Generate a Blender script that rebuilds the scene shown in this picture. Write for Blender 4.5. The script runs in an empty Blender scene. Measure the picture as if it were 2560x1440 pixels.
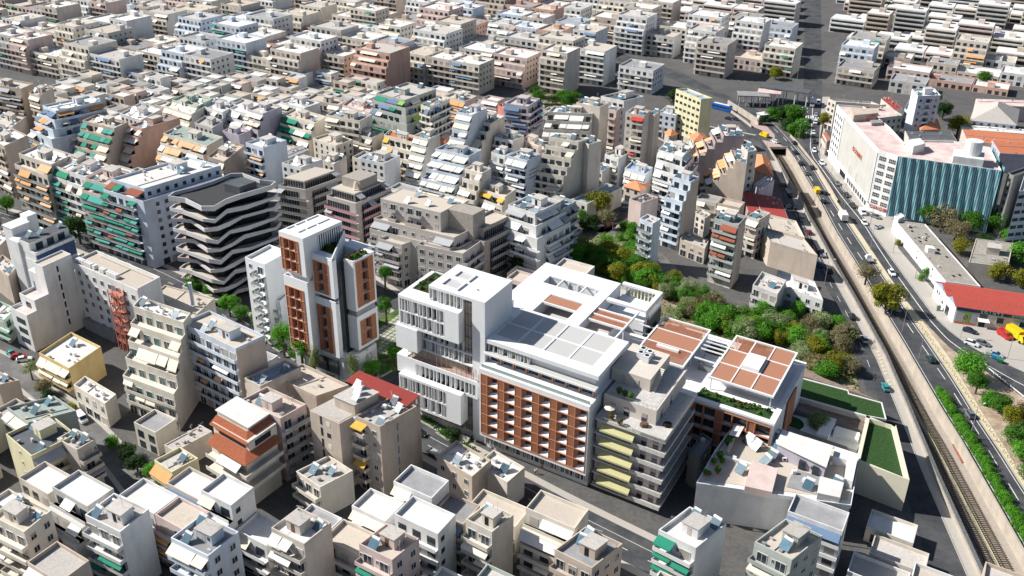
import bpy, math, random
from mathutils import Vector, Matrix
from mathutils.geometry import tessellate_polygon
random.seed(7)
S = bpy.context.scene
C = S.collection
rad = math.radians

# ------------------------------------------------------------ camera, sky, sun, exposure
CAM_H, CAM_F, PITCH, ROLL = 145.0, 2394.0, 0.47666, 0.01288
cp, sp, cr, sr = math.cos(PITCH), math.sin(PITCH), math.cos(ROLL), math.sin(ROLL)
_f = Vector((0, cp, -sp)); _r = Vector((1, 0, 0)); _u = _r.cross(_f)
RGT = cr * _r + sr * _u; UPV = -sr * _r + cr * _u; FWD = _f
cam = bpy.data.cameras.new('camera'); cam_o = bpy.data.objects.new('camera', cam); C.objects.link(cam_o)
cam.sensor_width = 36.0; cam.lens = 36.0 * CAM_F / 2560.0
cam.clip_start = 1.0; cam.clip_end = 6000.0
M3 = Matrix((RGT, UPV, -FWD)).transposed().to_4x4()
cam_o.matrix_world = Matrix.Translation((0, 0, CAM_H)) @ M3
S.camera = cam_o
SUN_EL, SUN_AZ = 40.0, 168.0      # azimuth of the sun measured from +X, counter-clockwise
W = bpy.data.worlds.new('World'); S.world = W; W.use_nodes = True
nt = W.node_tree; bg = nt.nodes['Background']
sky = nt.nodes.new('ShaderNodeTexSky'); sky.sky_type = 'NISHITA'; sky.sun_disc = False
sky.sun_elevation = rad(SUN_EL); sky.sun_rotation = rad(90 - SUN_AZ)
sky.air_density = 1.0; sky.dust_density = 1.2; sky.ozone_density = 1.0; sky.altitude = 100
nt.links.new(sky.outputs[0], bg.inputs[0]); bg.inputs[1].default_value = 0.062
sl = bpy.data.lights.new('sun', 'SUN'); sl.energy = 5.0; sl.angle = rad(0.53); sl.color = (1.0, 0.965, 0.90)
so = bpy.data.objects.new('sun', sl); C.objects.link(so)
_sd = Vector((math.cos(rad(SUN_AZ)) * math.cos(rad(SUN_EL)), math.sin(rad(SUN_AZ)) * math.cos(rad(SUN_EL)), math.sin(rad(SUN_EL))))
so.rotation_euler = _sd.to_track_quat('Z', 'Y').to_euler(); so.location = _sd * 400
S.view_settings.view_transform = 'Standard'; S.view_settings.look = 'None'
S.view_settings.gamma = 1.0; S.view_settings.use_curve_mapping = False
S.view_settings.exposure = 0.42
S.cycles.max_bounces = 5; S.cycles.diffuse_bounces = 2; S.cycles.glossy_bounces = 2

def G(x, y, z=0.0):
    """ground position (at height z) seen at photo position x, y"""
    d = (x - 1280) / CAM_F * RGT - (y - 720) / CAM_F * UPV + FWD
    t = (CAM_H - z) / -d.z
    return Vector((d.x * t, d.y * t, z))

# ------------------------------------------------------------ materials
MATS = {}
def mat(name, col, rough=0.85, var=0.10, scale=0.25, stain=0.0, rnd=0.06, bump=0.0, metal=0.0, spec=0.3, col2=None, fine=3.0):
    if name in MATS: return MATS[name]
    m = bpy.data.materials.new(name); m.use_nodes = True; MATS[name] = m
    n = m.node_tree.nodes; l = m.node_tree.links
    b = n['Principled BSDF']; b.inputs['Roughness'].default_value = rough; b.inputs['Metallic'].default_value = metal
    b.inputs['Specular IOR Level'].default_value = spec
    geo = n.new('ShaderNodeNewGeometry')
    no = n.new('ShaderNodeTexNoise'); no.inputs['Scale'].default_value = scale; no.inputs['Detail'].default_value = 6; no.inputs['Roughness'].default_value = 0.65
    l.new(geo.outputs['Position'], no.inputs['Vector'])
    rp = n.new('ShaderNodeMapRange'); rp.inputs[1].default_value = 0.3; rp.inputs[2].default_value = 0.7
    rp.inputs[3].default_value = 1 - var; rp.inputs[4].default_value = 1 + var
    l.new(no.outputs[0], rp.inputs[0])
    val = rp.outputs[0]
    if rnd:
        oi = n.new('ShaderNodeObjectInfo')
        r2 = n.new('ShaderNodeMapRange'); r2.inputs[3].default_value = 1 - rnd; r2.inputs[4].default_value = 1 + rnd
        l.new(oi.outputs['Random'], r2.inputs[0])
        mu = n.new('ShaderNodeMath'); mu.operation = 'MULTIPLY'; l.new(val, mu.inputs[0]); l.new(r2.outputs[0], mu.inputs[1]); val = mu.outputs[0]
    f2 = n.new('ShaderNodeTexNoise'); f2.inputs['Scale'].default_value = fine; f2.inputs['Detail'].default_value = 3
    l.new(geo.outputs['Position'], f2.inputs['Vector'])
    r3 = n.new('ShaderNodeMapRange'); r3.inputs[1].default_value = .3; r3.inputs[2].default_value = .7; r3.inputs[3].default_value = 1 - var * .5; r3.inputs[4].default_value = 1 + var * .5
    l.new(f2.outputs[0], r3.inputs[0])
    mu = n.new('ShaderNodeMath'); mu.operation = 'MULTIPLY'; l.new(val, mu.inputs[0]); l.new(r3.outputs[0], mu.inputs[1]); val = mu.outputs[0]
    base = None
    if col2:
        mx0 = n.new('ShaderNodeMix'); mx0.data_type = 'RGBA'
        cr_ = n.new('ShaderNodeMapRange'); cr_.inputs[1].default_value = .42; cr_.inputs[2].default_value = .58
        l.new(no.outputs[0], cr_.inputs[0]); l.new(cr_.outputs[0], mx0.inputs[0])
        mx0.inputs[6].default_value = (*col, 1); mx0.inputs[7].default_value = (*col2, 1); base = mx0.outputs[2]
    if stain:   # rain streaks and patches of dirt, running down the walls
        mp = n.new('ShaderNodeMapping'); mp.inputs['Scale'].default_value = (0.32, 0.32, 0.10)
        l.new(geo.outputs['Position'], mp.inputs[0])
        sn = n.new('ShaderNodeTexNoise'); sn.inputs['Scale'].default_value = 1.0; sn.inputs['Detail'].default_value = 5
        l.new(mp.outputs[0], sn.inputs['Vector'])
        sr_ = n.new('ShaderNodeMapRange'); sr_.inputs[1].default_value = .45; sr_.inputs[2].default_value = .8; sr_.inputs[3].default_value = 1; sr_.inputs[4].default_value = 1 - stain
        l.new(sn.outputs[0], sr_.inputs[0])
        mu = n.new('ShaderNodeMath'); mu.operation = 'MULTIPLY'; l.new(val, mu.inputs[0]); l.new(sr_.outputs[0], mu.inputs[1]); val = mu.outputs[0]
    mx = n.new('ShaderNodeVectorMath'); mx.operation = 'SCALE'
    if base: l.new(base, mx.inputs[0])
    else: mx.inputs[0].default_value = col
    l.new(val, mx.inputs['Scale']); l.new(mx.outputs[0], b.inputs['Base Color'])
    if bump:
        bp = n.new('ShaderNodeBump'); bp.inputs['Strength'].default_value = bump; bp.inputs['Distance'].default_value = 0.1
        l.new(f2.outputs[0], bp.inputs['Height']); l.new(bp.outputs[0], b.inputs['Normal'])
    return m

WALLS = dict(white=(.74, .74, .73), cream=(.72, .67, .58), beige=(.63, .57, .50), tan=(.54, .455, .38), pink=(.66, .53, .49), salmon=(.62, .40, .32),
             bluewhite=(.62, .68, .76), grey=(.56, .55, .53), brown=(.40, .33, .28), yellow=(.66, .50, .24), mint=(.46, .60, .50), paleyellow=(.68, .64, .42),
             lilac=(.52, .48, .55), orange=(.68, .27, .14), darkgrey=(.22, .215, .205), coral=(.62, .25, .20), mauve=(.40, .33, .33), greygreen=(.44, .47, .44))
for k, c in WALLS.items(): mat('wall_' + k, c, 0.9, 0.07, 0.2, stain=0.24, rnd=0.06)
mat('cg_white', (.79, .80, .81), 0.75, 0.035, 0.35, stain=.05, rnd=0.015, fine=6)
mat('cg_taupe', (.50, .465, .43), 0.9, 0.06, 0.8, rnd=0.02)
mat('cg_stone', (.37, .335, .30), 0.92, 0.25, 1.6, rnd=0.0, fine=6)
mat('cg_sand', (.62, .56, .50), 0.9, 0.04, 0.5, rnd=0.0)
mat('cg_cream', (.70, .66, .52), 0.9, 0.04, 0.5, rnd=0.0)
mat('roof_concrete', (.56, .52, .48), 0.95, 0.24, 0.35, rnd=0.1, col2=(.44, .415, .39))
mat('roof_white', (.76, .745, .73), 0.9, 0.12, 0.3, rnd=0.06, col2=(.62, .60, .58))
mat('roof_grey', (.30, .30, .31), 0.95, 0.15, 0.4, rnd=0.1)
mat('roof_dark', (.10, .11, .125), 0.9, 0.2, 0.4)
mat('roof_pink', (.60, .44, .42), 0.9, 0.10, 0.2, col2=(.66, .54, .51), rnd=0)
mat('roof_green', (.30, .36, .33), 0.9, 0.12, 0.4)
mat('roof_blue', (.30, .40, .52), 0.9, 0.12, 0.4)
mat('roof_beige', (.58, .51, .43), 0.95, 0.16, 0.3, col2=(.50, .44, .38))
mat('roof_redmetal', (.34, .055, .045), 0.55, 0.08, 1.0)
mat('roof_tile', (.50, .17, .085), 0.85, 0.25, 2.5, rnd=0.08, fine=9)
mat('tile_orange', (.66, .26, .13), 0.85, 0.15, 2.0, rnd=0.08, fine=9)
mat('asphalt', (.058, .062, .071), 0.92, 0.26, 0.12, rnd=0, fine=0.6, col2=(.075, .076, .080))
mat('asphalt_pale', (.13, .13, .13), 0.92, 0.2, 0.15, rnd=0, col2=(.17, .165, .16))
mat('ground', (.13, .125, .12), 0.95, 0.3, 0.10, rnd=0, col2=(.08, .08, .082), fine=1.0)
mat('roof_worn', (.40, .37, .33), 0.95, 0.35, 0.45, rnd=0, col2=(.26, .24, .21), fine=1.5)
mat('pavement', (.46, .43, .39), 0.95, 0.15, 0.25, rnd=0, col2=(.40, .375, .34))
mat('pavement_yellow', (.60, .53, .36), 0.95, 0.08, 0.3, rnd=0)
mat('pavement_pink', (.46, .34, .32), 0.95, 0.1, 0.4, rnd=0)
mat('dirt', (.36, .27, .19), 1.0, 0.3, 0.3, rnd=0, col2=(.42, .34, .26))
mat('grass', (.055, .12, .025), 1.0, 0.45, 0.35, rnd=0, col2=(.10, .15, .04), bump=.6)
mat('scrub', (.14, .15, .07), 1.0, 0.4, 0.25, rnd=0, col2=(.30, .25, .17))
mat('lawn', (.028, .072, .018), 1.0, 0.5, 2.2, rnd=0, fine=9, bump=.8)
mat('ballast', (.44, .39, .33), 1.0, 0.3, 0.6, rnd=0, fine=6, bump=.6, col2=(.30, .27, .24))
mat('line_white', (.72, .72, .70), 0.8, 0.15, 0.8, rnd=0)
mat('concrete', (.45, .395, .335), 0.9, 0.12, 0.3, stain=0.2, rnd=0.04)
mat('concrete_dark', (.22, .20, .18), 0.9, 0.15, 0.3, stain=0.2)
mat('glass', (.030, .040, .050), 0.12, 0.3, 0.4, spec=0.6, rnd=0.3)
mat('glass_teal', (.05, .14, .13), 0.2, 0.3, 0.4, spec=0.6)
mat('black', (.012, .012, .013), 0.7, 0.1, 1)
mat('frame_white', (.70, .69, .67), 0.6, 0.05, 1)
mat('frame_brown', (.16, .09, .06), 0.7, 0.1, 1)
mat('shutter', (.42, .38, .34), 0.8, 0.12, 0.5, rnd=0.25)
mat('shutter_mauve', (.42, .34, .36), 0.8, 0.05, 0.5, rnd=0.1)
mat('rail_grey', (.30, .30, .30), 0.6, 0.05, 1)
mat('rail_glass', (.30, .36, .35), 0.25, 0.1, 1, spec=.6)
mat('rail_pink', (.62, .30, .36), 0.5, 0.05, 1)
mat('terracotta', (.54, .24, .135), 0.75, 0.05, 1.5, rnd=0.05)
mat('terracotta_panel', (.40, .19, .12), 0.8, 0.09, 6, rnd=0.02)
mat('screen_grey', (.50, .495, .49), 0.9, 0.06, 6, rnd=0.02)
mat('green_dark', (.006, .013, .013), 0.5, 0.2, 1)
mat('metal_grey', (.42, .43, .44), 0.45, 0.08, 1, metal=.4)
mat('metal_white', (.72, .73, .74), 0.4, 0.04, 1)
mat('rust', (.27, .10, .055), 0.9, 0.3, 1.5)
mat('red_steel', (.52, .19, .14), 0.7, 0.15, 1)
mat('sleeper', (.18, .15, .12), 0.95, 0.25, 1)
mat('rail_steel', (.16, .12, .09), 0.5, 0.2, 2, metal=.5)
mat('wood', (.24, .18, .15), 0.9, 0.3, 1.2, rnd=0.15, fine=4)
mat('solar_panel', (.075, .15, .20), 0.15, 0.2, 1, spec=.8, rnd=.3)
mat('skin', (.42, .27, .20), 0.6, 0.02, 1)
for k, c in dict(cream=(.72, .66, .55), white=(.76, .75, .72), green=(.02, .22, .14), teal=(.06, .30, .26), orange=(.66, .33, .14), amber=(.66, .40, .07), peach=(.72, .42, .24), blue=(.13, .20, .32),
                 brown=(.27, .085, .05), olive=(.50, .47, .25), red=(.50, .06, .05), grey=(.40, .41, .43), stripe=(.62, .60, .56), lime=(.22, .45, .08)).items():
    mat('awning_' + k, c, 0.85, 0.05, 0.6, rnd=0.08)
for k, c in dict(white=(.78, .79, .80), black=(.02, .022, .025), grey=(.16, .17, .18), silver=(.42, .45, .48), red=(.42, .02, .02), blue=(.03, .10, .22), yellow=(.85, .55, .01), green=(.012, .05, .04),
                 teal=(.04, .28, .30), darkblue=(.03, .035, .07), brightblue=(.01, .12, .50), maroon=(.18, .02, .03)).items():
    mat('paint_' + k, c, 0.25, 0.02, 1, spec=.6, rnd=0)
mat('tyre', (.015, .015, .015), 0.9, 0.1, 3)
mat('lens', (.75, .75, .70), 0.2, 0.02, 3, spec=.8)
mat('lens_red', (.35, .01, .01), 0.2, 0.02, 3, spec=.8)
mat('bark', (.12, .085, .055), 0.95, 0.3, 2)
def leafmat(name, c1, c2, rnd=.18):
    m = mat(name, c1, 0.7, 0.30, 0.9, rnd=rnd, col2=c2, fine=2.2, spec=.2)
    b = m.node_tree.nodes['Principled BSDF']
    tr = m.node_tree.nodes.new('ShaderNodeBsdfTranslucent'); tr.inputs[0].default_value = (c1[0] * 1.8, c1[1] * 1.8, c1[2], 1)
    ad = m.node_tree.nodes.new('ShaderNodeMixShader'); ad.inputs[0].default_value = 0.28
    out = m.node_tree.nodes['Material Output']
    m.node_tree.links.new(b.outputs[0], ad.inputs[1]); m.node_tree.links.new(tr.outputs[0], ad.inputs[2]); m.node_tree.links.new(ad.outputs[0], out.inputs[0])
leafmat('leaf_green', (.050, .165, .014), (.08, .21, .022))
leafmat('leaf_bright', (.075, .25, .014), (.11, .29, .03))
leafmat('leaf_dark', (.022, .058, .015), (.035, .085, .020))
leafmat('leaf_olive', (.17, .20, .015), (.25, .22, .02))
leafmat('leaf_brown', (.18, .165, .085), (.25, .215, .13))
leafmat('leaf_pale', (.30, .34, .20), (.14, .22, .08))
leafmat('leaf_bronze', (.16, .09, .035), (.06, .10, .03))

# ------------------------------------------------------------ mesh helpers
def link(o, parent=None, loc=None):
    C.objects.link(o)
    if parent: o.parent = parent
    if loc is not None: o.location = loc
    return o
def tag(o, label, cat, group=None):
    o['label'] = label; o['category'] = cat
    if group: o['group'] = group
    return o
def empty(name, loc=(0, 0, 0), rz=0.0):
    o = bpy.data.objects.new(name, None); o.empty_display_size = 1; link(o); o.location = loc; o.rotation_euler = (0, 0, rz)
    return o
def inst(name, me, parent=None, loc=(0, 0, 0), rz=0.0, kind=None):
    o = bpy.data.objects.new(name, me); link(o, parent, loc)
    if rz: o.rotation_euler = (0, 0, rz)
    if kind: o['kind'] = kind
    return o
HEXF = ((0, 3, 2, 1), (4, 5, 6, 7), (0, 1, 5, 4), (1, 2, 6, 5), (2, 3, 7, 6), (3, 0, 4, 7))
class MB:
    """collects solids for one mesh; fr maps local (u, v, z) to the object's own axes"""
    def __init__(s, fr=None): s.v = []; s.f = []; s.m = []; s.fr = fr
    def pt(s, p): return s.fr.rel(*p) if s.fr else tuple(p)
    def hexa(s, pts, mi=0):
        n = len(s.v); s.v += [s.pt(p) for p in pts]
        flip = s.fr and s.fr.left
        for f in HEXF:
            f = tuple(n + i for i in f)
            s.f.append(f[::-1] if flip else f); s.m.append(mi)
    def box(s, x0, x1, y0, y1, z0, z1, mi=0):
        s.hexa(((x0, y0, z0), (x1, y0, z0), (x1, y1, z0), (x0, y1, z0), (x0, y0, z1), (x1, y0, z1), (x1, y1, z1), (x0, y1, z1)), mi)
    def face(s, pts, mi=0):
        n = len(s.v); s.v += [s.pt(p) for p in pts]; s.f.append(tuple(range(n, n + len(pts)))); s.m.append(mi)
    def prism(s, pts, z0, z1, mi=0, mtop=None):
        """vertical prism over a polygon of (x, y); z1 may be a list of heights"""
        N = len(pts); n = len(s.v)
        area = sum(pts[i][0] * pts[(i + 1) % N][1] - pts[(i + 1) % N][0] * pts[i][1] for i in range(N))
        P = list(pts) if area > 0 else list(pts)[::-1]
        zt = z1 if isinstance(z1, (list, tuple)) else [z1] * N
        if area <= 0 and isinstance(z1, (list, tuple)): zt = list(zt)[::-1]
        s.v += [s.pt((p[0], p[1], z0)) for p in P] + [s.pt((p[0], p[1], z)) for p, z in zip(P, zt)]
        for i in range(N):
            j = (i + 1) % N; s.f.append((n + i, n + j, n + N + j, n + N + i)); s.m.append(mi)
        tris = tessellate_polygon([[Vector((p[0], p[1], 0)) for p in P]])
        for t in tris:
            a, b, c = t
            nz = (P[b][0] - P[a][0]) * (P[c][1] - P[a][1]) - (P[b][1] - P[a][1]) * (P[c][0] - P[a][0])
            if nz < 0: a, c = c, a
            s.f.append((n + N + a, n + N + b, n + N + c)); s.m.append(mi if mtop is None else mtop)
            s.f.append((n + c, n + b, n + a)); s.m.append(mi)
    def bar(s, a, b, r, mi=0, r2=None, n=4):
        a, b = Vector(a), Vector(b); d = (b - a).normalized()
        up = Vector((0, 0, 1)) if abs(d.z) < .95 else Vector((1, 0, 0))
        x = d.cross(up).normalized(); y = d.cross(x); k = len(s.v); r2 = r if r2 is None else r2
        for c, rr in ((a, r), (b, r2)):
            for i in range(n):
                an = 2 * math.pi * (i + .5) / n; s.v.append(s.pt(c + (x * math.cos(an) + y * math.sin(an)) * rr * (1.414 if n == 4 else 1)))
        for i in range(n):
            j = (i + 1) % n; s.f.append((k + j, k + i, k + n + i, k + n + j)); s.m.append(mi)
        s.f.append(tuple(k + i for i in range(n))); s.m.append(mi); s.f.append(tuple(k + n + i for i in reversed(range(n)))); s.m.append(mi)
    def mesh(s, name, mats):
        me = bpy.data.meshes.new(name); me.from_pydata(s.v, [], s.f)
        for m in (mats if isinstance(mats, (list, tuple)) else [mats]): me.materials.append(MATS[m])
        if any(s.m): me.polygons.foreach_set('material_index', s.m)
        me.update(); return me
    def obj(s, name, mats, parent=None, loc=(0, 0, 0), kind=None):
        return inst(name, s.mesh(name, mats), parent, loc, kind=kind)
class Fr:
    """skew frame: origin O, U to the left far corner, V to the right far corner"""
    def __init__(s, O, PL, PR):
        s.O = Vector((O[0], O[1])); a = Vector((PL[0], PL[1])) - s.O; b = Vector((PR[0], PR[1])) - s.O
        s.a, s.b = a.length, b.length; s.U, s.V = a.normalized(), b.normalized()
        s.left = (s.U.x * s.V.y - s.U.y * s.V.x) < 0
    def rel(s, u, v, z): return (s.U.x * u + s.V.x * v, s.U.y * u + s.V.y * v, z)
    def w(s, u, v, z=0): p = s.rel(u, v, z); return Vector((p[0] + s.O.x, p[1] + s.O.y, z))
    def o(s, z=0): return (s.O.x, s.O.y, z)
def mkframe(L, P, R, z): return Fr(G(*P, z), G(*L, z), G(*R, z))
def px(o): return o
def sheet(name, poly, z, m, kind='structure'):
    """flat ground sheet over world polygon"""
    mb = MB(); pts = [(p[0], p[1]) for p in poly]
    n = len(pts); tris = tessellate_polygon([[Vector((p[0], p[1], 0)) for p in pts]])
    mb.v = [(p[0], p[1], z) for p in pts]
    for t in tris:
        a, b, c = t
        nz = (pts[b][0] - pts[a][0]) * (pts[c][1] - pts[a][1]) - (pts[b][1] - pts[a][1]) * (pts[c][0] - pts[a][0])
        mb.f.append((a, b, c) if nz > 0 else (c, b, a)); mb.m.append(0)
    o = mb.obj(name, m)
    if kind: o['kind'] = kind
    return o
def gp(*pts, z=0.0): return [G(x, y, z) for x, y in pts]
def strip_poly(a, b): return list(a) + list(reversed(b))
def offset(line, d):
    out = []
    for i, p in enumerate(line):
        q = line[min(i + 1, len(line) - 1)]; r = line[max(i - 1, 0)]
        t = Vector((q[0] - r[0], q[1] - r[1])).normalized(); out.append(Vector((p[0] + t.y * d, p[1] - t.x * d, p[2] if len(p) > 2 else 0)))
    return out
def resample(line, step):
    out = [Vector(line[0])]; acc = 0.0
    for a, b in zip(line, line[1:]):
        a, b = Vector(a), Vector(b); L = (b - a).length; d = step - acc
        while d <= L: out.append(a + (b - a) * (d / L)); d += step
        acc = (acc + L) % step
    return out
def smooth(line, k=2):
    for _ in range(k):
        n = [line[0]]
        for a, b in zip(line, line[1:]): n += [a * .75 + b * .25, a * .25 + b * .75]
        n.append(line[-1]); line = n
    return line
def wall_mesh(mb, line, w, z0, z1, mi=0):
    a = line; b = offset(line, w)
    for i in range(len(a) - 1):
        p, q, r, t = a[i], a[i + 1], b[i + 1], b[i]
        mb.hexa(((p[0], p[1], z0), (q[0], q[1], z0), (r[0], r[1], z0), (t[0], t[1], z0), (p[0], p[1], z1), (q[0], q[1], z1), (r[0], r[1], z1), (t[0], t[1], z1)), mi)
# ------------------------------------------------------------ ground, roads and the railway cutting
WL = gp((1922, 371), (1941, 402), (1967, 455), (1997, 497), (2024, 555), (2045, 590), (2084, 664), (2140, 762), (2194, 861), (2214, 897), (2267, 1020), (2342, 1200), (2450, 1440), (2600, 1800))
TR = gp((1965, 371), (1986, 400), (2020, 460), (2044, 499), (2075, 559), (2091, 588), (2154, 688), (2176, 727), (2206, 778), (2255, 860), (2294, 928), (2352, 1028), (2400, 1105), (2451, 1195), (2590, 1440), (2790, 1800))
BIG = [Vector(p) for p in ((-2500, -300, 0), (2500, -300, 0), (2500, 2600, 0), (-2500, 2600, 0))]
# the trench is open towards the viewer: the outline runs round it
outer = [BIG[3], BIG[0], Vector((WL[-1].x, -300, 0))] + WL[::-1] + TR + [Vector((TR[-1].x, -300, 0)), BIG[1], BIG[2]]
sheet('ground', outer, 0.0, 'ground')
TZ = -3.0
tl = offset(WL, 1.0); trr = offset(TR, -1.0)
sheet('railway_cutting_floor', strip_poly(offset(WL, .4) + [Vector((WL[-1].x, -300, 0))], offset(TR, -.4) + [Vector((TR[-1].x, -300, 0))]), TZ, 'ballast')
def walled(name, line, w, z0, z1, m, label=None, cat=None):
    mb = MB(); wall_mesh(mb, line, w, z0, z1); o = mb.obj(name, m)
    if label: tag(o, label, cat)
    else: o['kind'] = 'structure'
    return o
walled('retaining_wall', offset(WL, -.05), .5, TZ, 0.9, 'concrete', 'long beige retaining wall between the side street and the sunken railway', 'retaining wall')
walled('retaining_wall', offset(TR, -.45), .5, TZ, 0.55, 'concrete', 'sunlit beige retaining wall along the motorway side of the railway cutting', 'retaining wall')
# portal of the covered section
mb = MB(); a, b = G(1919, 371), G(1968, 371)
d = (b - a); n = Vector((-d.y, d.x, 0)).normalized()
for z0, z1, w0, w1 in ((-.1, 1.0, -.6, 0.0), (TZ, -.1, 30, 30.5)):
    p = [a + n * w0, b + n * w0, b + n * w1, a + n * w1]
    mb.hexa([(q.x, q.y, z0) for q in p] + [(q.x, q.y, z1) for q in p])
o = mb.obj('tunnel_portal', 'concrete'); tag(o, 'concrete portal beam where the railway dives under the pink paved plaza', 'tunnel portal')
# carriageway edges
HL = TR
ML = gp((1540, 130), (1700, 180), (1815, 238), (1870, 262), (1925, 297), (1955, 327), (1992, 369), (2035, 420), (2072, 484), (2101, 532), (2124, 564), (2172, 637), (2209, 692), (2247, 748), (2277, 795), (2315, 848), (2357, 910), (2374, 934), (2409, 990), (2442, 1044), (2500, 1130), (2545, 1202), (2700, 1440), (2900, 1800))
LTOP = gp((1500, 140), (1640, 182), (1740, 222), (1800, 245), (1860, 278), (1915, 311), (1938, 335), (1950, 352), (1965, 371))
sheet('motorway_carriageway', strip_poly(LTOP + offset(TR, -.4)[1:], ML), .006, 'asphalt')
MRt = gp((2041, 420), (2072, 470), (2094, 506), (2135, 560), (2165, 604), (2220, 686), (2260, 744), (2297, 790), (2372, 868), (2420, 902), (2467, 930), (2560, 995), (2750, 1130), (3000, 1300))
RLt = gp((2012, -90), (2009, 242), (2008, 300), (2006, 350), (2016, 390)) + MRt
RR = gp((2050, -90), (2056, 242), (2051, 300), (2047, 365), (2051, 395), (2067, 420), (2105, 468), (2149, 528), (2182, 578), (2226, 638), (2280, 712), (2340, 792), (2376, 826), (2405, 848), (2445, 874), (2560, 928), (2760, 1012), (3000, 1110))
sheet('avenue_carriageway', strip_poly(RLt, RR), .006, 'asphalt')
SL = gp((1780, 262), (1850, 300), (1893, 340), (1915, 385), (1942, 431), (1959, 504), (1990, 548), (2012, 580), (2040, 645), (2062, 712), (2090, 760), (2110, 800), (2128, 850), (2143, 900), (2160, 960), (2190, 1040), (2240, 1160), (2330, 1440))
SR = offset(WL, 2.6)
sheet('side_street', strip_poly(SL, gp((1830, 262), (1880, 300), (1925, 345)) + SR[1:14]), .006, 'asphalt')
sheet('pavement', strip_poly(SR[1:14], offset(WL, .45)[1:14]), .012, 'pavement')
sheet('junction_road', gp((1846, 300), (1895, 318), (1935, 338), (1968, 372), (1930, 371), (1880, 345)), .008, 'asphalt')
sheet('plaza_paving', gp((1875, 303), (1915, 314), (1936, 336), (1938, 352), (1905, 326), (1880, 316)), .016, 'pavement_pink')
sheet('plaza_paving', gp((1905, 350), (1940, 356), (1968, 371), (1920, 370)), .016, 'pavement_pink')
MP = gp((2041, 421), (2072, 471), (2094, 507), (2135, 561), (2165, 605), (2220, 687), (2260, 745), (2297, 791), (2350, 862), (2374, 895), (2409, 955), (2431, 990), (2455, 1030), (2515, 1122), (2559, 1200), (2720, 1440))
sheet('central_reserve', strip_poly(ML[7:23], MP), .05, 'pavement_yellow')
sheet('planting_bed', strip_poly(MP[7:], [MRt[7], MRt[8], MRt[9], MRt[10], MRt[11], MRt[12], G(3000, 1440)]), .03, 'dirt')
sheet('pavement', strip_poly(RR[1:16], gp((2075, 242), (2066, 300), (2060, 350), (2066, 390), (2084, 410), (2140, 480), (2175, 530), (2215, 560), (2255, 640), (2330, 735), (2382, 800), (2420, 830), (2470, 862), (2570, 900), (2760, 960))), .03, 'pavement')
sheet('car_park', gp((2180, 540), (2235, 540), (2245, 620), (2330, 720), (2390, 780), (2420, 790), (2570, 800), (2700, 830), (2760, 960), (2570, 905), (2455, 862), (2385, 805), (2330, 740), (2240, 625)), .018, 'pavement')
# inner kerbs
for nm, ln, w, lab in (('kerb', offset(ML, -.28)[6:], .28, 0), ('kerb', MP, .2, 0), ('kerb', offset(RR, 0)[8:], .2, 0), ('kerb', SR[1:14], .18, 0)):
    walled(nm, ln, w, 0, .14, 'pavement')
walled('barrier_wall', offset(gp((1972, 338), (1995, 362), (2041, 420), (2072, 470), (2093, 506)), -.3), .45, 0, 1.0, 'concrete', 'low concrete barrier wall with lamp pedestals between the motorway lanes and the avenue', 'barrier wall')
walled('barrier_wall', offset(gp((1925, 290), (1950, 306)), -.3), .4, 0, 1.0, 'concrete', 'short white concrete barrier beside the green traffic island', 'barrier wall')
walled('barrier_wall', gp((1820, 264), (1860, 289), (1897, 313)), .5, 0, 3.0, 'concrete', 'tall beige wall climbing to the plaza beside the upper motorway ramp', 'retaining wall')
walled('barrier_wall', gp((1828, 281), (1850, 296), (1880, 319)), .5, 0, 1.2, 'concrete', 'low beige parapet on the bus side of the upper railway gap', 'retaining wall')
# painted lines
def lines(name, line, dash=None, gap=0, w=.15, z=.012, m='line_white'):
    mb = MB(); ln = resample(smooth(line, 1), 1.0); i = 0; per = None if dash is None else int(dash + gap)
    lft, rgt = offset(ln, -w / 2), offset(ln, w / 2)
    for i in range(len(ln) - 1):
        if per and (i % per) >= dash: continue
        mb.face([(lft[i].x, lft[i].y, z), (rgt[i].x, rgt[i].y, z), (rgt[i + 1].x, rgt[i + 1].y, z), (lft[i + 1].x, lft[i + 1].y, z)][::-1])
    o = mb.obj(name, m); o['kind'] = 'structure'; return o
def mid(a, b, t):
    a = resample(a, 4.0); b = resample(b, 4.0); n = min(len(a), len(b)); out = []
    for i in range(0, len(a)):
        q = min(b, key=lambda p: (p - a[i]).length); out.append(a[i] * (1 - t) + q * t)
    return out
MLs = ML[4:]
lines('edge_line', offset(MLs, .6), w=.18)
lines('lane_line', gp((1935, 322), (1968, 352), (1992, 388), (2015, 425), (2036, 458), (2060, 500), (2088, 545), (2118, 595), (2150, 640), (2170, 668), (2225, 742), (2250, 782), (2278, 825), (2312, 872), (2340, 915), (2372, 962), (2405, 1015), (2450, 1090), (2495, 1165), (2540, 1240), (2660, 1440)), 6, 7, w=.22)
lines('lane_line', offset(TR, -1.4)[1:], w=.15)
lines('lane_line', gp((2032, 242), (2031, 296), (2025, 360), (2030, 390), (2050, 415), (2080, 458), (2110, 500), (2160, 560), (2190, 610), (2231, 672), (2280, 740), (2316, 790), (2355, 834), (2380, 858), (2445, 900), (2560, 965), (2760, 1065)), w=.28)
lines('edge_line', offset(RR, .5)[3:], w=.16)
lines('lane_line', gp((2018, 242), (2018, 300), (2014, 350)), 3, 4, w=.2)
lines('lane_line', mid(SL[4:15], SR[2:12], .5), 4, 6, w=.12)
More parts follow.
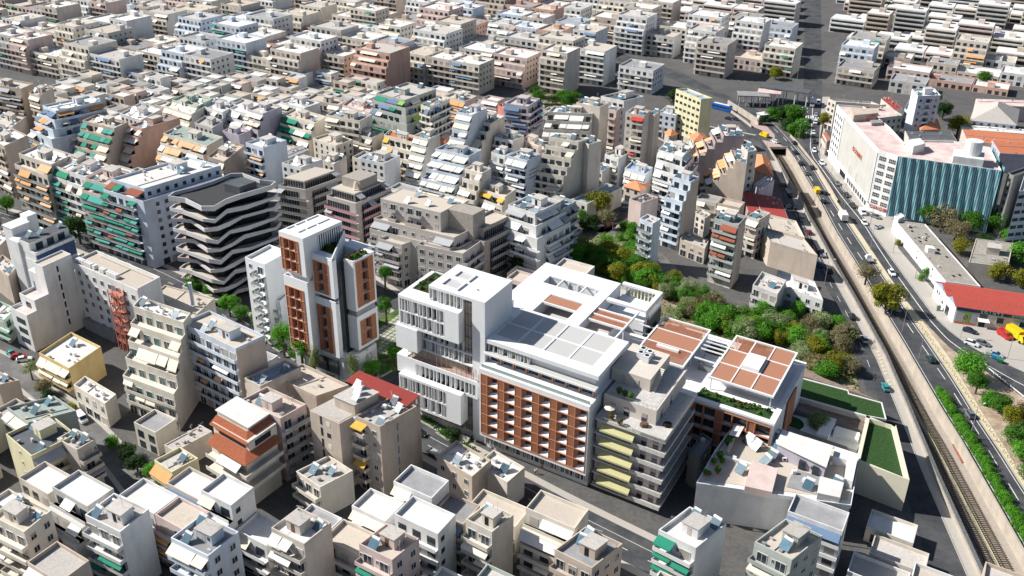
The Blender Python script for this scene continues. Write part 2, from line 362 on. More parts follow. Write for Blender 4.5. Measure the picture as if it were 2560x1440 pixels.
for i, (x, y) in enumerate(((2195, 880), (2198, 888), (2201, 897), (2204, 906), (2207, 916), (2210, 925), (2214, 934), (2221, 952), (2224, 962))):
    p = G(x, y); mb = MB(); mb.box(-.45, .45, -.42, .42, 0, .09); o = mb.obj('paving_slab', 'pavement_yellow', loc=(p.x, p.y, .006)); o.rotation_euler = (0, 0, rad(25))
    tag(o, 'square pale paving block in the row beside the shaded side street', 'paving block', 'row of pale paving blocks along the side street')
# zebra at the top of the avenue
mb = MB()
for i in range(6):
    x = 2014 + i * 6; p = [G(x, 289), G(x + 2.6, 289), G(x + 2.6, 296), G(x, 296)]; mb.face([(q.x, q.y, .013) for q in p][::-1])
o = mb.obj('zebra_crossing', 'line_white'); o['kind'] = 'structure'

# ---- railway: two tracks, sleepers one by one
cut = resample(smooth(TR, 1), 1.0)
def track(off, lab, y0, y1):
    ln = [p for p in offset(cut, off) if y0 < p.y < y1]
    t = empty('railway_track', (ln[0].x, ln[0].y, TZ)); tag(t, lab, 'railway track')
    base = Vector((ln[0].x, ln[0].y, 0)); mb = MB()
    for s in (-.72, .72):
        e0, e1 = offset(ln, s - .05), offset(ln, s + .05)
        for i in range(0, len(ln) - 1):
            a, b, c, d = e0[i] - base, e1[i] - base, e1[i + 1] - base, e0[i + 1] - base
            mb.hexa([(q.x, q.y, .16) for q in (a, b, c, d)] + [(q.x, q.y, .34) for q in (a, b, c, d)])
    mb.obj('rail', 'rail_steel', t)
    mb = MB(); mb.box(-1.25, 1.25, -.13, .13, 0, .18); me = mb.mesh('sleeper', 'sleeper')
    sl_ = resample(ln, .68); rest = MB(); n_ = len(sl_)
    for i, p in enumerate(sl_[:-1]):
        q = sl_[i + 1] - p; a = math.atan2(q.y, q.x) + math.pi / 2; r = p - base
        # individual sleepers where they show largest, the far ones joined
        if n_ - i <= 300 or n_ <= 300: inst('sleeper', me, t, (r.x, r.y, .02 + random.uniform(-.02, .02)), a + random.uniform(-.02, .02))
        else:
            ca, sa = math.cos(a), math.sin(a)
            pts = [(r.x + x * ca - y * sa, r.y + x * sa + y * ca, z) for z in (.02, .2) for x, y in ((-1.25, -.13), (1.25, -.13), (1.25, .13), (-1.25, .13))]
            rest.hexa(pts)
    if rest.v: rest.obj('sleepers', 'sleeper', t, kind='stuff')
    return ln
ya, yb = 130, G(1965, 371).y
la = track(3.3, 'sunlit railway track with closely spaced sleepers nearer the motorway wall', ya, yb)
lb = track(6.7, 'shaded railway track in the cutting beside the mesh fence', ya, yb)
# power rail between the tracks
mb = MB(); ln = [p for p in offset(cut, 5.0) if ya < p.y < yb]; e0, e1 = offset(ln, -.09), offset(ln, .09)
for i in range(len(ln) - 1):
    q4 = (e0[i], e1[i], e1[i + 1], e0[i + 1]); mb.hexa([(q.x, q.y, TZ + .35) for q in q4] + [(q.x, q.y, TZ + .5) for q in q4])
for p in ln[::4]: mb.box(p.x - .06, p.x + .06, p.y - .06, p.y + .06, TZ, TZ + .36)
o = mb.obj('power_rail', 'awning_olive'); tag(o, 'thin yellowish power rail running between the two railway tracks', 'power rail')
# spare rails lying on the ballast
mb = MB()
for k in range(3):
    a, b = G(2381 + k * 2.2, 1112, TZ), G(2405 + k * 2.2, 1158, TZ); mb.bar((a.x, a.y, TZ + .15), (b.x, b.y, TZ + .15), .11)
o = mb.obj('spare_rail', 'rust'); tag(o, 'bundle of rusty spare rails lying on the ballast', 'rail bundle')
# mesh fence on the cutting edge, panel by panel
fl_ = [p for p in resample(offset(WL, .25), 2.5) if 135 < p.y < G(1941, 402).y]
t = empty('mesh_fence', (fl_[0].x, fl_[0].y, .9)); tag(t, 'long grey mesh fence on the beige wall above the railway', 'fence')
fl_ = fl_[::-1][:-1]
t.location = (fl_[0].x, fl_[0].y, .9)
fm = MB()
for k in range(9): fm.box(.02 + k * .3, .07 + k * .3, -.015, .015, .1, 1.9)
for k in range(5): fm.box(0, 2.42, -.02, .02, .1 + k * .44, .14 + k * .44)
fm.box(0, 2.42, -.02, .02, .12, .12 + .3); fme = fm.mesh('mesh_panel', 'rail_grey')
pm = MB(); pm.box(-.05, .05, -.05, .05, 0, 2.0); pme = pm.mesh('post', 'metal_grey')
for i in range(len(fl_) - 1):
    d = fl_[i + 1] - fl_[i]; a = math.atan2(d.y, d.x); r = fl_[i] - fl_[0]
    inst('post', pme, t, (r.x, r.y, 0), a); inst('mesh_panel', fme, t, (r.x + math.cos(a) * .04, r.y + math.sin(a) * .04, 0), a)
# low guard railing on the central reserve
gl = [p for p in resample(offset(smooth(ML, 1), -.9), 2.2) if 150 < p.y < G(2297, 800).y]
t = empty('guard_rail', (gl[0].x, gl[0].y, .05)); tag(t, 'low steel guard rail on posts along the yellow paved central reserve', 'guard rail')
mb = MB(); mb.box(-.05, .05, -.05, .05, 0, .9); mb.box(-.05, .9, -.03, .03, .55, .62); me = mb.mesh('post', 'rust')
for i in range(len(gl) - 1):
    d = gl[i + 1] - gl[i]; r = gl[i] - gl[0]; inst('post', me, t, (r.x, r.y, 0), math.atan2(d.y, d.x) + (.9 if i % 2 else -.9))
# the barrier beside the slip road
br = gp((2467, 922), (2560, 997), (2700, 1100)); br = resample(br, 3.0)
t = empty('crash_barrier', (br[0].x, br[0].y, 0)); tag(t, 'white steel crash barrier beside the shaded slip road and bushes', 'crash barrier')
mb = MB(); wall_mesh(mb, [p - br[0] for p in br], .08, .45, .8); mb.obj('rail', 'metal_white', t)
mb = MB(); mb.box(-.08, .08, -.08, .08, 0, .8); me = mb.mesh('post', 'metal_white')
for p in br: inst('post', me, t, p - br[0])

# ---- city streets
def street(name, line, w, m='asphalt', pave=2.0):
    l = smooth(line, 2)
    if pave: o = sheet('pavement', strip_poly(offset(l, -w / 2 - pave), offset(l, w / 2 + pave)), .010 + .001 * random.random(), 'pavement')
    return sheet(name, strip_poly(offset(l, -w / 2), offset(l, w / 2)), .018, m)
MS = gp((-60, 520), (200, 598), (430, 700), (560, 775), (690, 885), (870, 980), (1045, 1090), (1140, 1140), (1300, 1225), (1420, 1290), (1700, 1430))
street('main_street', MS, 9.0)
lines('lane_line', offset(smooth(MS, 2), 1.2), 3, 5, w=.15, z=.024)
lines('lane_line', offset(smooth(MS, 2), -1.6), w=.12, z=.024)
XS = gp((1000, 985), (985, 930), (1010, 860), (1060, 800), (1150, 720), (1230, 660))
street('cross_street', gp((905, 1010), (978, 950), (1040, 905), (1110, 850), (1290, 700)), 6.5, pave=1.5)
BS = gp((850, 650), (942, 722), (1000, 775), (1080, 830))
street('back_street', gp((700, 590), (860, 672), (945, 722), (1010, 772), (1180, 870)), 6.5)
street('alley', gp((-70, 870), (25, 915), (110, 985), (180, 1035), (250, 1100), (300, 1160), (370, 1250)), 5.5, 'asphalt_pale', 1.2)
street('hill_street', gp((1330, 690), (1400, 642), (1500, 572), (1556, 530), (1600, 490)), 8, pave=1.5)
street('hill_street', gp((1500, 572), (1580, 590), (1640, 640), (1700, 700)), 6, 'asphalt_pale', 0)
street('narrow_street', gp((1780, 540), (1762, 480), (1745, 410), (1720, 370), (1640, 330)), 7, pave=1.5)
street('avenue', gp((1660, 300), (1740, 318), (1800, 330), (1880, 345)), 9, pave=1.5)
# plaza with square slabs between the two new buildings
o = sheet('plaza_paving', gp((905, 905), (985, 935), (1050, 840), (1000, 770), (940, 800)), .022, 'grass')
pa, pb = G(940, 868), G(998, 886); ux = (pb - pa).normalized(); qa = G(985, 800); uy = (qa - pb); uy = (uy - ux * uy.dot(ux)).normalized()
mb = MB(); mb.box(-.62, .62, -.62, .62, 0, .05); me = mb.mesh('paving_slab', 'pavement'); an = math.atan2(ux.y, ux.x)
pl = empty('slab_plaza', (pa.x, pa.y, .02)); pl['kind'] = 'structure'
for i in range(-3, 10):
    for j in range(-1, 14):
        r = ux * (i * 1.6) + uy * (j * 1.6); inst('paving_slab', me, pl, (r.x, r.y, random.uniform(0, .02)), an)
# vacant lots
sheet('waste_ground', gp((1395, 655), (1500, 580), (1560, 590), (1625, 650), (1700, 740), (1850, 770), (1960, 800), (2090, 790), (2130, 880), (2150, 990), (1990, 930), (1640, 800)), .02, 'scrub')
sheet('grass_plot', gp((1528, 605), (1560, 552), (1600, 560), (1605, 600), (1580, 608)), .026, 'grass')
sheet('waste_ground', gp((1320, 235), (1400, 235), (1470, 258), (1430, 278), (1330, 262)), .02, 'scrub')
# ------------------------------------------------------------ apartment building generator
def fbox(mb, face, off, a0, a1, o0, o1, z0, z1, mi=0):
    if face == 'L': mb.box(a0, a1, -off[0] - o1, -off[0] - o0, z0, z1, mi)
    elif face == 'R': mb.box(-off[1] - o1, -off[1] - o0, a0, a1, z0, z1, mi)
def fpos(face, off, a, o, z): return (a, -off[0] - o, z) if face == 'L' else (-off[1] - o, a, z)
_rp = {}
def win_mesh(fr, face, w, h, kind, near):
    """window set in a projecting frame, origin at its sill centre on the wall"""
    mb = MB(fr); off = (0, 0)
    if near:
        for a0, a1, z0, z1 in ((-w / 2 - .08, -w / 2, -.08, h + .08), (w / 2, w / 2 + .08, -.08, h + .08), (-w / 2, w / 2, h, h + .08), (-w / 2, w / 2, -.08, 0)):
            fbox(mb, face, off, a0, a1, -.02, .09, z0, z1, 1)
    g = {'g': 0, 's': 2, 'h': 0}[kind]
    fbox(mb, face, off, -w / 2, w / 2, -.02, .03, 0, h, g)
    if kind == 'h': fbox(mb, face, off, -w / 2, w / 2, .03, .06, h * .55, h, 2)
    if near and kind != 's': fbox(mb, face, off, -.03, .03, .03, .07, 0, h * (1 if kind == 'g' else .55), 1)
    return mb
CNT = {}
BLD = []
def block(lab, L, P, R, H=None, n=None, wall='cream', lf='b', rf='n', roof='concrete', st=0, step=2.2, sd='L', awn='cream', ap=.35, frame='frame_white', shut='shutter', name='apartment_block', cat='apartment block',
          short=None, z0=0.0, ph=1, sol=None, par=.9, proj=1.5, bal=None, seed=None, rail='s', gf=False, near=None, win=(1.3, 1.4), bay=3.3, ac=None, base_h=None, quad=None, group=None, wallm=None, litter=True, rwall=None, hip=False, glz=False):
    """L, P, R: photo positions of the left far, near and right far corners of the parapet at height H"""
    rng = random.Random(seed if seed is not None else hash((round(P[0]), round(P[1]), n)) & 0xffff)
    if n is None: n = max(1, int(round((H - z0) / 3.1)))
    if H is None: H = n * 3.1 + .9
    fr = quad if quad else mkframe(L, P, R, H)
    dist = (Vector((fr.O.x, fr.O.y, 0)) - Vector((0, 0, CAM_H))).length
    if near is None: near = dist < 345
    t = empty(name, (fr.O.x, fr.O.y, 0)); tag(t, lab, cat, group)
    t.location.z = 0
    wm = wallm or 'wall_' + wall
    zt = H - par; fh = (zt - z0) / n
    # wall solids, tier by tier
    mb = MB(fr); tiers = []
    for k in range(st + 1):
        ztop = zt - k * fh; zb = zt - (k + 1) * fh if k < st else z0
        oL = k * step if 'L' in sd else 0; oR = k * step if 'R' in sd else 0
        mb.box(-oR, fr.a, -oL, fr.b, zb + (0.0 if k == st else .0), ztop - (.02 if k else 0)); tiers.append((zb, ztop, oL, oR))
    mb.obj('wall', wm, t)
    if rwall:
        mb = MB(fr)
        for zb, ztop, oL, oR in tiers: mb.box(-oR - .04, -oR + .02, -oL, fr.b, zb, ztop)
        mb.obj('side_wall', 'wall_' + rwall, t)
    if hip:
        a_, b_, e_ = fr.a, fr.b, .5; q = min(a_, b_) / 2; hh = q * .55; mb = MB(fr); c_ = ((-e_, -e_), (a_ + e_, -e_), (a_ + e_, b_ + e_), (-e_, b_ + e_))
        r0, r1 = ((q, b_ / 2), (a_ - q, b_ / 2)) if a_ > b_ else ((a_ / 2, q), (a_ / 2, b_ - q)); zr = H + hh
        P_ = [(*p, H - .1) for p in c_]; R0, R1 = (*r0, zr), (*r1, zr)
        if a_ > b_: fs = ((P_[0], P_[1], R1, R0), (P_[1], P_[2], R1), (P_[2], P_[3], R0, R1), (P_[3], P_[0], R0))
        else: fs = ((P_[0], P_[1], R0), (P_[1], P_[2], R1, R0), (P_[2], P_[3], R1), (P_[3], P_[0], R0, R1))
        for f_ in fs: mb.face(f_)
        mb.face(P_[::-1]); mb.obj('hipped_roof', 'roof_' + roof if roof != 'tile' else 'tile_orange', t)
    def offs(z):
        for zb, ztop, oL, oR in tiers:
            if zb - .01 <= z: return (oL, oR)
        return (tiers[-1][2], tiers[-1][3])
    # roof deck and parapet
    mb = MB(fr); mb.box(.22, fr.a - .22, .22, fr.b - .22, zt - .05, zt + .06); mb.obj('roof', 'roof_' + roof, t)
    if par > .15:
        mb = MB(fr); w = .25
        for x0, x1, y0, y1 in ((0, fr.a, 0, w), (0, fr.a, fr.b - w, fr.b), (0, w, w, fr.b - w), (fr.a - w, fr.a, w, fr.b - w)): mb.box(x0, x1, y0, y1, zt, H)
        mb.obj('parapet', wm, t)
    for k in range(1, st + 1):    # terraces
        zb, ztop, oL, oR = tiers[k]; pL, pR = tiers[k - 1][2], tiers[k - 1][3]
        mb = MB(fr)
        if 'L' in sd: mb.box(-oR, fr.a, -oL, -oL + .2, ztop, ztop + .95); mb.box(fr.a - .2, fr.a, -oL + .2, -pL, ztop, ztop + .95)
        if 'R' in sd: mb.box(-oR, -oR + .2, (-oL + .2) if 'L' in sd else 0, fr.b, ztop, ztop + .95)
        if 'L' in sd and 'R' not in sd: mb.box(0, .2, -oL + .2, -pL, ztop, ztop + .95)
        mb.obj('terrace_parapet', wm, t)
    # facades
    rest = MB(fr); restm = ['glass', frame, shut]
    for face, style in (('L', lf), ('R', rf)):
        if style in 'n': continue
        length = fr.a if face == 'L' else fr.b
        if length < 2.5: continue
        wms = {}
        def put(kind, w, h, a, z, off, nm='window'):
            if near:
                key = (kind, round(w, 2), round(h, 2), face)
                if key not in wms:
                    wms[key] = win_mesh(fr, face, w, h, kind, True).mesh(nm, restm)
                p = fr.rel(*fpos(face, off, a, 0, z)); inst(nm, wms[key], t, p)
            else:
                q = fpos(face, off, a, 0, z); g = 2 if kind == 's' else 0
                if face == 'L': rest.box(q[0] - w / 2, q[0] + w / 2, q[1] - .05, q[1] + .02, z, z + h, g)
                else: rest.box(q[0] - .05, q[0] + .02, q[1] - w / 2, q[1] + w / 2, z, z + h, g)
        nb = max(1, int(round(length / bay))); bw = length / nb
        cols = None
        if style == 'p': cols = [c for c in range(nb) if rng.random() < .65] or [0]
        for i in range(n):
            z = z0 + i * fh; off = offs(z + .1)
            a_lo = -off[1] if face == 'L' else -off[0]
            terrace = False
            for k in range(1, st + 1):
                if abs(tiers[k][1] - z) < .2 and face in sd: terrace = True
            ground = (i == 0 and z0 == 0)
            if style in 'bpg' and not ground:
                if glz and (terrace or not st or z < tiers[0][0] - .1):
                    mb = MB(fr); fbox(mb, face, off, .3, length - .3, -.02, .04, z + .1, z + fh - .45, 0); q = .3
                    while q < length - .3: fbox(mb, face, off, q, q + .1, .04, .1, z + .1, z + fh - .45, 1); q += 1.1
                    mb.obj('glazed_band', ['glass', 'cg_stone'], t)
                # balcony doors
                for c in range(nb if not glz else 0):
                    a = (c + .5) * bw
                    if style == 'p' and c not in cols: put('g' if rng.random() < .6 else 's', 1.1, 1.2, a, z + .95, off); continue
                    kd = rng.choice('ggsh'); put(kd, min(2.0, bw * .6), 2.2, a, z + .06, off, 'balcony_door')
                    if bw > 3 and rng.random() < .35: put('g', .6, 1.0, a + bw * .4, z + 1.1, off)
                if not terrace:
                    spans = []
                    if style in 'bg': spans = [(a_lo if (face == 'L' and rf == 'b') else 0, length)]
                    else:
                        c0 = None
                        for c in range(nb + 1):
                            if c < nb and c in cols:
                                if c0 is None: c0 = c
                            elif c0 is not None: spans.append((c0 * bw + .15, c * bw - .15)); c0 = None
                    for a0, a1 in spans:
                        mb = MB(fr)
                        ex = proj if (face == 'L' and rf == 'b' and lf == 'b') else 0
                        fbox(mb, face, off, a0 - ex, a1, 0, proj, z - .14, z, 0)
                        if rail == 's':
                            fbox(mb, face, off, a0 - ex, a1, proj - .1, proj, z, z + .85, 0)
                            if ex == 0: fbox(mb, face, off, a0, a0 + .1, 0, proj - .1, z, z + .85, 0)
                            fbox(mb, face, off, a1 - .1, a1, 0, proj - .1, z, z + .85, 0)
                        else:
                            fbox(mb, face, off, a0 - ex, a1, proj - .06, proj - .02, z + .08, z + .95, 1); fbox(mb, face, off, a0 - ex, a1, proj - .08, proj, z + .95, z + 1.0, 2)
                            fbox(mb, face, off, a1 - .06, a1 - .02, 0, proj - .08, z + .08, z + 1.0, 1)
                            if near:
                                q = a0 - ex
                                while q < a1: fbox(mb, face, off, q, q + .05, proj - .1, proj - .06, z, z + 1.0, 2); q += 1.2
                        mb.obj('balcony', [wm if rail != 'w' else 'frame_white', 'rail_glass' if rail in 'gw' else ('rail_pink' if rail == 'k' else 'rail_grey'), 'metal_grey'], t)
                        if style == 'g':
                            pass
                # awnings
                if awn and i >= 1:
                    c = 0
                    while c < nb:
                        if (style != 'p' or c in cols) and rng.random() < ap:
                            m_ = 2 if (c + 1 < nb and rng.random() < .5 and (style != 'p' or c + 1 in cols)) else 1
                            a0, a1 = c * bw + .15, (c + m_) * bw - .15
                            zz = z + fh - .25; reach = (step * .9 if terrace else proj + .35); dr = rng.uniform(.6, 1.5)
                            mb = MB(fr)
                            if face == 'L': pts = [(a0, -off[0], zz), (a1, -off[0], zz), (a1, -off[0] - reach, zz - dr), (a0, -off[0] - reach, zz - dr)]
                            else: pts = [(-off[1], a0, zz), (-off[1], a1, zz), (-off[1] - reach, a1, zz - dr), (-off[1] - reach, a0, zz - dr)]
                            mb.hexa(pts + [(p[0], p[1], p[2] + .05) for p in pts])
                            # valance
                            q = pts[3]; r = pts[2]
                            if face == 'L': mb.box(a0, a1, -off[0] - reach - .04, -off[0] - reach, zz - dr - .22, zz - dr)
                            else: mb.box(-off[1] - reach - .04, -off[1] - reach, a0, a1, zz - dr - .22, zz - dr)
                            cc = awn if isinstance(awn, str) else rng.choice(awn)
                            mb.obj('awning', 'awning_' + cc, t); c += m_
                        else: c += 1
            elif style == 'w' or (ground and style in 'bpg'):
                for c in range(nb):
                    a = (c + .5) * bw
                    if ground: put('s' if rng.random() < .4 else 'g', min(2.4, bw * .75), 2.3, a, z + .1, off, 'shop_window')
                    else: put(rng.choice('ggh') if shut else 'g', win[0], win[1], a, z + (fh - win[1]) * .55, off)
            elif style == 's':
                put('g', .7, .9, length * .5, z + 1.2, off)
                if length > 14: put('g', .7, .9, length * .22, z + 1.2, off)
            elif style == 't':      # one narrow stair strip
                put('g', .55, fh * .75, length * .45, z + .3, off)
    if rest.v:
        o = rest.obj('windows', restm, t, kind='stuff')
    H_ = zt
    rec = dict(t=t, fr=fr, z=zt + .06, lab=short or lab, rng=rng, near=near, dist=dist); BLD.append(rec)
    if ph and fr.a > 6 and fr.b > 6:
        roof_hut(rec, wm, ph)
    if sol is None: sol = rng.choice((0, 1, 2, 2, 3)) if fr.a * fr.b > 60 else 0
    rec['sol'] = sol; rec['ac'] = ac; rec['roofname'] = rec['lab']
    if litter: roof_litter(rec)
    return rec
def roof_hut(rec, wm, ph=1, pos=None, size=None, h=2.5):
    fr, t, rng, z = rec['fr'], rec['t'], rec['rng'], rec['z']
    w, d = size or (min(fr.a * .42, rng.uniform(3.5, 5.5)), min(fr.b * .4, rng.uniform(3.2, 5)))
    u0, v0 = pos or (rng.uniform(.3, .62) * (fr.a - w), rng.uniform(.35, .8) * (fr.b - w if fr.b > w else 0)); v0 = max(.8, min(v0, fr.b - d - .6))
    mb = MB(fr); mb.box(u0, u0 + w, v0, v0 + d, z, z + h); hut = mb.obj('stair_head', wm, t)
    mb = MB(fr); mb.box(u0 - .2, u0 + w + .2, v0 - .2, v0 + d + .2, z + h, z + h + .16); mb.obj('roof', 'roof_concrete', hut)
    mb = MB(fr); mb.box(u0 + w * .4, u0 + w * .4 + .9, v0 - .05, v0 + .02, z, z + 2.05); mb.obj('door', rng.choice(['frame_brown', 'shutter', 'black']), hut)
    if w > 4: mb = MB(fr); mb.box(u0 + w * .1, u0 + w * .1 + .7, v0 - .05, v0 + .02, z + 1, z + 1.8); mb.obj('window', 'glass', hut)
    rec['hut'] = (u0, v0, w, d, h)
def roof_litter(rec):
    """antenna masts, pipes, low plinths and boxes that make up a flat roof"""
    fr, t, rng, z = rec['fr'], rec['t'], rec['rng'], rec['z']
    if fr.a < 4 or fr.b < 4: return
    mb = MB(fr); hut = rec.get('hut')
    def free(u, v, m=.5):
        return not hut or not (hut[0] - m < u < hut[0] + hut[2] + m and hut[1] - m < v < hut[1] + hut[3] + m)
    for k in range(rng.randint(4, 8)):
        u, v = rng.uniform(.8, fr.a - .8), rng.uniform(.8, fr.b - .8); w, d, h = rng.uniform(.3, 1.0), rng.uniform(.3, 1.0), rng.uniform(.3, .9)
        if free(u, v, 1): mb.box(u - w / 2, u + w / 2, v - d / 2, v + d / 2, z, z + h, rng.choice((0, 0, 1)))
    if rng.random() < .7:   # a low dividing kerb
        u = rng.uniform(.3, .7) * fr.a
        if free(u, fr.b * .3): mb.box(u, u + .15, .3, min(fr.b - .3, hut[1] if hut else fr.b), z, z + .25, 0)
    if mb.v: mb.obj('roof_plinth', ['roof_concrete', 'metal_grey'], t, kind='stuff')
    for k in range(rng.randint(1, 3)):
        u, v = (hut[0] + hut[2] * rng.random(), hut[1] + hut[3] * .6) if (hut and k == 0) else (rng.uniform(.6, fr.a - .6), rng.uniform(.6, fr.b - .6))
        zb = z + (hut[4] + .16 if (hut and k == 0) else 0)
        if k and not free(u, v): continue
        am = MB(); h = rng.uniform(1.8, 3.2); am.bar((0, 0, 0), (0, 0, h), .035, n=3)
        an = rng.uniform(0, 3.1); c, s_ = math.cos(an), math.sin(an); am.bar((-c * .8, -s_ * .8, h), (c * .8, s_ * .8, h), .03, n=3)
        for q in (-.7, -.35, 0, .35, .7): am.bar((c * q - s_ * .35, s_ * q + c * .35, h), (c * q + s_ * .35, s_ * q - c * .35, h), .022, n=3)
        p = fr.rel(u, v, zb); am.obj('antenna', 'metal_grey', t, p)

# ---- rooftop things: copied with their parts
def copy_tree(o, parent=None):
    c = o.copy(); C.objects.link(c); c.parent = parent
    for ch in list(o.children): copy_tree(ch, c)
    return c
def make_heater():
    t = empty('solar_water_heater', (0, 0, 0))
    mb = MB(); mb.hexa([(-.95, -.75, .15), (.95, -.75, .15), (.95, .65, 1.35), (-.95, .65, 1.35), (-.95, -.8, .24), (.95, -.8, .24), (.95, .6, 1.44), (-.95, .6, 1.44)]); mb.obj('solar_panel', 'solar_panel', t)
    mb = MB(); mb.bar((-.85, .85, 1.6), (.85, .85, 1.6), .3, n=8); mb.obj('tank', 'metal_white', t)
    mb = MB()
    for x in (-.8, .8): mb.bar((x, .85, 0), (x, .85, 1.4), .03, n=3); mb.bar((x, -.7, 0), (x, -.7, .25), .03, n=3); mb.bar((x, -.7, .1), (x, .85, .1), .03, n=3)
    mb.obj('frame', 'metal_grey', t); return t
HEATER = make_heater(); first = {'h': 1, 'a': 1}
def make_ac():
    t = empty('air_conditioner', (0, 0, 0)); mb = MB(); mb.box(-.5, .5, -.35, .35, .1, 1.0); mb.obj('casing', 'metal_white', t)
    mb = MB(); mb.bar((0, -.36, .55), (0, -.34, .55), .3, n=10); mb.obj('fan_grille', 'black', t)
    mb = MB(); mb.box(-.45, -.35, -.3, .3, 0, .1); mb.box(.35, .45, -.3, .3, 0, .1); mb.obj('foot', 'metal_grey', t); return t
ACU = make_ac()
def use(proto, key, loc, rz, label, cat, group, sc=1.0):
    if first.get(key): o = proto; first[key] = 0
    else: o = copy_tree(proto)
    o.location = loc; o.rotation_euler = (0, 0, rz); o.scale = (sc, sc, sc); tag(o, label, cat, group); return o
def where(rec, u, v):
    fr = rec['fr']; a = 'left' if u > fr.a * .66 else ('right' if u < fr.a * .33 else 'middle')
    b = 'front' if v < fr.b * .34 else ('back' if v > fr.b * .66 else 'centre')
    return {'leftfront': 'west front corner', 'leftback': 'west back corner', 'leftcentre': 'west side', 'rightfront': 'front corner', 'rightback': 'east back corner', 'rightcentre': 'east side',
            'middlefront': 'front edge', 'middleback': 'back edge', 'middlecentre': 'middle'}[a + b]
def rooftop_things(maxn=300):
    k = 0
    for rec in BLD:
        fr, rng = rec['fr'], rec['rng']; seen = set(); hut = rec.get('hut')
        for i in range(rec['sol']):
            for tr in range(12):
                u, v = rng.uniform(1.2, fr.a - 1.2), rng.uniform(1.2, fr.b - 1.2)
                if hut and (hut[0] - 1.1 < u < hut[0] + hut[2] + 1.1 and hut[1] - 1.3 < v < hut[1] + hut[3] + 1.1): continue
                if any(abs(u - a) + abs(v - b) < 2.6 for a, b in seen): continue
                w_ = where(rec, u, v)
                if w_ in [x for _, _, x in rec.get('ws', [])]: continue
                break
            else: continue
            rec.setdefault('ws', []).append((u, v, w_)); seen.add((u, v)); k += 1
            if k > maxn: return
            p = fr.w(u, v, rec['z']); use(HEATER, 'h', p, rad(rng.choice((-38, -45, -32)) + rng.uniform(-4, 4)), 'water heater at %s of %s' % (w_, ' '.join(rec['lab'].replace('-', ' ').split()[:8])), 'water heater', 'solar water heaters on the flat roofs', rng.uniform(.95, 1.15))
        if rec['ac'] or (rec['near'] and rng.random() < .5):
            u, v = rng.uniform(1, fr.a - 1), rng.uniform(1, fr.b - 1)
            if not hut or not (hut[0] - .9 < u < hut[0] + hut[2] + .9 and hut[1] - .9 < v < hut[1] + hut[3] + .9):
                if all(abs(u - a) + abs(v - b) > 2 for a, b in seen):
                    use(ACU, 'a', fr.w(u, v, rec['z']), math.atan2(fr.U.y, fr.U.x), 'air conditioner on %s' % ' '.join(rec['lab'].split()[:12]), 'air conditioner', 'air conditioners on the roofs')
# ------------------------------------------------------------ the city, block by block (photo positions of each parapet's left, near and right corners)
WC = ('cream', 'white', 'stripe'); B_ = block
# upper left
B_('tan block with a yellowish front at the far corner', (-45, 205), (52, 222), (84, 208), 26, wall='tan', lf='b', awn='grey', shut='shutter')
B_('narrow block with white balconies beside a tan wall', (72, 232), (98, 240), (132, 218), 26, wall='tan', lf='b', awn='cream', ap=.7)
B_('long stepped blue-white corner block with dark awnings', (106, 263), (139, 277), (256, 252), 25, wall='bluewhite', lf='b', rf='b', st=3, step=2.4, sd='LR', awn=('cream', 'grey', 'blue', 'orange'), ap=.6, rail='g', roof='white', sol=2)
B_('beige block with tan side wall and green awnings', (206, 301), (285, 321), (320, 304), 21, wall='tan', lf='b', st=3, step=2.6, awn=('cream', 'green', 'teal'), ap=.75, roof='beige')
B_('salmon-walled block with pink balconies', (322, 313), (354, 322), (449, 294), 20, wall='salmon', lf='b', st=3, step=2.4, awn=('white', 'cream'), ap=.7, roof='grey')
B_('green-roofed block with orange awnings and terraces', (408, 333), (516, 365), (557, 342), 19, wall='cream', lf='b', st=2, step=3, awn=('white', 'peach'), ap=.75, roof='green')
B_('block with a dark brown blank side wall', (518, 391), (560, 404), (612, 363), 19, wall='brown', lf='b', awn='cream', roof='beige', sol=3)
B_('tan block with dishes at the photo edge below it', (-40, 340), (10, 365), (68, 338), 22, wall='tan', lf='b', awn='white', roof='white', sol=3)
B_('old beige block under the tan yellowish one', (-30, 300), (30, 318), (66, 290), 14, wall='beige', lf='w', roof='concrete')
B_('balcony block with orange awnings at the row end', (46, 383), (128, 411), (182, 386), 26, wall='beige', lf='b', st=1, step=3, awn=('orange', 'peach'), ap=.45, roof='white', rail='g')
B_('balcony block with green awnings and brown canopy', (130, 412), (170, 427), (230, 395), 25, wall='cream', lf='b', awn=('teal', 'green'), ap=.6, rail='g', roof='white', st=1, step=2)
B_('narrow white block with bare rounded balconies', (172, 428), (214, 442), (272, 412), 25, wall='white', lf='b', awn='cream', ap=.1, roof='white', st=1, step=2)
B_('pinkish balcony block with green awnings', (214, 446), (270, 462), (330, 430), 25, wall='pink', lf='b', awn=('teal', 'green'), ap=.55, rail='g', roof='beige', st=1, step=3)
B_('white corner block with green awnings and windowed side', (276, 446), (360, 471), (552, 413), 27.5, wall='bluewhite', lf='b', rf='w', st=1, step=3.2, sd='LR', awn=('teal', 'green', 'brown'), ap=.6, rail='g', roof='white', sol=2, seed=5)
B_('white block behind the salmon one', (300, 283), (352, 300), (402, 273), 18, wall='white', lf='w', roof='white', sol=3)
B_('low cream block with long pale awnings', (410, 264), (478, 286), (515, 264), 18, wall='cream', lf='b', awn='cream', ap=.95, st=1, step=2.5, roof='white')
B_('mint-trimmed block with long cream awnings', (430, 249), (492, 266), (530, 247), 19, wall='mint', lf='b', awn='cream', ap=.9, st=1, step=2.5)
B_('white block with one brown canopy', (494, 262), (556, 280), (592, 262), 18, wall='white', lf='b', awn=('brown', 'white'), ap=.6, st=1, step=2.5, roof='white')
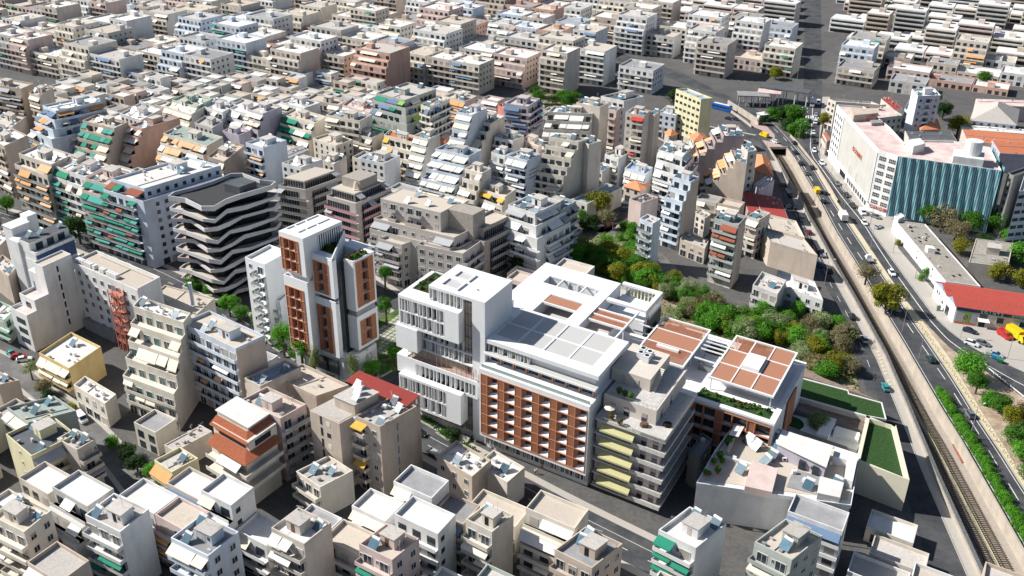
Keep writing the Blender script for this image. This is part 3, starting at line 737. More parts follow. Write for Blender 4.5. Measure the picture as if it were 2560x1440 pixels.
B_('white block with a long covered veranda', (562, 268), (640, 290), (684, 268), 18, wall='white', lf='b', awn=('white', 'peach', 'cream'), ap=.8, st=2, step=3, roof='white')
B_('lilac block with a pink flat roof', (556, 327), (597, 338), (626, 325), 16, wall='lilac', lf='n', roof='pink', sol=1)
B_('grey block with a dark penthouse amid terraces', (486, 306), (530, 320), (556, 303), 18, wall='grey', lf='w', roof='concrete', sol=0)
B_('light blue tower-like block with a blue roof edge', (614, 356), (658, 369), (716, 350), 22, wall='bluewhite', lf='b', awn='peach', ap=.4, roof='white', sol=3)
B_('block with a tall blank lilac side wall', (618, 272), (657, 284), (704, 266), 20, wall='lilac', lf='b', awn='cream', ap=.8, st=2, step=2.2, roof='beige')
B_('stepped block with bright green awnings', (706, 285), (785, 308), (817, 291), 17, wall='cream', lf='b', st=2, step=2.8, awn=('white', 'green'), ap=.9, roof='beige', seed=12, sol=1)
B_('tall framed block with square white loggias', (815, 287), (899, 302), (930, 286), 21, wall='cream', lf='b', awn='cream', ap=.4, roof='grey', sol=4)
B_('old beige block with windows round the corner', (782, 345), (839, 364), (882, 349), 14, wall='cream', lf='w', rf='w', roof='beige', sol=0, win=(1.0, 1.5))
B_('worn white block behind the taupe pair', (704, 407), (752, 418), (806, 398), 18, wall='white', lf='w', rf='s', roof='white', sol=1)
B_('small worn beige block between the taupe pair', (796, 398), (834, 410), (866, 392), 13, wall='beige', lf='w', roof='white', sol=2)
B_('low grey shed with a ribbed metal roof', (694, 388), (709, 401), (772, 374), 11, wall='grey', lf='n', roof='grey', ph=0, sol=0, par=.2)
B_('beige block with a rust-red canopy far back', (764, 247), (848, 262), (872, 248), 17, wall='beige', lf='b', awn=('brown', 'white'), ap=.7, st=1, roof='beige')
B_('pink-banded block with white awnings far back', (856, 262), (924, 282), (948, 262), 18, wall='pink', lf='b', awn='white', ap=.8, st=2, roof='pink')
B_('large grey-green corner block with wraparound balconies', (940, 232), (1012, 250), (1090, 222), 27, wall='greygreen', lf='b', rf='b', st=3, step=1.8, sd='LR', awn=('white', 'lime', 'green', 'blue'), ap=.45, rail='g', sol=2)
B_('cream block with rounded solid balconies', (1052, 262), (1074, 269), (1124, 246), 26, wall='cream', lf='b', rf='b', awn='blue', ap=.15, sol=2)
B_('beige block with an orange awning far back', (1112, 240), (1162, 254), (1192, 240), 18, wall='beige', lf='b', awn='orange', ap=.6)
B_('stepped white block with a pale blue side', (1141, 279), (1180, 287), (1218, 270), 26, wall='bluewhite', lf='b', st=4, step=1.8, awn=('white', 'cream'), ap=.85, roof='white', sol=1)
B_('stepped cream block beside the pale blue one', (1190, 299), (1226, 309), (1262, 290), 21, wall='cream', lf='b', st=3, step=3.5, awn=('white', 'red', 'cream'), ap=.8, roof='white', sol=2)
B_('small block with bright orange walls', (1099, 343), (1113, 348), (1130, 336), 13, wall='orange', lf='n', ph=0, sol=0, par=.3)
B_('beige block with long terraces and a small sign', (960, 337), (1031, 355), (1046, 341), 16, wall='cream', lf='b', st=2, step=3, awn=('cream', 'amber', 'grey'), ap=.7, roof='tile', sol=1)
B_('narrow block with stacked white awnings', (1033, 339), (1070, 348), (1100, 333), 22, rwall='beige', wall='cream', lf='b', st=4, step=1.5, awn='white', ap=1, roof='white', sol=4)
B_('pale blue block with a curved dark roof', (1088, 372), (1172, 390), (1204, 374), 22, wall='bluewhite', lf='b', st=3, step=3.2, awn=('cream', 'white', 'stripe'), ap=.9, roof='grey', sol=3)
B_('white and tan stepped block beside the curved roof', (1162, 421), (1205, 433), (1228, 420), 19, wall='cream', lf='b', st=3, step=2, awn='white', ap=.3, roof='white', sol=0, litter=False)
B_('slender white balcony block with laundry', (1228, 380), (1262, 390), (1282, 378), 21, wall='white', lf='b', awn='white', ap=.2, roof='grey', sol=2)
SIGNB = B_('pale blue block with a lettered side wall', (1268, 389), (1318, 401), (1352, 385), 22, wall='bluewhite', lf='b', awn='white', ap=.4, roof='concrete', sol=3)
B_('terraced beige row house with peach walls', (1200, 470), (1262, 492), (1290, 472), 13, wall='cream', lf='b', awn=('white', 'amber'), ap=.6, st=1, roof='beige', sol=0)
B_('tall cream block with slotted balcony fronts', (1372, 341), (1446, 354), (1471, 346), 28, rwall='beige', wall='cream', lf='b', st=4, step=1.9, awn=('cream', 'stripe'), ap=.35, roof='grey', sol=2, proj=1.6)
B_('tall blank beige slab behind slotted balconies', (1450, 351), (1472, 361), (1504, 352), 27, wall='beige', lf='n', roof='grey', ph=0, sol=2)
B_('yellowish stepped block with rooftop heaters', (1369, 279), (1481, 284), (1494, 270), 27, rwall='beige', wall='cream', lf='b', st=2, step=3, awn='white', ap=.5, roof='white', sol=4)
B_('very tall beige slab with rope-thin joints', (1441, 256), (1500, 268), (1522, 257), 30, wall='beige', lf='n', rf='n', roof='white', sol=2)
B_('slim block with a peach side wall', (1518, 272), (1541, 277), (1554, 268), 24, wall='pink', lf='b', awn='cream', ap=.3, roof='white', sol=1)
B_('tall slab with red awning and framed balconies', (1564, 281), (1611, 289), (1628, 276), 30, wall='beige', lf='p', awn=('cream', 'red'), ap=.35, roof='white', sol=2)
B_('twin blank slab of the red-awning tower', (1622, 283), (1637, 287), (1651, 278), 29, wall='beige', lf='n', roof='white', ph=0, sol=1)
B_('low white office with a row of small windows', (1646, 280), (1690, 288), (1708, 274), 12, wall='bluewhite', lf='w', roof='white', sol=0)
B_('tall cream office slab with paired windows', (1690, 222), (1753, 247), (1782, 245), 23, wall='paleyellow', lf='w', roof='blue', sol=0, win=(1.9, 1.2), shut='shutter')
B_('white block with a vertical tree strip', (1502, 240), (1560, 252), (1610, 240), 26, wall='white', lf='p', awn='white', ap=.2, roof='dark')
B_('tiny orange-roofed cottage by the narrow street', (1662, 330), (1676, 342), (1694, 334), 7, hip=True, wall='tan', lf='n', ph=0, sol=0, par=.1, roof='tile')
B_('tan house under a hipped orange roof', (1724, 336), (1735, 352), (1770, 350), 13, wall='cream', lf='w', rf='n', hip=True, roof='tile', ph=0, sol=0, par=.15)
B_('big white-grey corner block with solar roof', (1646, 374), (1706, 392), (1728, 366), 23, wall='white', lf='b', rf='b', st=2, step=2, sd='LR', awn='white', ap=.4, roof='white', sol=4)
B_('tall block with curved blue balconies', (1682, 441), (1727, 455), (1748, 442), 25, rwall='tan', wall='bluewhite', lf='b', st=2, step=2.5, awn='white', ap=.2, roof='grey', sol=3, proj=1.8)
B_('low lilac-pink house with a dark roof', (1573, 497), (1603, 508), (1646, 493), 10, wall='pink', lf='n', roof='dark', ph=0, sol=0)
B_('narrow white block with a pale blue side', (1599, 546), (1632, 559), (1652, 547), 18, wall='bluewhite', lf='b', awn=None, roof='pink', ph=0, sol=0, rail='g')
B_('mauve-walled block with white rippling balconies', (1795, 312), (1809, 339), (1861, 340), 24, wall='mauve', lf='b', st=3, step=3, awn=('white', 'peach'), ap=.5, roof='white', sol=3, proj=1.8)
B_('stepped tan block with peach balconies', (1826, 374), (1838, 402), (1867, 408), 23, wall='tan', lf='b', st=4, step=2.6, awn=('peach', 'orange', 'white'), ap=.7, roof='beige', sol=3, proj=1.8)
B_('grey rear block with dark window bays', (1854, 362), (1870, 380), (1893, 375), 22, wall='grey', lf='n', rf='w', roof='concrete', sol=2)
B_('slim block with two rust-orange awnings', (1786, 545), (1846, 563), (1866, 540), 23, rwall='tan', wall='greygreen', lf='b', awn=('brown', 'white'), ap=.55, roof='grey', sol=3, proj=1.5)
B_('beige block behind the rust-awning one', (1868, 540), (1898, 550), (1926, 532), 15, wall='beige', lf='b', rf='w', awn=('cream', 'amber'), ap=.5, roof='grey', sol=1)
B_('small beige penthouse house', (1738, 531), (1764, 545), (1778, 535), 8, wall='beige', lf='w', roof='white', ph=0, sol=0)
B_('pale lilac low building near the motorway', (1884, 460), (1897, 475), (1936, 450), 8, wall='lilac', lf='n', roof='white', ph=0, sol=0)
B_('low shop with a maroon metal roof', (1870, 528), (1972, 548), (1950, 494), 6, wall='mauve', lf='w', roof='redmetal', ph=0, sol=0, par=.15, quad=None)
B_('low house with dark brown roof by the cutting', (1888, 425), (1932, 440), (1922, 398), 6, hip=True, wall='tan', lf='n', roof='tile', ph=0, sol=0, par=.15)
B_('flat beige roof house by the side street', (1925, 572), (2012, 594), (1990, 552), 7, wall='beige', lf='s', roof='beige', ph=0, sol=0)
B_('tan house with a big blank sunlit wall', (1926, 603), (2044, 638), (2010, 596), 9.5, wall='tan', lf='n', roof='concrete', ph=0, sol=0)
B_('low white shop with a red canopy', (1962, 718), (2058, 750), (2036, 703), 6.5, wall='white', lf='w', roof='white', ph=1, sol=0)
B_('small grey house with a long balcony', (1882, 712), (1944, 735), (1966, 700), 9, wall='grey', lf='b', awn=None, roof='concrete', ph=0, sol=1)
B_('ruined stone house among the scrub', (1700, 598), (1762, 622), (1772, 600), 6, wall='tan', lf='w', roof='concrete', ph=0, sol=0)
B_('white corner block with grey slabs over the hill street', (1270, 512), (1338, 534), (1402, 503), 23, wall='white', lf='b', rf='b', st=2, step=2.2, sd='LR', awn=('grey', 'white'), ap=.55, rail='s', roof='grey', sol=3)
B_('grey-slabbed end block above the hill street', (1346, 512), (1398, 528), (1440, 502), 20, wall='greygreen', lf='b', rf='b', awn='grey', ap=.2, roof='blue', sol=1, rail='s')
B_('old house with a big slate-blue roof', (1428, 498), (1468, 509), (1556, 468), 8, wall='cream', lf='w', roof='blue', ph=0, sol=0)
B_('small white block with an open roof room', (1512, 385), (1546, 396), (1578, 379), 13, wall='white', lf='b', awn='cream', ap=.3, roof='concrete', sol=0)
B_('low pale block with a slate-blue roof', (1562, 420), (1614, 436), (1632, 418), 11, wall='bluewhite', lf='b', awn='cream', ap=.5, roof='blue', sol=1)
B_('cottage row with red-brown roofs', (1560, 465), (1600, 476), (1626, 460), 6, wall='beige', hip=True, lf='w', roof='tile', ph=0, sol=0, par=.1)
B_('slender grey block beside the cottages', (1480, 420), (1506, 428), (1540, 408), 9, wall='grey', lf='w', roof='concrete', ph=0, sol=1)
B_('peach terrace houses below the cream slab', (1300, 350), (1345, 366), (1368, 352), 12, wall='pink', lf='w', roof='beige', sol=1)
B_('white roof houses above the lettered wall', (1290, 300), (1335, 315), (1362, 300), 14, wall='white', lf='b', awn='cream', ap=.4, roof='white', sol=1)
B_('mauve-sided block at the scrubby hill foot', (1262, 258), (1320, 266), (1350, 246), 24, wall='lilac', lf='b', rf='b', awn='blue', ap=.3, roof='concrete')
B_('coral-walled house beyond the stepped white block', (1244, 262), (1276, 277), (1300, 268), 15, wall='coral', lf='n', rf='n', roof='grey', sol=0)
B_('cream block above the tile canopy', (870, 330), (930, 345), (960, 328), 15, wall='beige', lf='b', awn='cream', ap=.5, roof='concrete', sol=2)
B_('pale block with striped awnings above the green ones', (700, 255), (760, 270), (800, 256), 18, wall='white', lf='b', awn=WC, ap=.7, roof='white')
B_('white terrace house under the framed loggias', (900, 395), (960, 408), (1000, 388), 15, wall='white', lf='w', roof='grey', sol=2)
B_('low beige house beside the dark tree hollow', (880, 392), (915, 402), (945, 386), 10, wall='beige', lf='w', roof='blue', sol=0, ph=0)
B_('white block right of the narrow awning stack', (1236, 342), (1282, 352), (1310, 338), 15, wall='white', lf='b', awn=('cream', 'red'), ap=.4, roof='white', sol=2)
# beyond the motorway
B_('grey-beige office behind the great white department store', (2070, 246), (2090, 254), (2200, 262), 15, wall='beige', lf='w', rf='w', roof='concrete', sol=0)
B_('low olive-grey annex behind the store roof', (2150, 268), (2190, 296), (2257, 288), 13, wall='greygreen', lf='n', rf='w', roof='pink', sol=0, ph=0)
B_('red-roofed shed behind the annex', (2203, 246), (2238, 276), (2256, 270), 9, wall='beige', lf='n', roof='redmetal', ph=0, sol=0, par=.15)
B_('white apartment tower with small balconies', (2280, 222), (2295, 240), (2352, 238), 22, wall='bluewhite', lf='n', rf='p', awn=None, roof='white', sol=1)
B_('white low house before the white tower', (2262, 270), (2284, 292), (2296, 268), 7, wall='bluewhite', lf='w', roof='white', ph=0, sol=0)
B_('brick-coloured hipped roof house', (2296, 298), (2302, 324), (2350, 322), 7, hip=True, wall='salmon', lf='n', roof='tile', ph=0, sol=0, par=.1)
B_('warehouse with a wide grey vaulted roof', (2440, 262), (2428, 300), (2540, 312), 9, wall='bluewhite', lf='n', rf='w', hip=True, roof='concrete', ph=0, sol=0, par=.2)
B_('pale long shed roof at the top edge', (2440, 246), (2450, 262), (2640, 268), 8, wall='pink', lf='n', roof='pink', ph=0, sol=0, par=.15)
B_('long shed with bright orange tiles', (2405, 322), (2418, 352), (2640, 372), 8, wall='pink', lf='n', rf='n', roof='tile', ph=0, sol=0, par=.12)
B_('long shed behind it with pale roof panels', (2400, 310), (2404, 322), (2640, 340), 7, wall='beige', lf='n', roof='white', ph=0, sol=0, par=.15)
B_('orange and lilac low shop roofs', (2480, 350), (2500, 382), (2640, 390), 9, wall='lilac', lf='n', roof='tile', ph=0, sol=0, par=.12)
B_('grey-beige shed wall behind the store', (2262, 326), (2272, 345), (2392, 350), 7, wall='beige', lf='n', roof='dark', ph=0, sol=0, par=.15)
B_('shaded dark office at the frame edge', (2535, 440), (2520, 432), (2600, 405), 24, wall='darkgrey', lf='w', rf='w', roof='dark', sol=0)
B_('white office with ribbon windows at the frame edge', (2560, 440), (2548, 478), (2640, 470), 24, wall='bluewhite', lf='w', rf='w', roof='concrete', sol=0, win=(2.4, 1.3))
DEP = B_('long derelict flat-roofed depot with white street wall', (2238, 550), (2364, 703), (2452, 716), 5.2, wall='white', lf='s', rf='n', roof='worn', ph=0, sol=0, par=.35)
B_('rear wing of the derelict depot with a small hut', (2440, 596), (2422, 655), (2520, 668), 5.0, wall='beige', lf='n', roof='worn', ph=1, sol=0, par=.3)
B_('little white guard hut at the depot end', (2236, 540), (2246, 548), (2262, 540), 6.5, wall='white', lf='n', roof='white', ph=0, sol=0, par=.2)
B_('small old house between avenue and store', (2056, 332), (2068, 352), (2078, 350), 7, wall='pink', lf='w', roof='tile', ph=0, sol=0, par=.1)
r_ = random.Random(17)
for k in range(14):
    mb = MB(DEP['fr']); u, v = r_.uniform(4, DEP['fr'].a - 4), r_.uniform(2, DEP['fr'].b - 3); mb.box(u, u + 1.3, v, v + .8, DEP['z'], DEP['z'] + .12); mb.obj('roof_hatch', 'black', DEP['t'])
mb = MB(DEP['fr']); mb.box(DEP['fr'].a * .45, DEP['fr'].a * .45 + 2.6, 2, 4.4, DEP['z'], DEP['z'] + 2.0); mb.obj('roof_hut', 'wall_white', DEP['t'])
# the foreground rows
B_('mint house at the photo edge', (-30, 782), (10, 800), (40, 770), 8, wall='mint', lf='b', rf='b', awn=None, roof='white', sol=0, ph=0)
B_('low beige sheds beside the hospital slab', (-20, 660), (20, 690), (46, 665), 10, wall='tan', lf='n', roof='concrete', ph=0, sol=1)
B_('white-roofed low house beyond the hospital slab', (-40, 600), (-5, 618), (26, 588), 12, wall='tan', lf='n', roof='white', ph=0, sol=0)
B_('yellow house with a white roof terrace', (97, 882), (172, 921), (252, 866), 9.2, wall='yellow', lf='b', awn='cream', ap=.9, roof='white', ph=0, sol=1, proj=1.6)
B_('old neoclassical house with a white roof', (184, 962), (262, 1009), (290, 985), 7.4, wall='cream', lf='w', roof='white', ph=0, sol=0, win=(1.0, 1.9))
B_('cream building with stepped terraces and glass strips', (332, 765), (458, 806), (476, 782), 25, n=7, wall='cream', lf='b', rf='n', st=4, step=3.0, awn='cream', ap=.16, roof='white', sol=2, proj=.5, shut='glass_teal', seed=3)
B_('pale blue block with deep loggias and laundry', (452, 806), (589, 871), (661, 838), 23, rwall='tan', wall='bluewhite', lf='b', rf='n', awn=('peach', 'white'), ap=.12, roof='beige', sol=2, proj=.9, shut='shutter', seed=9)
B_('grey roofed corner block over the alley', (17, 1018), (70, 1056), (190, 1026), 13, wall='greygreen', lf='b', rf='n', awn='cream', ap=.3, roof='roof_green'[5:], sol=2, ph=0)
B_('yellowish block with dark roof terraces', (14, 1085), (78, 1140), (190, 1085), 12.5, wall='paleyellow', lf='s', rf='b', awn='grey', ap=.6, roof='dark', sol=2, ph=1)
B_('beige block end with blank wall and dark notches', (142, 1096), (192, 1124), (238, 1098), 12.5, wall='beige', lf='n', rf='b', awn='grey', ap=.5, roof='concrete', sol=2, ph=0)
B_('low tan house under stairs by the alley', (-60, 940), (-5, 962), (48, 950), 8, wall='tan', lf='n', roof='concrete', sol=1, ph=0)
B_('small concrete-roofed annex behind the tiled terraces', (385, 1150), (430, 1180), (495, 1145), 7, wall='paleyellow', lf='b', awn='orange', ap=1, roof='concrete', sol=1, ph=0)
B_('low concrete yard roof below the cream building', (410, 1112), (438, 1128), (530, 1078), 6, wall='beige', lf='n', roof='concrete', sol=0, ph=0, par=.3)
B_('beige balcony block beside the tiled terraces', (602, 1000), (700, 1046), (765, 1010), 18, wall='pink', lf='n', rf='b', awn=None, roof='beige', sol=1, ph=1, rail='g', seed=21)
B_('flat block with a slate-blue roof terrace', (610, 945), (650, 965), (752, 918), 15, wall='beige', lf='n', rf='n', roof='blue', sol=2, ph=0)
B_('low pergola roof along the main street', (676, 935), (790, 990), (872, 962), 13, wall='tan', lf='n', rf='n', roof='beige', sol=0, ph=0)
B_('low end house with grey roof and red tiles', (740, 1178), (800, 1218), (882, 1176), 9, wall='cream', lf='b', awn=None, roof='concrete', sol=2, ph=0)
B_('small white-roofed house below the department', (1092, 1140), (1180, 1192), (1228, 1150), 10.5, wall='tan', lf='w', rf='n', roof='white', sol=1, ph=0, win=(1.1, 1.4))
B_('low white roof behind the small house', (1190, 1160), (1268, 1206), (1312, 1168), 8.5, wall='cream', lf='n', roof='white', sol=1, ph=0)
B_('grey-roofed house squeezed beside the terraced block', (1722, 1130), (1748, 1148), (1782, 1098), 9, wall='darkgrey', lf='n', rf='w', roof='grey', sol=0, ph=0)
# below the foreground rows
for i, (x, y, w_, wl, lab) in enumerate(((-160, 1240, 150, 'tan', 'tan block beyond the lower left corner'), (60, 1330, 150, 'cream', 'cream block nearest the camera under the grey roofs'), (300, 1330, 160, 'white', 'white block nearest the camera by the alley'),
        (520, 1390, 170, 'bluewhite', 'pale blue block nearest the camera under the tiled terraces'), (760, 1360, 150, 'beige', 'beige block nearest the camera below the brown tower'), (980, 1400, 150, 'pink', 'pinkish block nearest the camera beyond the main street'),
        (1230, 1330, 120, 'cream', 'cream block nearest the camera below the white roofs'), (1480, 1420, 170, 'tan', 'tan block nearest the camera below the terraced block'), (1740, 1370, 170, 'white', 'white block nearest the camera below the roof garden'), (1980, 1400, 170, 'greygreen', 'grey block nearest the camera beside the lawn roof'))):
    B_(lab, (x - w_ * .55, y - w_ * .27), (x, y), (x + w_ * .45, y - w_ * .36), 17, wall=wl, lf='b', rf='w' if i % 2 else 'n', awn=('cream', 'white', 'green')[i % 3], ap=.35, roof=('white', 'beige', 'concrete', 'grey')[i % 4], seed=i + 50, sol=2)
# ------------------------------------------------------------ new white and terracotta complex
mat('warm_glass', (.42, .37, .30), 0.3, 0.35, 0.5, spec=.5, rnd=0.3)
mat('soil', (.05, .04, .03), 1, .2, 1)
def part(fr, name, m, parent, *boxes, kind=None):
    mb = MB(fr)
    for b in boxes: mb.box(*b)
    return mb.obj(name, m, parent, kind=kind)
def planting(fr, parent, u0, u1, v0, v1, z, n=30, seed=1, hmax=1.0, top=False):
    """grass bed with small shrubs, each shrub a part"""
    r = random.Random(seed); part(fr, 'grass_bed', 'lawn', parent, (u0, u1, v0, v1, z, z + .12))
    for i in range(n):
        u, v = r.uniform(u0 + .3, u1 - .3), r.uniform(v0 + .3, v1 - .3); s = r.uniform(.35, .75) * hmax
        mb = MB()
        for k in range(42):
            a, e = r.uniform(0, 6.28), r.uniform(-.2, 1.5); q = s * r.uniform(.6, 1)
            c = Vector((math.cos(a) * math.cos(e) * q, math.sin(a) * math.cos(e) * q, abs(math.sin(e)) * q * 1.2 + .1)); d = s * .35
            x = Vector((r.uniform(-1, 1), r.uniform(-1, 1), r.uniform(-.6, .6))).normalized() * d; y = x.cross(Vector((r.uniform(-1, 1), r.uniform(-1, 1), 1))).normalized() * d
            mb.face([c - x, c + y, c + x, c - y])
        mb.obj('shrub', r.choice(['leaf_bronze', 'leaf_green', 'leaf_dark', 'leaf_bronze', 'leaf_green']), parent, fr.rel(u, v, z + .1))
def shell(mb, face, base, a0, a1, z0, z1, op, depth):
    """outer skin, 'depth' thick, with one rectangular opening op = (b0, b1, c0, c1)"""
    b0, b1, c0, c1 = op
    for q in ((a0, b0, z0, z1), (b1, a1, z0, z1), (b0, b1, z0, c0), (b0, b1, c1, z1)):
        if q[1] - q[0] > .01 and q[3] - q[2] > .01: fbox(mb, face, base, q[0], q[1], -depth, 0, q[2], q[3])
def wood_grid(fr, parent, face, base, b0, b1, c0, c1, cols, rows, depth=1.3, proud=.18):
    """terracotta frame grid; cols is a list of ('s' slats | 'w' window, width share)"""
    tot = sum(w for _, w in cols); x = b0; xs = [b0]
    for _, w in cols: x += (b1 - b0) * w / tot; xs.append(x)
    zs = [c0 + (c1 - c0) * i / rows for i in range(rows + 1)]
    fm = MB(fr)
    for q in xs: fbox(fm, face, base, q - .07, q + .07, -depth if 0 else -.5, proud, c0, c1)
    for q in zs: fbox(fm, face, base, b0, b1, -.5, proud + .03, q - .09, q + .09)
    fm.obj('facade_frame', 'terracotta', parent)
    cache = {}
    for i, (k, w) in enumerate(cols):
        for j in range(rows):
            a0, a1, z0, z1 = xs[i] + .07, xs[i + 1] - .07, zs[j] + .09, zs[j + 1] - .09
            key = (k, round(a1 - a0, 2)); o0 = fr.rel(*fpos(face, base, a0, 0, z0))
            if key not in cache:
                mb = MB(fr); W_, H_ = a1 - a0, z1 - z0
                if k == 's':
                    n = max(4, int(W_ / .22))
                    for q in range(n): fbox(mb, face, (0, 0), W_ * q / n + .02, W_ * (q + .62) / n, -.10, .06, 0, H_, 0)
                    fbox(mb, face, (0, 0), 0, W_, -.22, -.12, 0, H_, 1)
                elif k == 'r':
                    fbox(mb, face, (0, 0), 0, W_, -depth + .02, -depth + .08, .02, H_ * .98, 2)
                    fbox(mb, face, (0, 0), 0, W_, -depth + .08, -.1, 0, .06, 3); fbox(mb, face, (0, 0), 0, .06, -depth + .08, -.3, .06, H_, 3)
                    pl_ = lambda a_, o_: (a_, -o_) if face == 'L' else (-o_, a_)
                    P4 = [pl_(W_ * .72, -depth + .1), pl_(W_ - .02, -.15), pl_(W_, -.12), pl_(W_, -depth + .1)]
                    mb.hexa([(*q, .06) for q in P4] + [(*q, H_ - .02) for q in P4], 1)
                    Q4 = [pl_(0, -depth + .1), pl_(W_ * .7, -depth + .1), pl_(W_ * .95, -.15), pl_(0, -.15)]
                    mb.hexa([(Q4[0][0], Q4[0][1], .06), (Q4[1][0], Q4[1][1], .06), (Q4[2][0], Q4[2][1], .06), (Q4[3][0], Q4[3][1], .06), (Q4[0][0], Q4[0][1], 1.15), (Q4[1][0], Q4[1][1], .5), (Q4[2][0], Q4[2][1], .08), (Q4[3][0], Q4[3][1], .25)], 3)  # white wedge shaped as the sunlit triangle low in the recess
                else:
                    fbox(mb, face, (0, 0), 0, W_, -depth + .02, -depth + .08, .02, H_ * .98, 2)
                    fbox(mb, face, (0, 0), 0, W_, -depth + .08, -.2, 0, .06, 3)
                    fbox(mb, face, (0, 0), W_ * .5 - .04, W_ * .5 + .04, -depth + .08, -depth + .14, .06, H_ * .98, 4)
                    fbox(mb, face, (0, 0), W_ - .05, W_, -depth + .08, -.5, .06, H_, 1)
                    fbox(mb, face, (0, 0), 0, .05, -depth + .08, -.5, .06, H_, 1)
                cache[key] = mb.mesh('slatted_screen' if k == 's' else 'recessed_window', ['terracotta', 'terracotta_panel', 'glass', 'cg_white', 'frame_brown'])
            inst('slatted_screen' if k == 's' else 'recessed_window', cache[key], parent, o0)
def fin_rows(fr, parent, face, base, a0, a1, z0, z1, depth=1.1, seed=0, m='cg_white'):
    """one storey of irregular upright fins in front of glass"""
    r = random.Random(seed); part_m = MB(fr); fbox(part_m, face, base, a0, a1, -depth, -depth + .05, z0, z1)
    part_m.obj('glazing', 'glass', parent)
    a = a0; cache = None
    mb = MB(fr); fbox(mb, face, (0, 0), 0, .16, -depth + .05, 0, 0, z1 - z0); me = mb.mesh('fin', m)
    while a < a1 - .1:
        inst('fin', me, parent, fr.rel(*fpos(face, base, a, 0, z0))); w = r.choice((.42, .45, .7, .95, 1.3, 1.5))
        if w > .9 and r.random() < .6:
            q = MB(fr); fbox(q, face, base, a + w * .55, min(a + w * .9, a1), -depth + .05, -depth + .12, z0 + .2, z1 - .25); q.obj('curtain', 'warm_glass', parent)
        a += w

FW = mkframe((1071.6, 713), (1212, 757), (1281, 701), 40.0)     # master frame of the complex
ow = lambda: (FW.O.x, FW.O.y, 0)
# --- slab tower
t = empty('white_tower', ow()); tag(t, 'tall white slab building with rows of upright fins and a roof garden', 'office building')
mb = MB(FW); DD = 1.2
mb.box(0, .01 + 3.6, 0, 13.3, 0, 40); mb.box(3.6, 6.2, DD, 13.3, 0, 40)      # solid pier, then the recessed stair strip
mb.box(6.2, 16.2, DD, 13.3, 0, 39.4); mb.box(6.2, 16.2, -.0, DD, 39.3, 40); mb.box(3.6, 6.2, 0, DD, 39.2, 40); mb.box(16.0, 16.2, 0, DD, 36.2, 39.3); mb.box(6.2, 16.2, DD, 13.3, 39.4, 40)
mb.box(16.2, 24.4, DD, 13.3, 4.5, 35.2)
mb.obj('wall', 'cg_white', t)
part(FW, 'ground_floor', 'cg_white', t, (4, 23.5, .4, 12.8, 0, 1.6), (4, 23.5, 1.6, 12.8, 1.6, 5.2))
mb = MB(FW); fbox(mb, 'L', (0, 0), 7, 22.8, -.6, -.45, 1.6, 4.4, 0); a = 7.2
while a < 22.8: fbox(mb, 'L', (0, 0), a, a + .1, -.5, -.35, 1.6, 4.4, 1); a += 1.6
mb.obj('shop_window', ['warm_glass', 'frame_brown'], t)
mb = MB(FW)       # glass stair strip
fbox(mb, 'L', (0, 0), 3.6, 6.2, -1.0, -.9, 1.5, 39.2, 0)
mb.obj('stair_glazing', 'warm_glass', t)
mb = MB(FW)
for a in (3.6, 4.45, 5.3, 6.12): fbox(mb, 'L', (0, 0), a, a + .08, -.95, -.8, 1.5, 39.2)
z = 3.0
while z < 39: fbox(mb, 'L', (0, 0), 3.6, 6.2, -.95, -.8, z, z + .1); z += 3.2
mb.obj('stair_mullions', 'frame_brown', t)
for i in range(11): part(FW, 'stair_landing', 'cg_white', t, (3.7, 6.1, -.0 + 1.0, 1.19, 1.5 + 3.4 * i, 1.9 + 3.4 * i))
# roof of the slab: recessed light wells
for u0, u1, v0, v1 in ((8.8, 13.4, 1.6, 5.2), (8.8, 13.0, 6.8, 10.0)):
    part(FW, 'roof_recess', 'screen_grey', t, (u0, u1, v0, v1, 40, 40.03))
    part(FW, 'recess_kerb', 'cg_white', t, (u0 - .3, u1 + .3, v0 - .3, v0, 40, 40.45), (u0 - .3, u1 + .3, v1, v1 + .3, 40, 40.45), (u0 - .3, u0, v0, v1, 40, 40.45), (u1, u1 + .3, v0, v1, 40, 40.45))
part(FW, 'roof_hatch', 'roof_grey', t, (4.4, 4.9, 4.2, 4.6, 40, 40.2))
fin_rows(FW, t, 'L', (0, 0), 6.3, 16.0, 36.2, 39.3, 1.1, 3)
# top projecting volume: two storeys of fins with a blank end
F1 = -1.8
mb = MB(FW); mb.box(6.4, 24.4, F1 - 0, DD, 35.2, 36.0); mb.box(6.4, 24.4, F1, DD, 27.6, 28.3); mb.box(6.4, 10.6, F1, DD, 28.3, 35.2); mb.box(24.0, 24.4, F1, DD, 28.3, 35.2); mb.box(10.6, 24.0, F1 + 1.15, DD, 28.3, 35.2)
mb.box(10.6, 24.0, F1, F1 + 1.15, 31.6, 31.95); mb.obj('wall', 'cg_white', t)
fin_rows(FW, t, 'L', (1.8, 0), 10.7, 24.0, 31.95, 35.2, 1.1, 5); fin_rows(FW, t, 'L', (1.8, 0), 10.7, 24.0, 28.3, 31.6, 1.1, 6)
part(FW, 'roof', 'cg_white', t, (6.4, 24.4, DD, 13.3, 35.2, 36.0))
part(FW, 'planter_wall', 'cg_white', t, (16.6, 23.0, 1.6, 1.85, 36, 36.5), (22.75, 23.0, 1.85, 12.6, 36, 36.5), (16.6, 23.0, 12.35, 12.6, 36, 36.5))
planting(FW, t, 16.7, 22.7, 1.9, 12.3, 36.0, 26, 4)
# blank left box
part(FW, 'side_box', 'cg_white', t, (18.8, 25.4, -2.2, 12, 21.2, 27.6))
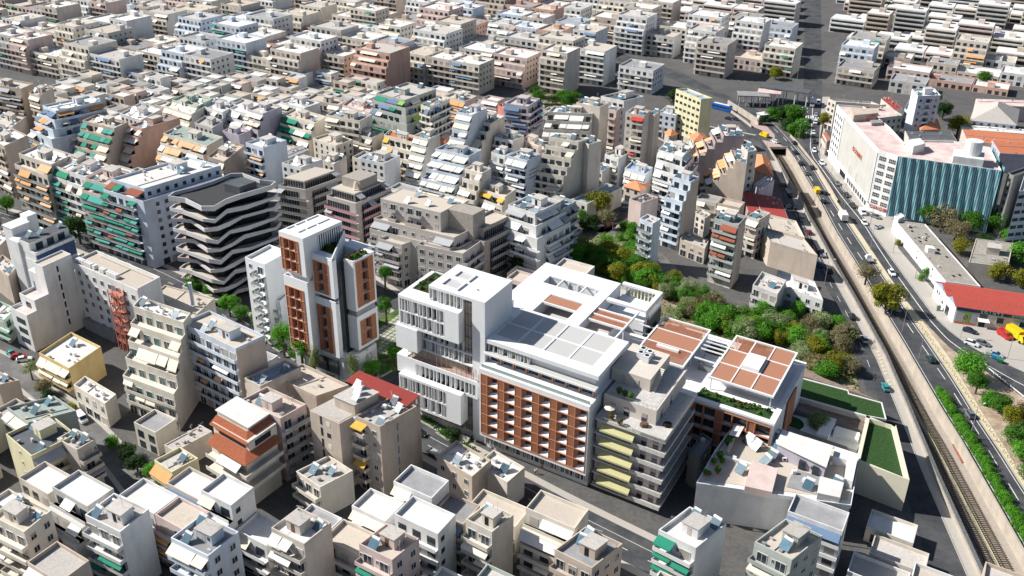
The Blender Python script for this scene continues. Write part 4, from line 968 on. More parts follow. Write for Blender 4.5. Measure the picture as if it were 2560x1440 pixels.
# recessed storeys between the volumes
for z0 in (21.2, 24.4): fin_rows(FW, t, 'L', (0, 0), 6.3, 18.8, z0 + .25, z0 + 3.1, 1.1, int(z0)); part(FW, 'floor_slab', 'cg_white', t, (3.7, 18.8, -.05, DD, z0 - .1, z0 + .25))
part(FW, 'floor_slab', 'cg_white', t, (3.7, 25.4, -.05, DD, 17.7, 18.0))
fin_rows(FW, t, 'L', (0, 0), .6, 3.5, 18.6, 21.0, .5, 9)
# terrace storey with slender posts
part(FW, 'terrace_glazing', 'warm_glass', t, (1.6, 24, .9, 1.18, 18.0, 21.0))
mb = MB(FW)
for k in range(15): mb.bar((2 + k * 1.5, -.6, 18), (2 + k * 1.5, -.6, 21.2), .05, n=4)
mb.obj('terrace_post', 'terracotta', t, kind='stuff')
part(FW, 'terrace_floor', 'pavement_pink', t, (1.8, 25.6, -.9, .88, 18.0, 18.06))
# volume 2 (one storey) and volume 3 (two storeys)
mb = MB(FW); mb.box(1.5, 26.1, -1.3, DD, 17.2, 17.7); mb.box(1.5, 26.1, -1.3, -1.05, 17.7, 18.3); mb.box(1.5, 26.1, -1.3, DD, 13.3, 14.0); mb.box(1.5, 1.9, -1.3, DD, 14.0, 17.2); mb.box(20.2, 26.1, -1.3, 12, 14.0, 17.2); mb.box(1.9, 20.2, -.15, DD, 14.0, 17.2); mb.box(23, 26.1, -1.05, 12, 17.2, 18.3)
mb.obj('wall', 'cg_white', t); fin_rows(FW, t, 'L', (1.3, 0), 2.0, 20.1, 14.0, 17.2, 1.1, 11)
mb = MB(FW); mb.box(5.3, 24.4, -3.1, .3, 13.3, 14.0); mb.box(5.3, 24.4, -3.1, .3, 5.2, 5.9); mb.box(5.3, 9.6, -3.1, .3, 5.9, 13.3); mb.box(24.0, 24.4, -3.1, .3, 5.9, 13.3); mb.box(9.6, 24.0, -1.9, .3, 5.9, 13.3); mb.box(9.6, 24.0, -3.1, -1.9, 9.4, 9.8)
mb.obj('wall', 'cg_white', t); fin_rows(FW, t, 'L', (3.1, 0), 9.7, 24.0, 9.8, 13.3, 1.1, 12); fin_rows(FW, t, 'L', (3.1, 0), 9.7, 24.0, 5.9, 9.4, 1.1, 13)
for k in range(6): part(FW, 'step', 'pavement', t, (3.8, 7.5, -3.4 + k * .38, -3.4 + (k + 1) * .38 + .02, 0, .17 * (k + 1)))

# --- terracotta grid building
t = empty('grid_building', ow()); tag(t, 'white building faced with a large grid of terracotta screens and windows', 'office building')
V0 = -3.0
mb = MB(FW); shell(mb, 'L', (3.0, 0), -29.8, -.2, 4.6, 23.9, (-29.3, -.7, 5.6, 22.6), 1.6); mb.box(-29.8, -.2, V0 + 1.6, 17, 4.6, 23.9)
mb.box(-29.4, -.6, V0 + 2.2, 16.6, 0, 4.6)
mb.obj('wall', 'cg_white', t)
wood_grid(FW, t, 'L', (3.0, 0), -29.3, -.7, 5.6, 22.6, [('r', 2.5), ('s', 1.45)] * 6, 6, 1.1, .12)
fin_rows(FW, t, 'L', (1.6, 0), -29.2, -.8, 1.4, 4.5, .7, 21)
part(FW, 'terrace_rail', 'rail_glass', t, (-29.6, -.4, V0 + .7, V0 + .74, 23.9, 24.8))
# two set back storeys with white brows
part(FW, 'upper_wall', 'cg_white', t, (-29.0, -.2, 1.6, 17, 23.9, 29.2))
mb = MB(FW)
for k in range(8): fbox(mb, 'L', (-1.6, 0), -28.6 + k * 3.55, -28.6 + k * 3.55 + 2.9, -.02, .06, 24.1, 26.1, 0)
mb.obj('window_band', 'glass', t, kind='stuff')
for k in range(8): part(FW, 'screen', 'terracotta', t, (-29.0 + k * 3.55, -28.6 + k * 3.55, .9, 1.58, 24.0, 26.3))
part(FW, 'brow', 'cg_white', t, (-29.9, 0, -.5, 1.6, 26.4, 26.9)); part(FW, 'brow_deck', 'screen_grey', t, (-29.7, -.2, -.3, 1.6, 26.9, 26.93))
fin_rows(FW, t, 'L', (-.6, 0), -12.0, -.4, 27.0, 29.1, .9, 31)
part(FW, 'roof_slab', 'cg_white', t, (-30.2, -.01, .2, 17.7, 29.2, 30.0))
part(FW, 'roof_edge', 'cg_white', t, (-30.2, -.01, .2, 3.4, 30.0, 30.25), (-30.2, -27.2, 3.4, 17.7, 30.0, 30.25), (-27.2, -.01, 9.6, 10.1, 30.0, 30.25), (-27.2, -.01, 16.9, 17.7, 30.0, 30.25),
     (-21.2, -20.8, 3.4, 9.6, 30, 30.25), (-14.4, -14.0, 3.4, 9.6, 30, 30.25), (-7.6, -7.2, 3.4, 9.6, 30, 30.25), (-21.2, -20.8, 10.1, 16.9, 30, 30.25), (-14.4, -14.0, 10.1, 16.9, 30, 30.25), (-7.6, -7.2, 10.1, 16.9, 30, 30.25))
for i, u in enumerate((-27.2, -20.8, -14.0, -7.2)):
    for v0, v1 in ((3.4, 9.6), (10.1, 16.9)): part(FW, 'roof_screen', 'screen_grey', t, (u + .02, u + (6.0 if i else 6.0) - .02, v0 + .02, v1 - .02, 30.0, 30.12))

# --- big flat white roof block with light wells
t = empty('white_hall', ow()); tag(t, 'broad low white building with cut-out patios and pergolas in its roof', 'office building')
Z = 24.0
def ring_roof(u0, u1, v0, v1, holes, z0, z1, m='cg_white'):
    """slab with rectangular holes, cut into non-overlapping strips"""
    us = sorted({u0, u1, *[h[0] for h in holes], *[h[1] for h in holes]}); vs = sorted({v0, v1, *[h[2] for h in holes], *[h[3] for h in holes]})
    mb = MB(FW)
    for a, b in zip(us, us[1:]):
        run = None
        for c, d in zip(vs, vs[1:]):
            mu, mv = (a + b) / 2, (c + d) / 2
            if any(h[0] < mu < h[1] and h[2] < mv < h[3] for h in holes):
                if run: mb.box(a, b, run[0], run[1], z0, z1); run = None
            else: run = (run[0], d) if run else (c, d)
        if run: mb.box(a, b, run[0], run[1], z0, z1)
    return mb
H1 = [(3.0, 7.2, 44, 48.5), (-4.2, 2.6, 44, 48.5), (-11.4, -4.6, 44, 48.5)]
H2 = [(-8.0, 2.0, 24.5, 39.0)]
ring_roof(-12.0, 12.2, 17.8, 55.4, H1 + H2, Z - .5, Z).obj('roof', 'cg_white', t)
mb = MB(FW)
for u0, u1, v0, v1 in ((-12, 12.2, 48.6, 55.4), (7.4, 12.2, 17.8, 48.5), (-8.2, 2.2, 39.2, 43.8), (2.3, 7.3, 18.0, 43.8), (-12, -8.3, 17.8, 48.5)): mb.box(u0, u1, v0, v1, 0, Z - .5)
mb.obj('wall', 'cg_white', t)
part(FW, 'patio_floor', 'screen_grey', t, (-11.9, 7.2, 44, 48.5, 15.8, 16)); part(FW, 'patio_floor', 'screen_grey', t, (-8, 2, 24.5, 39.0, 19.8, 20))
mb = MB(FW)
for u in (-10, -7.5, -2, 1): mb.box(u, u + .3, 48.2, 48.5, 16, Z - .5)
mb.obj('column', 'cg_white', t, kind='stuff')
part(FW, 'roof_panel', 'terracotta_panel', t, (-7.9, 1.9, 34.5, 38.6, Z - .3, Z - .1)); part(FW, 'roof_panel', 'terracotta_panel', t, (-7.9, 1.9, 24.7, 27.6, Z - .3, Z - .1))
part(FW, 'beam', 'cg_white', t, (-8, 2, 34.0, 34.4, Z - .6, Z)); part(FW, 'beam', 'cg_white', t, (-8, 2, 27.7, 28.1, Z - .6, Z))
part(FW, 'inner_roof', 'screen_grey', t, (-6.5, -1.5, 29.0, 33.0, 21.6, 21.9))
part(FW, 'roof_block', 'cg_white', t, (7.2, 7.5, 20, 27, Z, Z + 2.4)); part(FW, 'roof_block', 'cg_white', t, (1.5, 7.2, 13.4, 17.7, 22, Z + 3.0))
# open frame terrace on its far corner
t2 = empty('frame_terrace', ow()); tag(t2, 'white open-framed terrace block with tall grey fins at the far corner', 'pavilion')
mb = ring_roof(-24.2, -12.3, 44.6, 57.0, [(-23.0, -12.3, 46.2, 55.6)], Z - .7, Z); mb.obj('roof_frame', 'cg_white', t2)
part(FW, 'floor', 'cg_white', t2, (-23.6, -12.3, 45.2, 56.6, 0, 20.2))
mb = MB(FW); mb.box(-23.9, -23.7, 44.7, 56.9, .0, 20.0); mb.obj('backing', 'glass', t2)
mb = MB(FW); mb.box(-.22, -.02, 0, .14, 0, 23.3); me = mb.mesh('fin', 'metal_grey')
for k in range(16): inst('fin', me, t2, FW.rel(-24.0, 44.8 + k * .78, 0))
mb = MB(FW); mb.box(0, .3, 0, .3, 0, 3.1); me = mb.mesh('post', 'cg_white')
for k in range(9): inst('post', me, t2, FW.rel(-22.6 + k * 1.1, 56.2, 20.2))
# lower link with pergola slats and patios
t = empty('link_building', ow()); tag(t, 'low white link roof with slatted pergolas between hall and pavilions', 'pavilion')
part(FW, 'wall', 'cg_white', t, (-28.5, -12.2, 17.9, 44, 0, 16.5), (-18.5, -12.2, 30, 40, 16.5, 21.0)); part(FW, 'roof_box', 'cg_white', t, (-20.4, -13.2, 20, 29, 16.5, 21.6))
part(FW, 'roof_panel', 'terracotta_panel', t, (-14.6, -12.6, 29.3, 31.0, 21.1, 21.25)); part(FW, 'roof_panel', 'screen_grey', t, (-18.3, -12.4, 33, 39.6, 21.0, 21.15))
part(FW, 'deck', 'cg_white', t, (-28.4, -20.6, 18.2, 43.8, 16.5, 16.56))
def pergola(parent, u0, u1, v0, v1, z, n, along='v', w=.13, m='terracotta', kind=None):
    """slats one by one"""
    mb = MB(FW)
    if along == 'v': mb.box(0, w, 0, v1 - v0, 0, .18)
    else: mb.box(0, u1 - u0, 0, w, 0, .18)
    me = mb.mesh('slat', m)
    for k in range(n):
        q = (k + .3) / n
        inst('slat', me, parent, FW.rel(u0 + (u1 - u0) * q, v0, z) if along == 'v' else FW.rel(u0, v0 + (v1 - v0) * q, z))
pergola(t, -22.0, -12.4, 36.8, 39.2, 23.3, 34); pergola(t, -22.0, -12.4, 33.6, 36.2, 23.3, 34)
part(FW, 'beam', 'cg_white', t, (-22.2, -12.2, 36.3, 36.7, 23.1, 23.7), (-22.2, -12.2, 39.3, 39.8, 23.1, 23.7), (-22.2, -12.2, 33.1, 33.5, 23.1, 23.7), (-22.6, -22.2, 24, 44, 23.1, 23.7))
pergola(t, -27.0, -23.0, 21, 25, 19.2, 16)
part(FW, 'post', 'cg_white', t, (-22.6, -22.3, 33.1, 33.4, 16.5, 23.1)); part(FW, 'post', 'cg_white', t, (-22.6, -22.3, 24, 24.3, 16.5, 23.1))

# --- pavilions with terracotta pergola roofs
def frame_roof(parent, u0, u1, v0, v1, z, cols, rows, cells, e=.45):
    """white frame of beams; cells: grid of 'p' panel, 's' slats, 'b' white box"""
    mb = MB(FW); us = [u0 + (u1 - u0) * c for c in cols]; vs = [v0 + (v1 - v0) * r for r in rows]
    mb.box(u0 - e, u1 + e, v0 - e, v0, z - .35, z + .15); mb.box(u0 - e, u1 + e, v1, v1 + e, z - .35, z + .15); mb.box(u0 - e, u0, v0, v1, z - .35, z + .15); mb.box(u1, u1 + e, v0, v1, z - .35, z + .15)
    mb.obj('roof_frame', 'cg_white', parent)
    for v in vs[1:-1]: part(FW, 'beam', 'cg_white', parent, (u0, u1, v - .16, v + .16, z - .3, z + .12))
    for i in range(len(us) - 1):
        for j in range(len(vs) - 1):
            k = cells[j][i]; a0, a1, b0, b1 = us[i], us[i + 1], vs[j], vs[j + 1]
            if i: part(FW, 'beam', 'cg_white', parent, (a0 - .15, a0 + .15, b0 + .17, b1 - .17, z - .3, z + .12))
            a0 += .17; a1 -= .17; b0 += .18; b1 -= .18
            if k == 'p': part(FW, 'roof_panel', 'terracotta_panel', parent, (a0, a1, b0, b1, z - .25, z - .05))
            elif k == 's': pergola(parent, a0, a1, b0, b1, z - .2, int((a1 - a0) / .33))
            elif k == 'b': part(FW, 'skylight_box', 'cg_white', parent, (a0 + .2, a1 - .2, b0 + .2, b1 - .2, z - .2, z + .9))
Zp = 20.0
t = empty('pergola_pavilion', ow()); tag(t, 'white pavilion under a terracotta pergola roof in three bands', 'pavilion')
frame_roof(t, -40.1, -27.6, 30.4, 50.8, Zp, (0, 1), (0, .36, .70, 1), ('s', 'p', 's'))
part(FW, 'wall', 'cg_white', t, (-39.0, -29.0, 34, 49, 16.2, 19.6)); part(FW, 'skylight_box', 'cg_white', t, (-37.0, -31.0, 35.6, 36.4, 19.9, 20.6))
for u in (-40.0, -28.0):
    for v in (30.5, 37.5, 44.5, 50.5): part(FW, 'post', 'cg_white', t, (u, u + .25, v, v + .25, 16.2, 19.6))
t = empty('grid_pavilion', ow()); tag(t, 'white pavilion whose roof frame holds six terracotta panels and a skylight', 'pavilion')
frame_roof(t, -63.0, -47.6, 29.8, 52.0, Zp, (0, .34, .67, 1), (0, .34, .68, 1), ('ppp', 'pbp', 'pss'))
part(FW, 'wall', 'cg_white', t, (-61.5, -49.5, 33, 50, 16.2, 19.6))
for u in (-62.9, -48.0):
    for v in (30, 37.5, 44.5, 51.5): part(FW, 'post', 'cg_white', t, (u, u + .25, v, v + .25, 16.2, 19.6))
# long building under both, terracotta front
t = empty('terracotta_front_building', ow()); tag(t, 'long low building with a white deck and three storeys of terracotta windows', 'office building')
mb = MB(FW); shell(mb, 'L', (-24.0, 0), -65.5, -44, 4.8, 16.2, (-65.0, -44.2, 5.4, 15.4), 1.4); mb.box(-65.5, -44, 25.4, 54.5, 4.8, 16.2); mb.box(-44, -28.5, 25.0, 54.5, 0, 16.2); mb.box(-65.2, -44, 25.8, 54, 0, 4.8)
mb.obj('wall', 'cg_white', t)
wood_grid(FW, t, 'L', (-24.0, 0), -65.0, -44.2, 5.4, 15.4, [('w', 2.6), ('s', 1.3), ('w', 2.6), ('w', 1.6), ('s', 1.2), ('w', 2.2), ('w', 1.6), ('s', 1.3)], 3, 1.35, .25)
fin_rows(FW, t, 'L', (-25.0, 0), -65, -44.4, .8, 4.6, .7, 41)
part(FW, 'roof_edge', 'cg_white', t, (-65.7, -44, 23.6, 25.0, 16.2, 16.7), (-65.7, -64.4, 25.0, 54.7, 16.2, 16.7), (-64.4, -28.5, 53.6, 54.7, 16.2, 16.7))
part(FW, 'side_screen', 'terracotta_panel', t, (-66.0, -65.72, 36, 44, 5, 15.6)); part(FW, 'side_frame', 'terracotta', t, (-66.1, -66.0, 36, 36.3, 5, 15.8), (-66.1, -66.0, 39.8, 40.1, 5, 15.8), (-66.1, -66.0, 43.7, 44, 5, 15.8))
part(FW, 'patio_wall', 'roof_grey', t, (-46.8, -42.2, 37, 37.2, 13, 18.2), (-46.8, -46.6, 37.2, 42, 13, 18.2), (-42.4, -42.2, 37.2, 42, 13, 18.2))
planting(FW, t, -64, -46, 25.6, 29.2, 16.2, 34, 6, .9); planting(FW, t, -47, -41, 46, 52, 16.2, 26, 7, .9); planting(FW, t, -27.8, -23.6, 46.5, 53, 16.2, 14, 9, .9)
part(FW, 'beam', 'cg_white', t, (-47.2, -41.2, 45.2, 45.5, Zp - .3, Zp), (-47.2, -41.2, 43.2, 43.5, Zp - .3, Zp), (-47.2, -41.2, 41.2, 41.5, Zp - .3, Zp), (-47.2, -41.2, 36.2, 36.5, Zp - .3, Zp))
part(FW, 'beam', 'cg_white', t, (-27.2, -22.6, 40.2, 40.5, Zp - .3, Zp), (-27.2, -22.6, 44.0, 44.3, Zp - .3, Zp), (-27.2, -22.6, 36.2, 36.5, Zp - .3, Zp))

# --- lawn roofs by the side street
t = empty('lawn_roof', (0, 0, 0)); tag(t, 'long turf roof strip edged in white between pavilion and side street', 'green roof')
zl = 6.0
q = [G(*p, zl) for p in ((1968, 934), (2000, 945), (2120, 977), (2122, 985), (2205, 1008), (2216, 1050), (2166, 1042), (1965, 985))]
mb = MB(); mb.prism([(p.x, p.y) for p in q], 0, zl - .1); mb.obj('wall', 'cg_sand', t)
c0 = sum(q, Vector()) / len(q); mb = MB(); mb.prism([((p - c0) * .985 + c0)[:2] for p in q], zl - .1, zl + .05); mb.obj('turf', 'lawn', t)
mb = MB(); wall_mesh(mb, q + [q[0]], .35, zl - .1, zl + .25); mb.obj('edge', 'cg_white', t)
t = empty('timber_deck', (0, 0, 0)); tag(t, 'weathered brown timber deck strip below the long turf roof', 'deck')
q = [G(*p, 4.6) for p in ((1970, 992), (2165, 1046), (2170, 1078), (2020, 1034), (1968, 1020))]; d0 = (q[1] - q[0]); dl = d0.length; d0.normalize(); nn = Vector((-d0.y, d0.x, 0)); wd = -(q[3] - q[0]).dot(nn)
mb = MB(); mb.prism([(p.x, p.y) for p in q], 0, 4.5); mb.obj('base', 'concrete_dark', t)
w_ = .9; pm_ = {}
for j in range(int(wd / w_)):
    a = -.0; k = 0; ln_ = dl * (1 - .0 * j)
    while a < ln_ - 3:
        L_ = 4.0; key = 1
        if key not in pm_: b = MB(); b.box(0, 3.9, -.82, 0, 0, .06); pm_[key] = b.mesh('plank', 'wood')
        p = q[0] + d0 * (a + (j % 2) * 1.5) - nn * (j * w_); inst('plank', pm_[key], t, (p.x, p.y, 4.5 + random.uniform(0, .02)), math.atan2(d0.y, d0.x)); a += L_
t = empty('timber_deck', (0, 0, 0)); tag(t, 'narrow brown timber deck above the turf roof towards the scrub', 'deck')
q = [G(*p, 5.6) for p in ((1880, 905), (1990, 908), (2060, 945), (2200, 1002), (2120, 975), (1990, 935), (1900, 915))]
mb = MB(); mb.prism([(p.x, p.y) for p in (q[1], q[2], q[3], q[4], q[5])], 0, 5.6); mb.obj('base', 'wood', t)
t = empty('walled_lawn', (0, 0, 0)); tag(t, 'cream walled roof with a square dark green lawn by the road', 'green roof')
zl = 9.0
q = [G(*p, zl) for p in ((2166, 1038), (2240, 1062), (2274, 1200), (2140, 1150))]
mb = MB(); mb.prism([(p.x, p.y) for p in q], 0, zl - 1.3); mb.obj('wall', 'cg_cream', t)
mb = MB(); wall_mesh(mb, q + [q[0], q[1]], 1.0, zl - 1.3, zl); mb.obj('parapet', 'cg_cream', t)
c0 = sum(q, Vector()) / 4; mb = MB(); mb.prism([((p - c0) * .93 + c0)[:2] for p in q], zl - 1.3, zl - 1.2); mb.obj('turf', 'lawn', t)
# courtyard with white ramps
t = empty('courtyard', (0, 0, 0)); tag(t, 'white courtyard paving with low ramps and a round dark lawn', 'courtyard')
q = [G(*p, 3.2) for p in ((1965, 1012), (2168, 1072), (2140, 1130), (1950, 1090))]
mb = MB(); mb.prism([(p.x, p.y) for p in q], 0, 3.2); mb.obj('paving', 'cg_white', t)
p = G(1968, 1058, 3.2); mb = MB(); mb.prism([(p.x + 4.2 * math.cos(a / 3), p.y + 3.4 * math.sin(a / 3)) for a in range(19)], 3.2, 3.3); mb.obj('turf', 'lawn', t)
for (a, b, c_, d_), z in ((((2066, 1040), (2092, 1048), (2070, 1092), (2040, 1084)), 4.6), (((2090, 1064), (2150, 1082), (2146, 1100), (2084, 1082)), 4.4)):
    q = [G(*p, z) for p in (a, b, c_, d_)]; mb = MB(); mb.prism([(p.x, p.y) for p in q], 3.2, z); mb.obj('ramp', 'cg_white', t)
q = gp((1922, 1052), (2040, 1095), (2142, 1130), z=4.6); mb = MB(); wall_mesh(mb, q, .12, 3, 5.2); o = mb.obj('screen_fence', 'metal_grey'); tag(o, 'grey perforated screen fence between courtyard and roof garden house', 'fence')
# ------------------------------------------------------------ wooden tower
FT = mkframe((696, 580), (757, 600), (855, 556), 42.0)
t = empty('terracotta_tower', FT.o()); tag(t, 'slender white tower of stacked boxes with terracotta window screens', 'office building')
def volume(face, base, a0, a1, back, z0, z1, op, cols, rows):
    mb = MB(FT); shell(mb, face, base, a0, a1, z0, z1, op, 1.4)
    if face == 'L': mb.box(a0, a1, -base[0] + 1.4, back, z0, z1)
    else: mb.box(-base[1] + 1.4, back, a0, a1, z0, z1)
    mb.obj('box_wall', 'cg_white', t); wood_grid(FT, t, face, base, *op, cols, rows, 1.35, .16)
CW = [('s', .55), ('w', 1.5), ('w', 1.1), ('s', .8)]
volume('L', (0, 0), 0, 8.75, 14.3, 31, 42, (2.0, 8.45, 31.6, 40.9), [('s', .8), ('w', 1.4), ('w', 1.4), ('s', .8)], 3)
volume('L', (0, 0), 0, 8.75, 14.3, 6.5, 28.6, (1.7, 8.4, 7.2, 26.6), [('s', .8), ('w', 1.4), ('w', 1.4), ('s', .8)], 6)
part(FT, 'recess_floor', 'cg_white', t, (.5, 8.2, 1.4, 13.8, 28.6, 31.0))
part(FT, 'parapet', 'cg_white', t, (0, 8.75, 0, .25, 28.6, 29.6), (8.5, 8.75, .25, 4, 28.6, 29.6), (0, .25, .25, 4, 28.6, 29.6))
# V1 roof: raised frames round sunken white panels
part(FT, 'roof_rib', 'cg_white', t, (0, 8.75, 0, 2.2, 42, 42.35), (0, .8, 2.2, 14.3, 42, 42.35), (8.3, 8.75, 2.2, 14.3, 42, 42.35), (.8, 8.3, 13.8, 14.3, 42, 42.35), (.8, 8.3, 5.0, 5.35, 42, 42.35), (4.2, 4.6, 2.2, 13.8, 42, 42.33), (.8, 8.3, 8.9, 9.2, 42, 42.35))
# side fins of V1 over the garden
mb = MB(FT); mb.box(-.1, 0.02, 0, .35, 37.2, 41.4); me = mb.mesh('fin', 'cg_white')
part(FT, 'side_glazing', 'glass', t, (-.03, -.005, 5.0, 13.8, 37.2, 41.4))
for k in range(11): inst('fin', me, t, FT.rel(-.1, 5.0 + k * .8, 0))
# V2, with its diagonal flank
def v2(z0, z1, op, rows):
    mb = MB(FT); b = (-2.3, 0); shell(mb, 'L', b, -7.4, 0.0, z0, z1, op, 1.4)
    mb.prism([(-7.4 + .82, 2.3 + 1.4), (0, 3.7), (0, 15.0)], z0, z1); mb.prism([(-7.4, 2.3), (-7.4 + .84, 3.7), (-7.4 + .6, 3.7)], z0, z1)
    mb.obj('box_wall', 'cg_white', t); wood_grid(FT, t, 'L', b, *op, [('s', .9), ('s', .5), ('w', 1.6), ('s', .9)], rows, 1.35, .16)
v2(25.8, 37.0, (-5.7, -.5, 26.6, 35.6), 3); v2(7.6, 24.0, (-5.6, -.5, 8.4, 22.6), 4)
part(FT, 'recess_wall', 'glass', t, (-5.0, -.2, 4.2, 5.2, 24.0, 25.8)); part(FT, 'parapet', 'cg_white', t, (-7.4, 0, 2.3, 2.55, 24, 24.9))
mb = MB(FT); mb.prism([(-4.3, 5.6), (0, 5.6), (0, 13.5)], 37.0, 37.15); mb.obj('grass_bed', 'lawn', t)
planting(FT, t, -2.6, -.1, 5.8, 10.4, 37.0, 14, 31, 1.1)
part(FT, 'parapet', 'cg_white', t, (-7.2, 0, 2.4, 2.65, 37, 37.5))
mb = MB(FT); mb.hexa([(-7.4, 2.3, 37), (-7.1, 2.3, 37), (.25, 15.0, 37), (-.05, 15.0, 37), (-7.4, 2.3, 37.6), (-7.1, 2.3, 37.6), (.25, 15, 39.6), (-.05, 15, 39.6)]); mb.obj('sloping_parapet', 'cg_white', t)
# dark slot
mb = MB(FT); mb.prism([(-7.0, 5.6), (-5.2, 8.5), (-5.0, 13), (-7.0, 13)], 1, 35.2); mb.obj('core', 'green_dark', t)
# V3 facing right
def v3(z0, z1, op, rows):
    mb = MB(FT); b = (0, 10.3); shell(mb, 'R', b, 6.8, 14.9, z0, z1, op, 1.4)
    mb.box(-8.9, -7.0, 6.8, 14.9, z0, z1); mb.obj('box_wall', 'cg_white', t); wood_grid(FT, t, 'R', b, *op, [('s', 1.0), ('s', .45), ('w', 1.7), ('s', 1.2)], rows, 1.35, .16)
v3(21.0, 36.0, (7.6, 14.1, 22.0, 35.2), 4); v3(9.0, 19.3, (8.0, 13.9, 10.0, 17.6), 2)
part(FT, 'recess_floor', 'roof_grey', t, (-9.9, -7.0, 7.4, 14.4, 19.3, 21.0)); planting(FT, t, -9.9, -7.2, 7.2, 13.0, 36.0, 16, 41, 1.1)
part(FT, 'roof_deck', 'cg_white', t, (-7.0, .0, 13.2, 17.5, 30, 35.8))
# podium
mb = MB(FT); mb.prism([(-8.0, 3.0), (8.4, 1.0), (8.4, 14), (-9.5, 14.5), (-9.8, 7.5)], 1.0, 7.6); mb.obj('podium', 'cg_white', t)
part(FT, 'shop_window', 'glass', t, (-7.0, 2.0, 1.9, 2.1, 2.2, 6.6)); part(FT, 'base', 'cg_white', t, (-8.2, 8.6, 2.2, 14.6, -.2, 1.0))
part(FT, 'shop_frame', 'black', t, (-7.1, -7.0, 1.8, 1.95, 2.1, 6.7), (-2.6, -2.5, 1.8, 1.95, 2.1, 6.7), (1.9, 2.0, 1.8, 1.95, 2.1, 6.7))

# ------------------------------------------------------------ black tower with folded white balcony bands
ZB = 34.5
OUT = [G(x, y, ZB) for x, y in ((420, 489), (462, 495.5), (503, 515.5), (534, 515.5), (564, 498), (602, 485), (678, 463), (690, 453), (651, 449), (606, 432), (578, 433), (533, 451), (482, 467), (433, 480))]
cB = sum(OUT, Vector()) / len(OUT)
t = empty('black_tower', (cB.x, cB.y, 0)); tag(t, 'dark glass tower wrapped in folded pale balcony bands', 'apartment tower')
loc = [Vector((p.x - cB.x, p.y - cB.y)) for p in OUT]
rng = random.Random(4); nf = 9; fh = 3.45
def inset(P, d): return [p - p.normalized() * d for p in P]
core = inset(loc, 3.2); mb = MB(); mb.prism([(p.x, p.y) for p in core], 0, ZB - 1.5); mb.obj('glass_core', 'green_dark', t)
mbm = MB(); n = 0
for i in range(len(core)):
    a, b = core[i], core[(i + 1) % len(core)]; L_ = (b - a).length; k = int(L_ / 2.2)
    for j in range(1, k):
        p = a + (b - a) * j / k; p = p + p.normalized() * .05; mbm.box(p.x - .06, p.x + .06, p.y - .06, p.y + .06, 3, ZB - 1.6)
mbm.obj('mullions', 'black', t, kind='stuff')
def band(P, z0, z1, zs, name):
    mb = MB(); N = len(P); Pi = inset(P, .35)
    for i in range(N):
        j = (i + 1) % N
        q = (P[i], P[j], Pi[j], Pi[i]); mb.hexa([(a.x, a.y, z0) for a in q] + [(a.x, a.y, z1 + (zs[i] if k in (0, 3) else zs[j])) for k, a in enumerate(q)])
    return mb.obj(name, 'cg_white' if 0 else 'band_grey', t)
mat('band_grey', (.60, .58, .585), .8, .04, .5, rnd=.02); mat('deck_dark', (.05, .053, .055), .9, .08, .5, rnd=0); mat('roof_well', (.015, .03, .035), .8, .1, 1, rnd=0)
band(loc, ZB - 1.6, ZB, [0] * 14, 'roof_band')
mb = MB(); mb.prism([(p.x, p.y) for p in inset(loc, .3)], ZB - 1.6, ZB - 1.2); mb.obj('roof', 'roof_well', t)
mb = MB(); mb.prism([(p.x, p.y) for p in inset(loc, 2.4)], ZB - 1.2, ZB - 1.05); mb.obj('roof_deck', 'deck_dark', t)
pp = [G(x, y, ZB + 1.2) - Vector((cB.x, cB.y, 0)) for x, y in ((560, 462), (598, 471), (641, 456), (603, 445))]; mb = MB(); mb.prism([(p.x, p.y) for p in pp], ZB - 1.05, ZB + 1.6); mb.obj('plant_room', 'roof_dark', t)
for k in range(nf):
    z = ZB - 1.6 - (k + 1) * fh + .5
    P = []
    for i, p in enumerate(loc):
        amp = (1.3 if (i + k) % 2 else -.7) if i in (1, 3, 4, 5, 12, 11) else .2
        P.append(p + p.normalized() * amp)
    mb = MB(); mb.prism([(p.x, p.y) for p in inset(P, .1)], z - .35, z); mb.obj('floor_slab', 'pavement_pink' if k % 2 else 'roof_beige', t)
    band(P, z - .4, z + .6, [rng.choice((0, .45, .15)) for _ in P], 'balcony_band')

# ------------------------------------------------------------ taupe apartment pair and terraced complex
TA = dict(wallm='cg_taupe', awn='grey', name='apartment_block')
def taupe(lab, L, P, R, H, lfr='bb', **k):
    r = block(lab, L, P, R, H, lf=lfr[0], rf=lfr[1], wallm=k.pop('wallm', 'cg_taupe'), awn=k.pop('awn', 'grey'), roof='roof_beige'[5:], litter=False, shut=k.pop('shut', 'shutter_mauve'), **k); return r
r = taupe('taupe corner block with a plain railed terrace', (708, 444), (760, 453), (839, 425), 21, st=1, step=2.6, sd='LR', ap=.2, glz=True, rail='r', ph=0, sol=0, par=.1)
r = taupe('taupe corner block with pink railings and penthouse', (828, 469), (886, 485), (963, 452), 21, st=1, step=2.6, sd='LR', ap=.25, glz=True, rail='k', ph=0, sol=0, par=.1)
fr = r['fr']; mb = MB(fr); mb.box(1.0, fr.a - 1.5, 4, fr.b - 3, r['z'], r['z'] + 3.4); o = mb.obj('penthouse', 'cg_stone', r['t'])
for k in range(8): b = MB(fr); b.box(2.2, 3.1, 3.0 - k * .0 + k * .12 - .6, 3.2 + k * .12 - .6 + .3, r['z'] + k * .4, r['z'] + k * .4 + .12); b.obj('stair_tread', 'awning_cream', r['t'])
r = taupe('long taupe block with solar heaters and curved bands', (951, 496), (1101, 532), (1153, 505), 25.5, 'pn', ap=.05, ph=0, sol=4, par=.2, proj=1.2)
fr = r['fr']; mb = MB(fr); mb.box(-9.5, 0, 4.0, fr.b - .5, 0, 25.4); mb.obj('wing', 'cg_stone', r['t'])
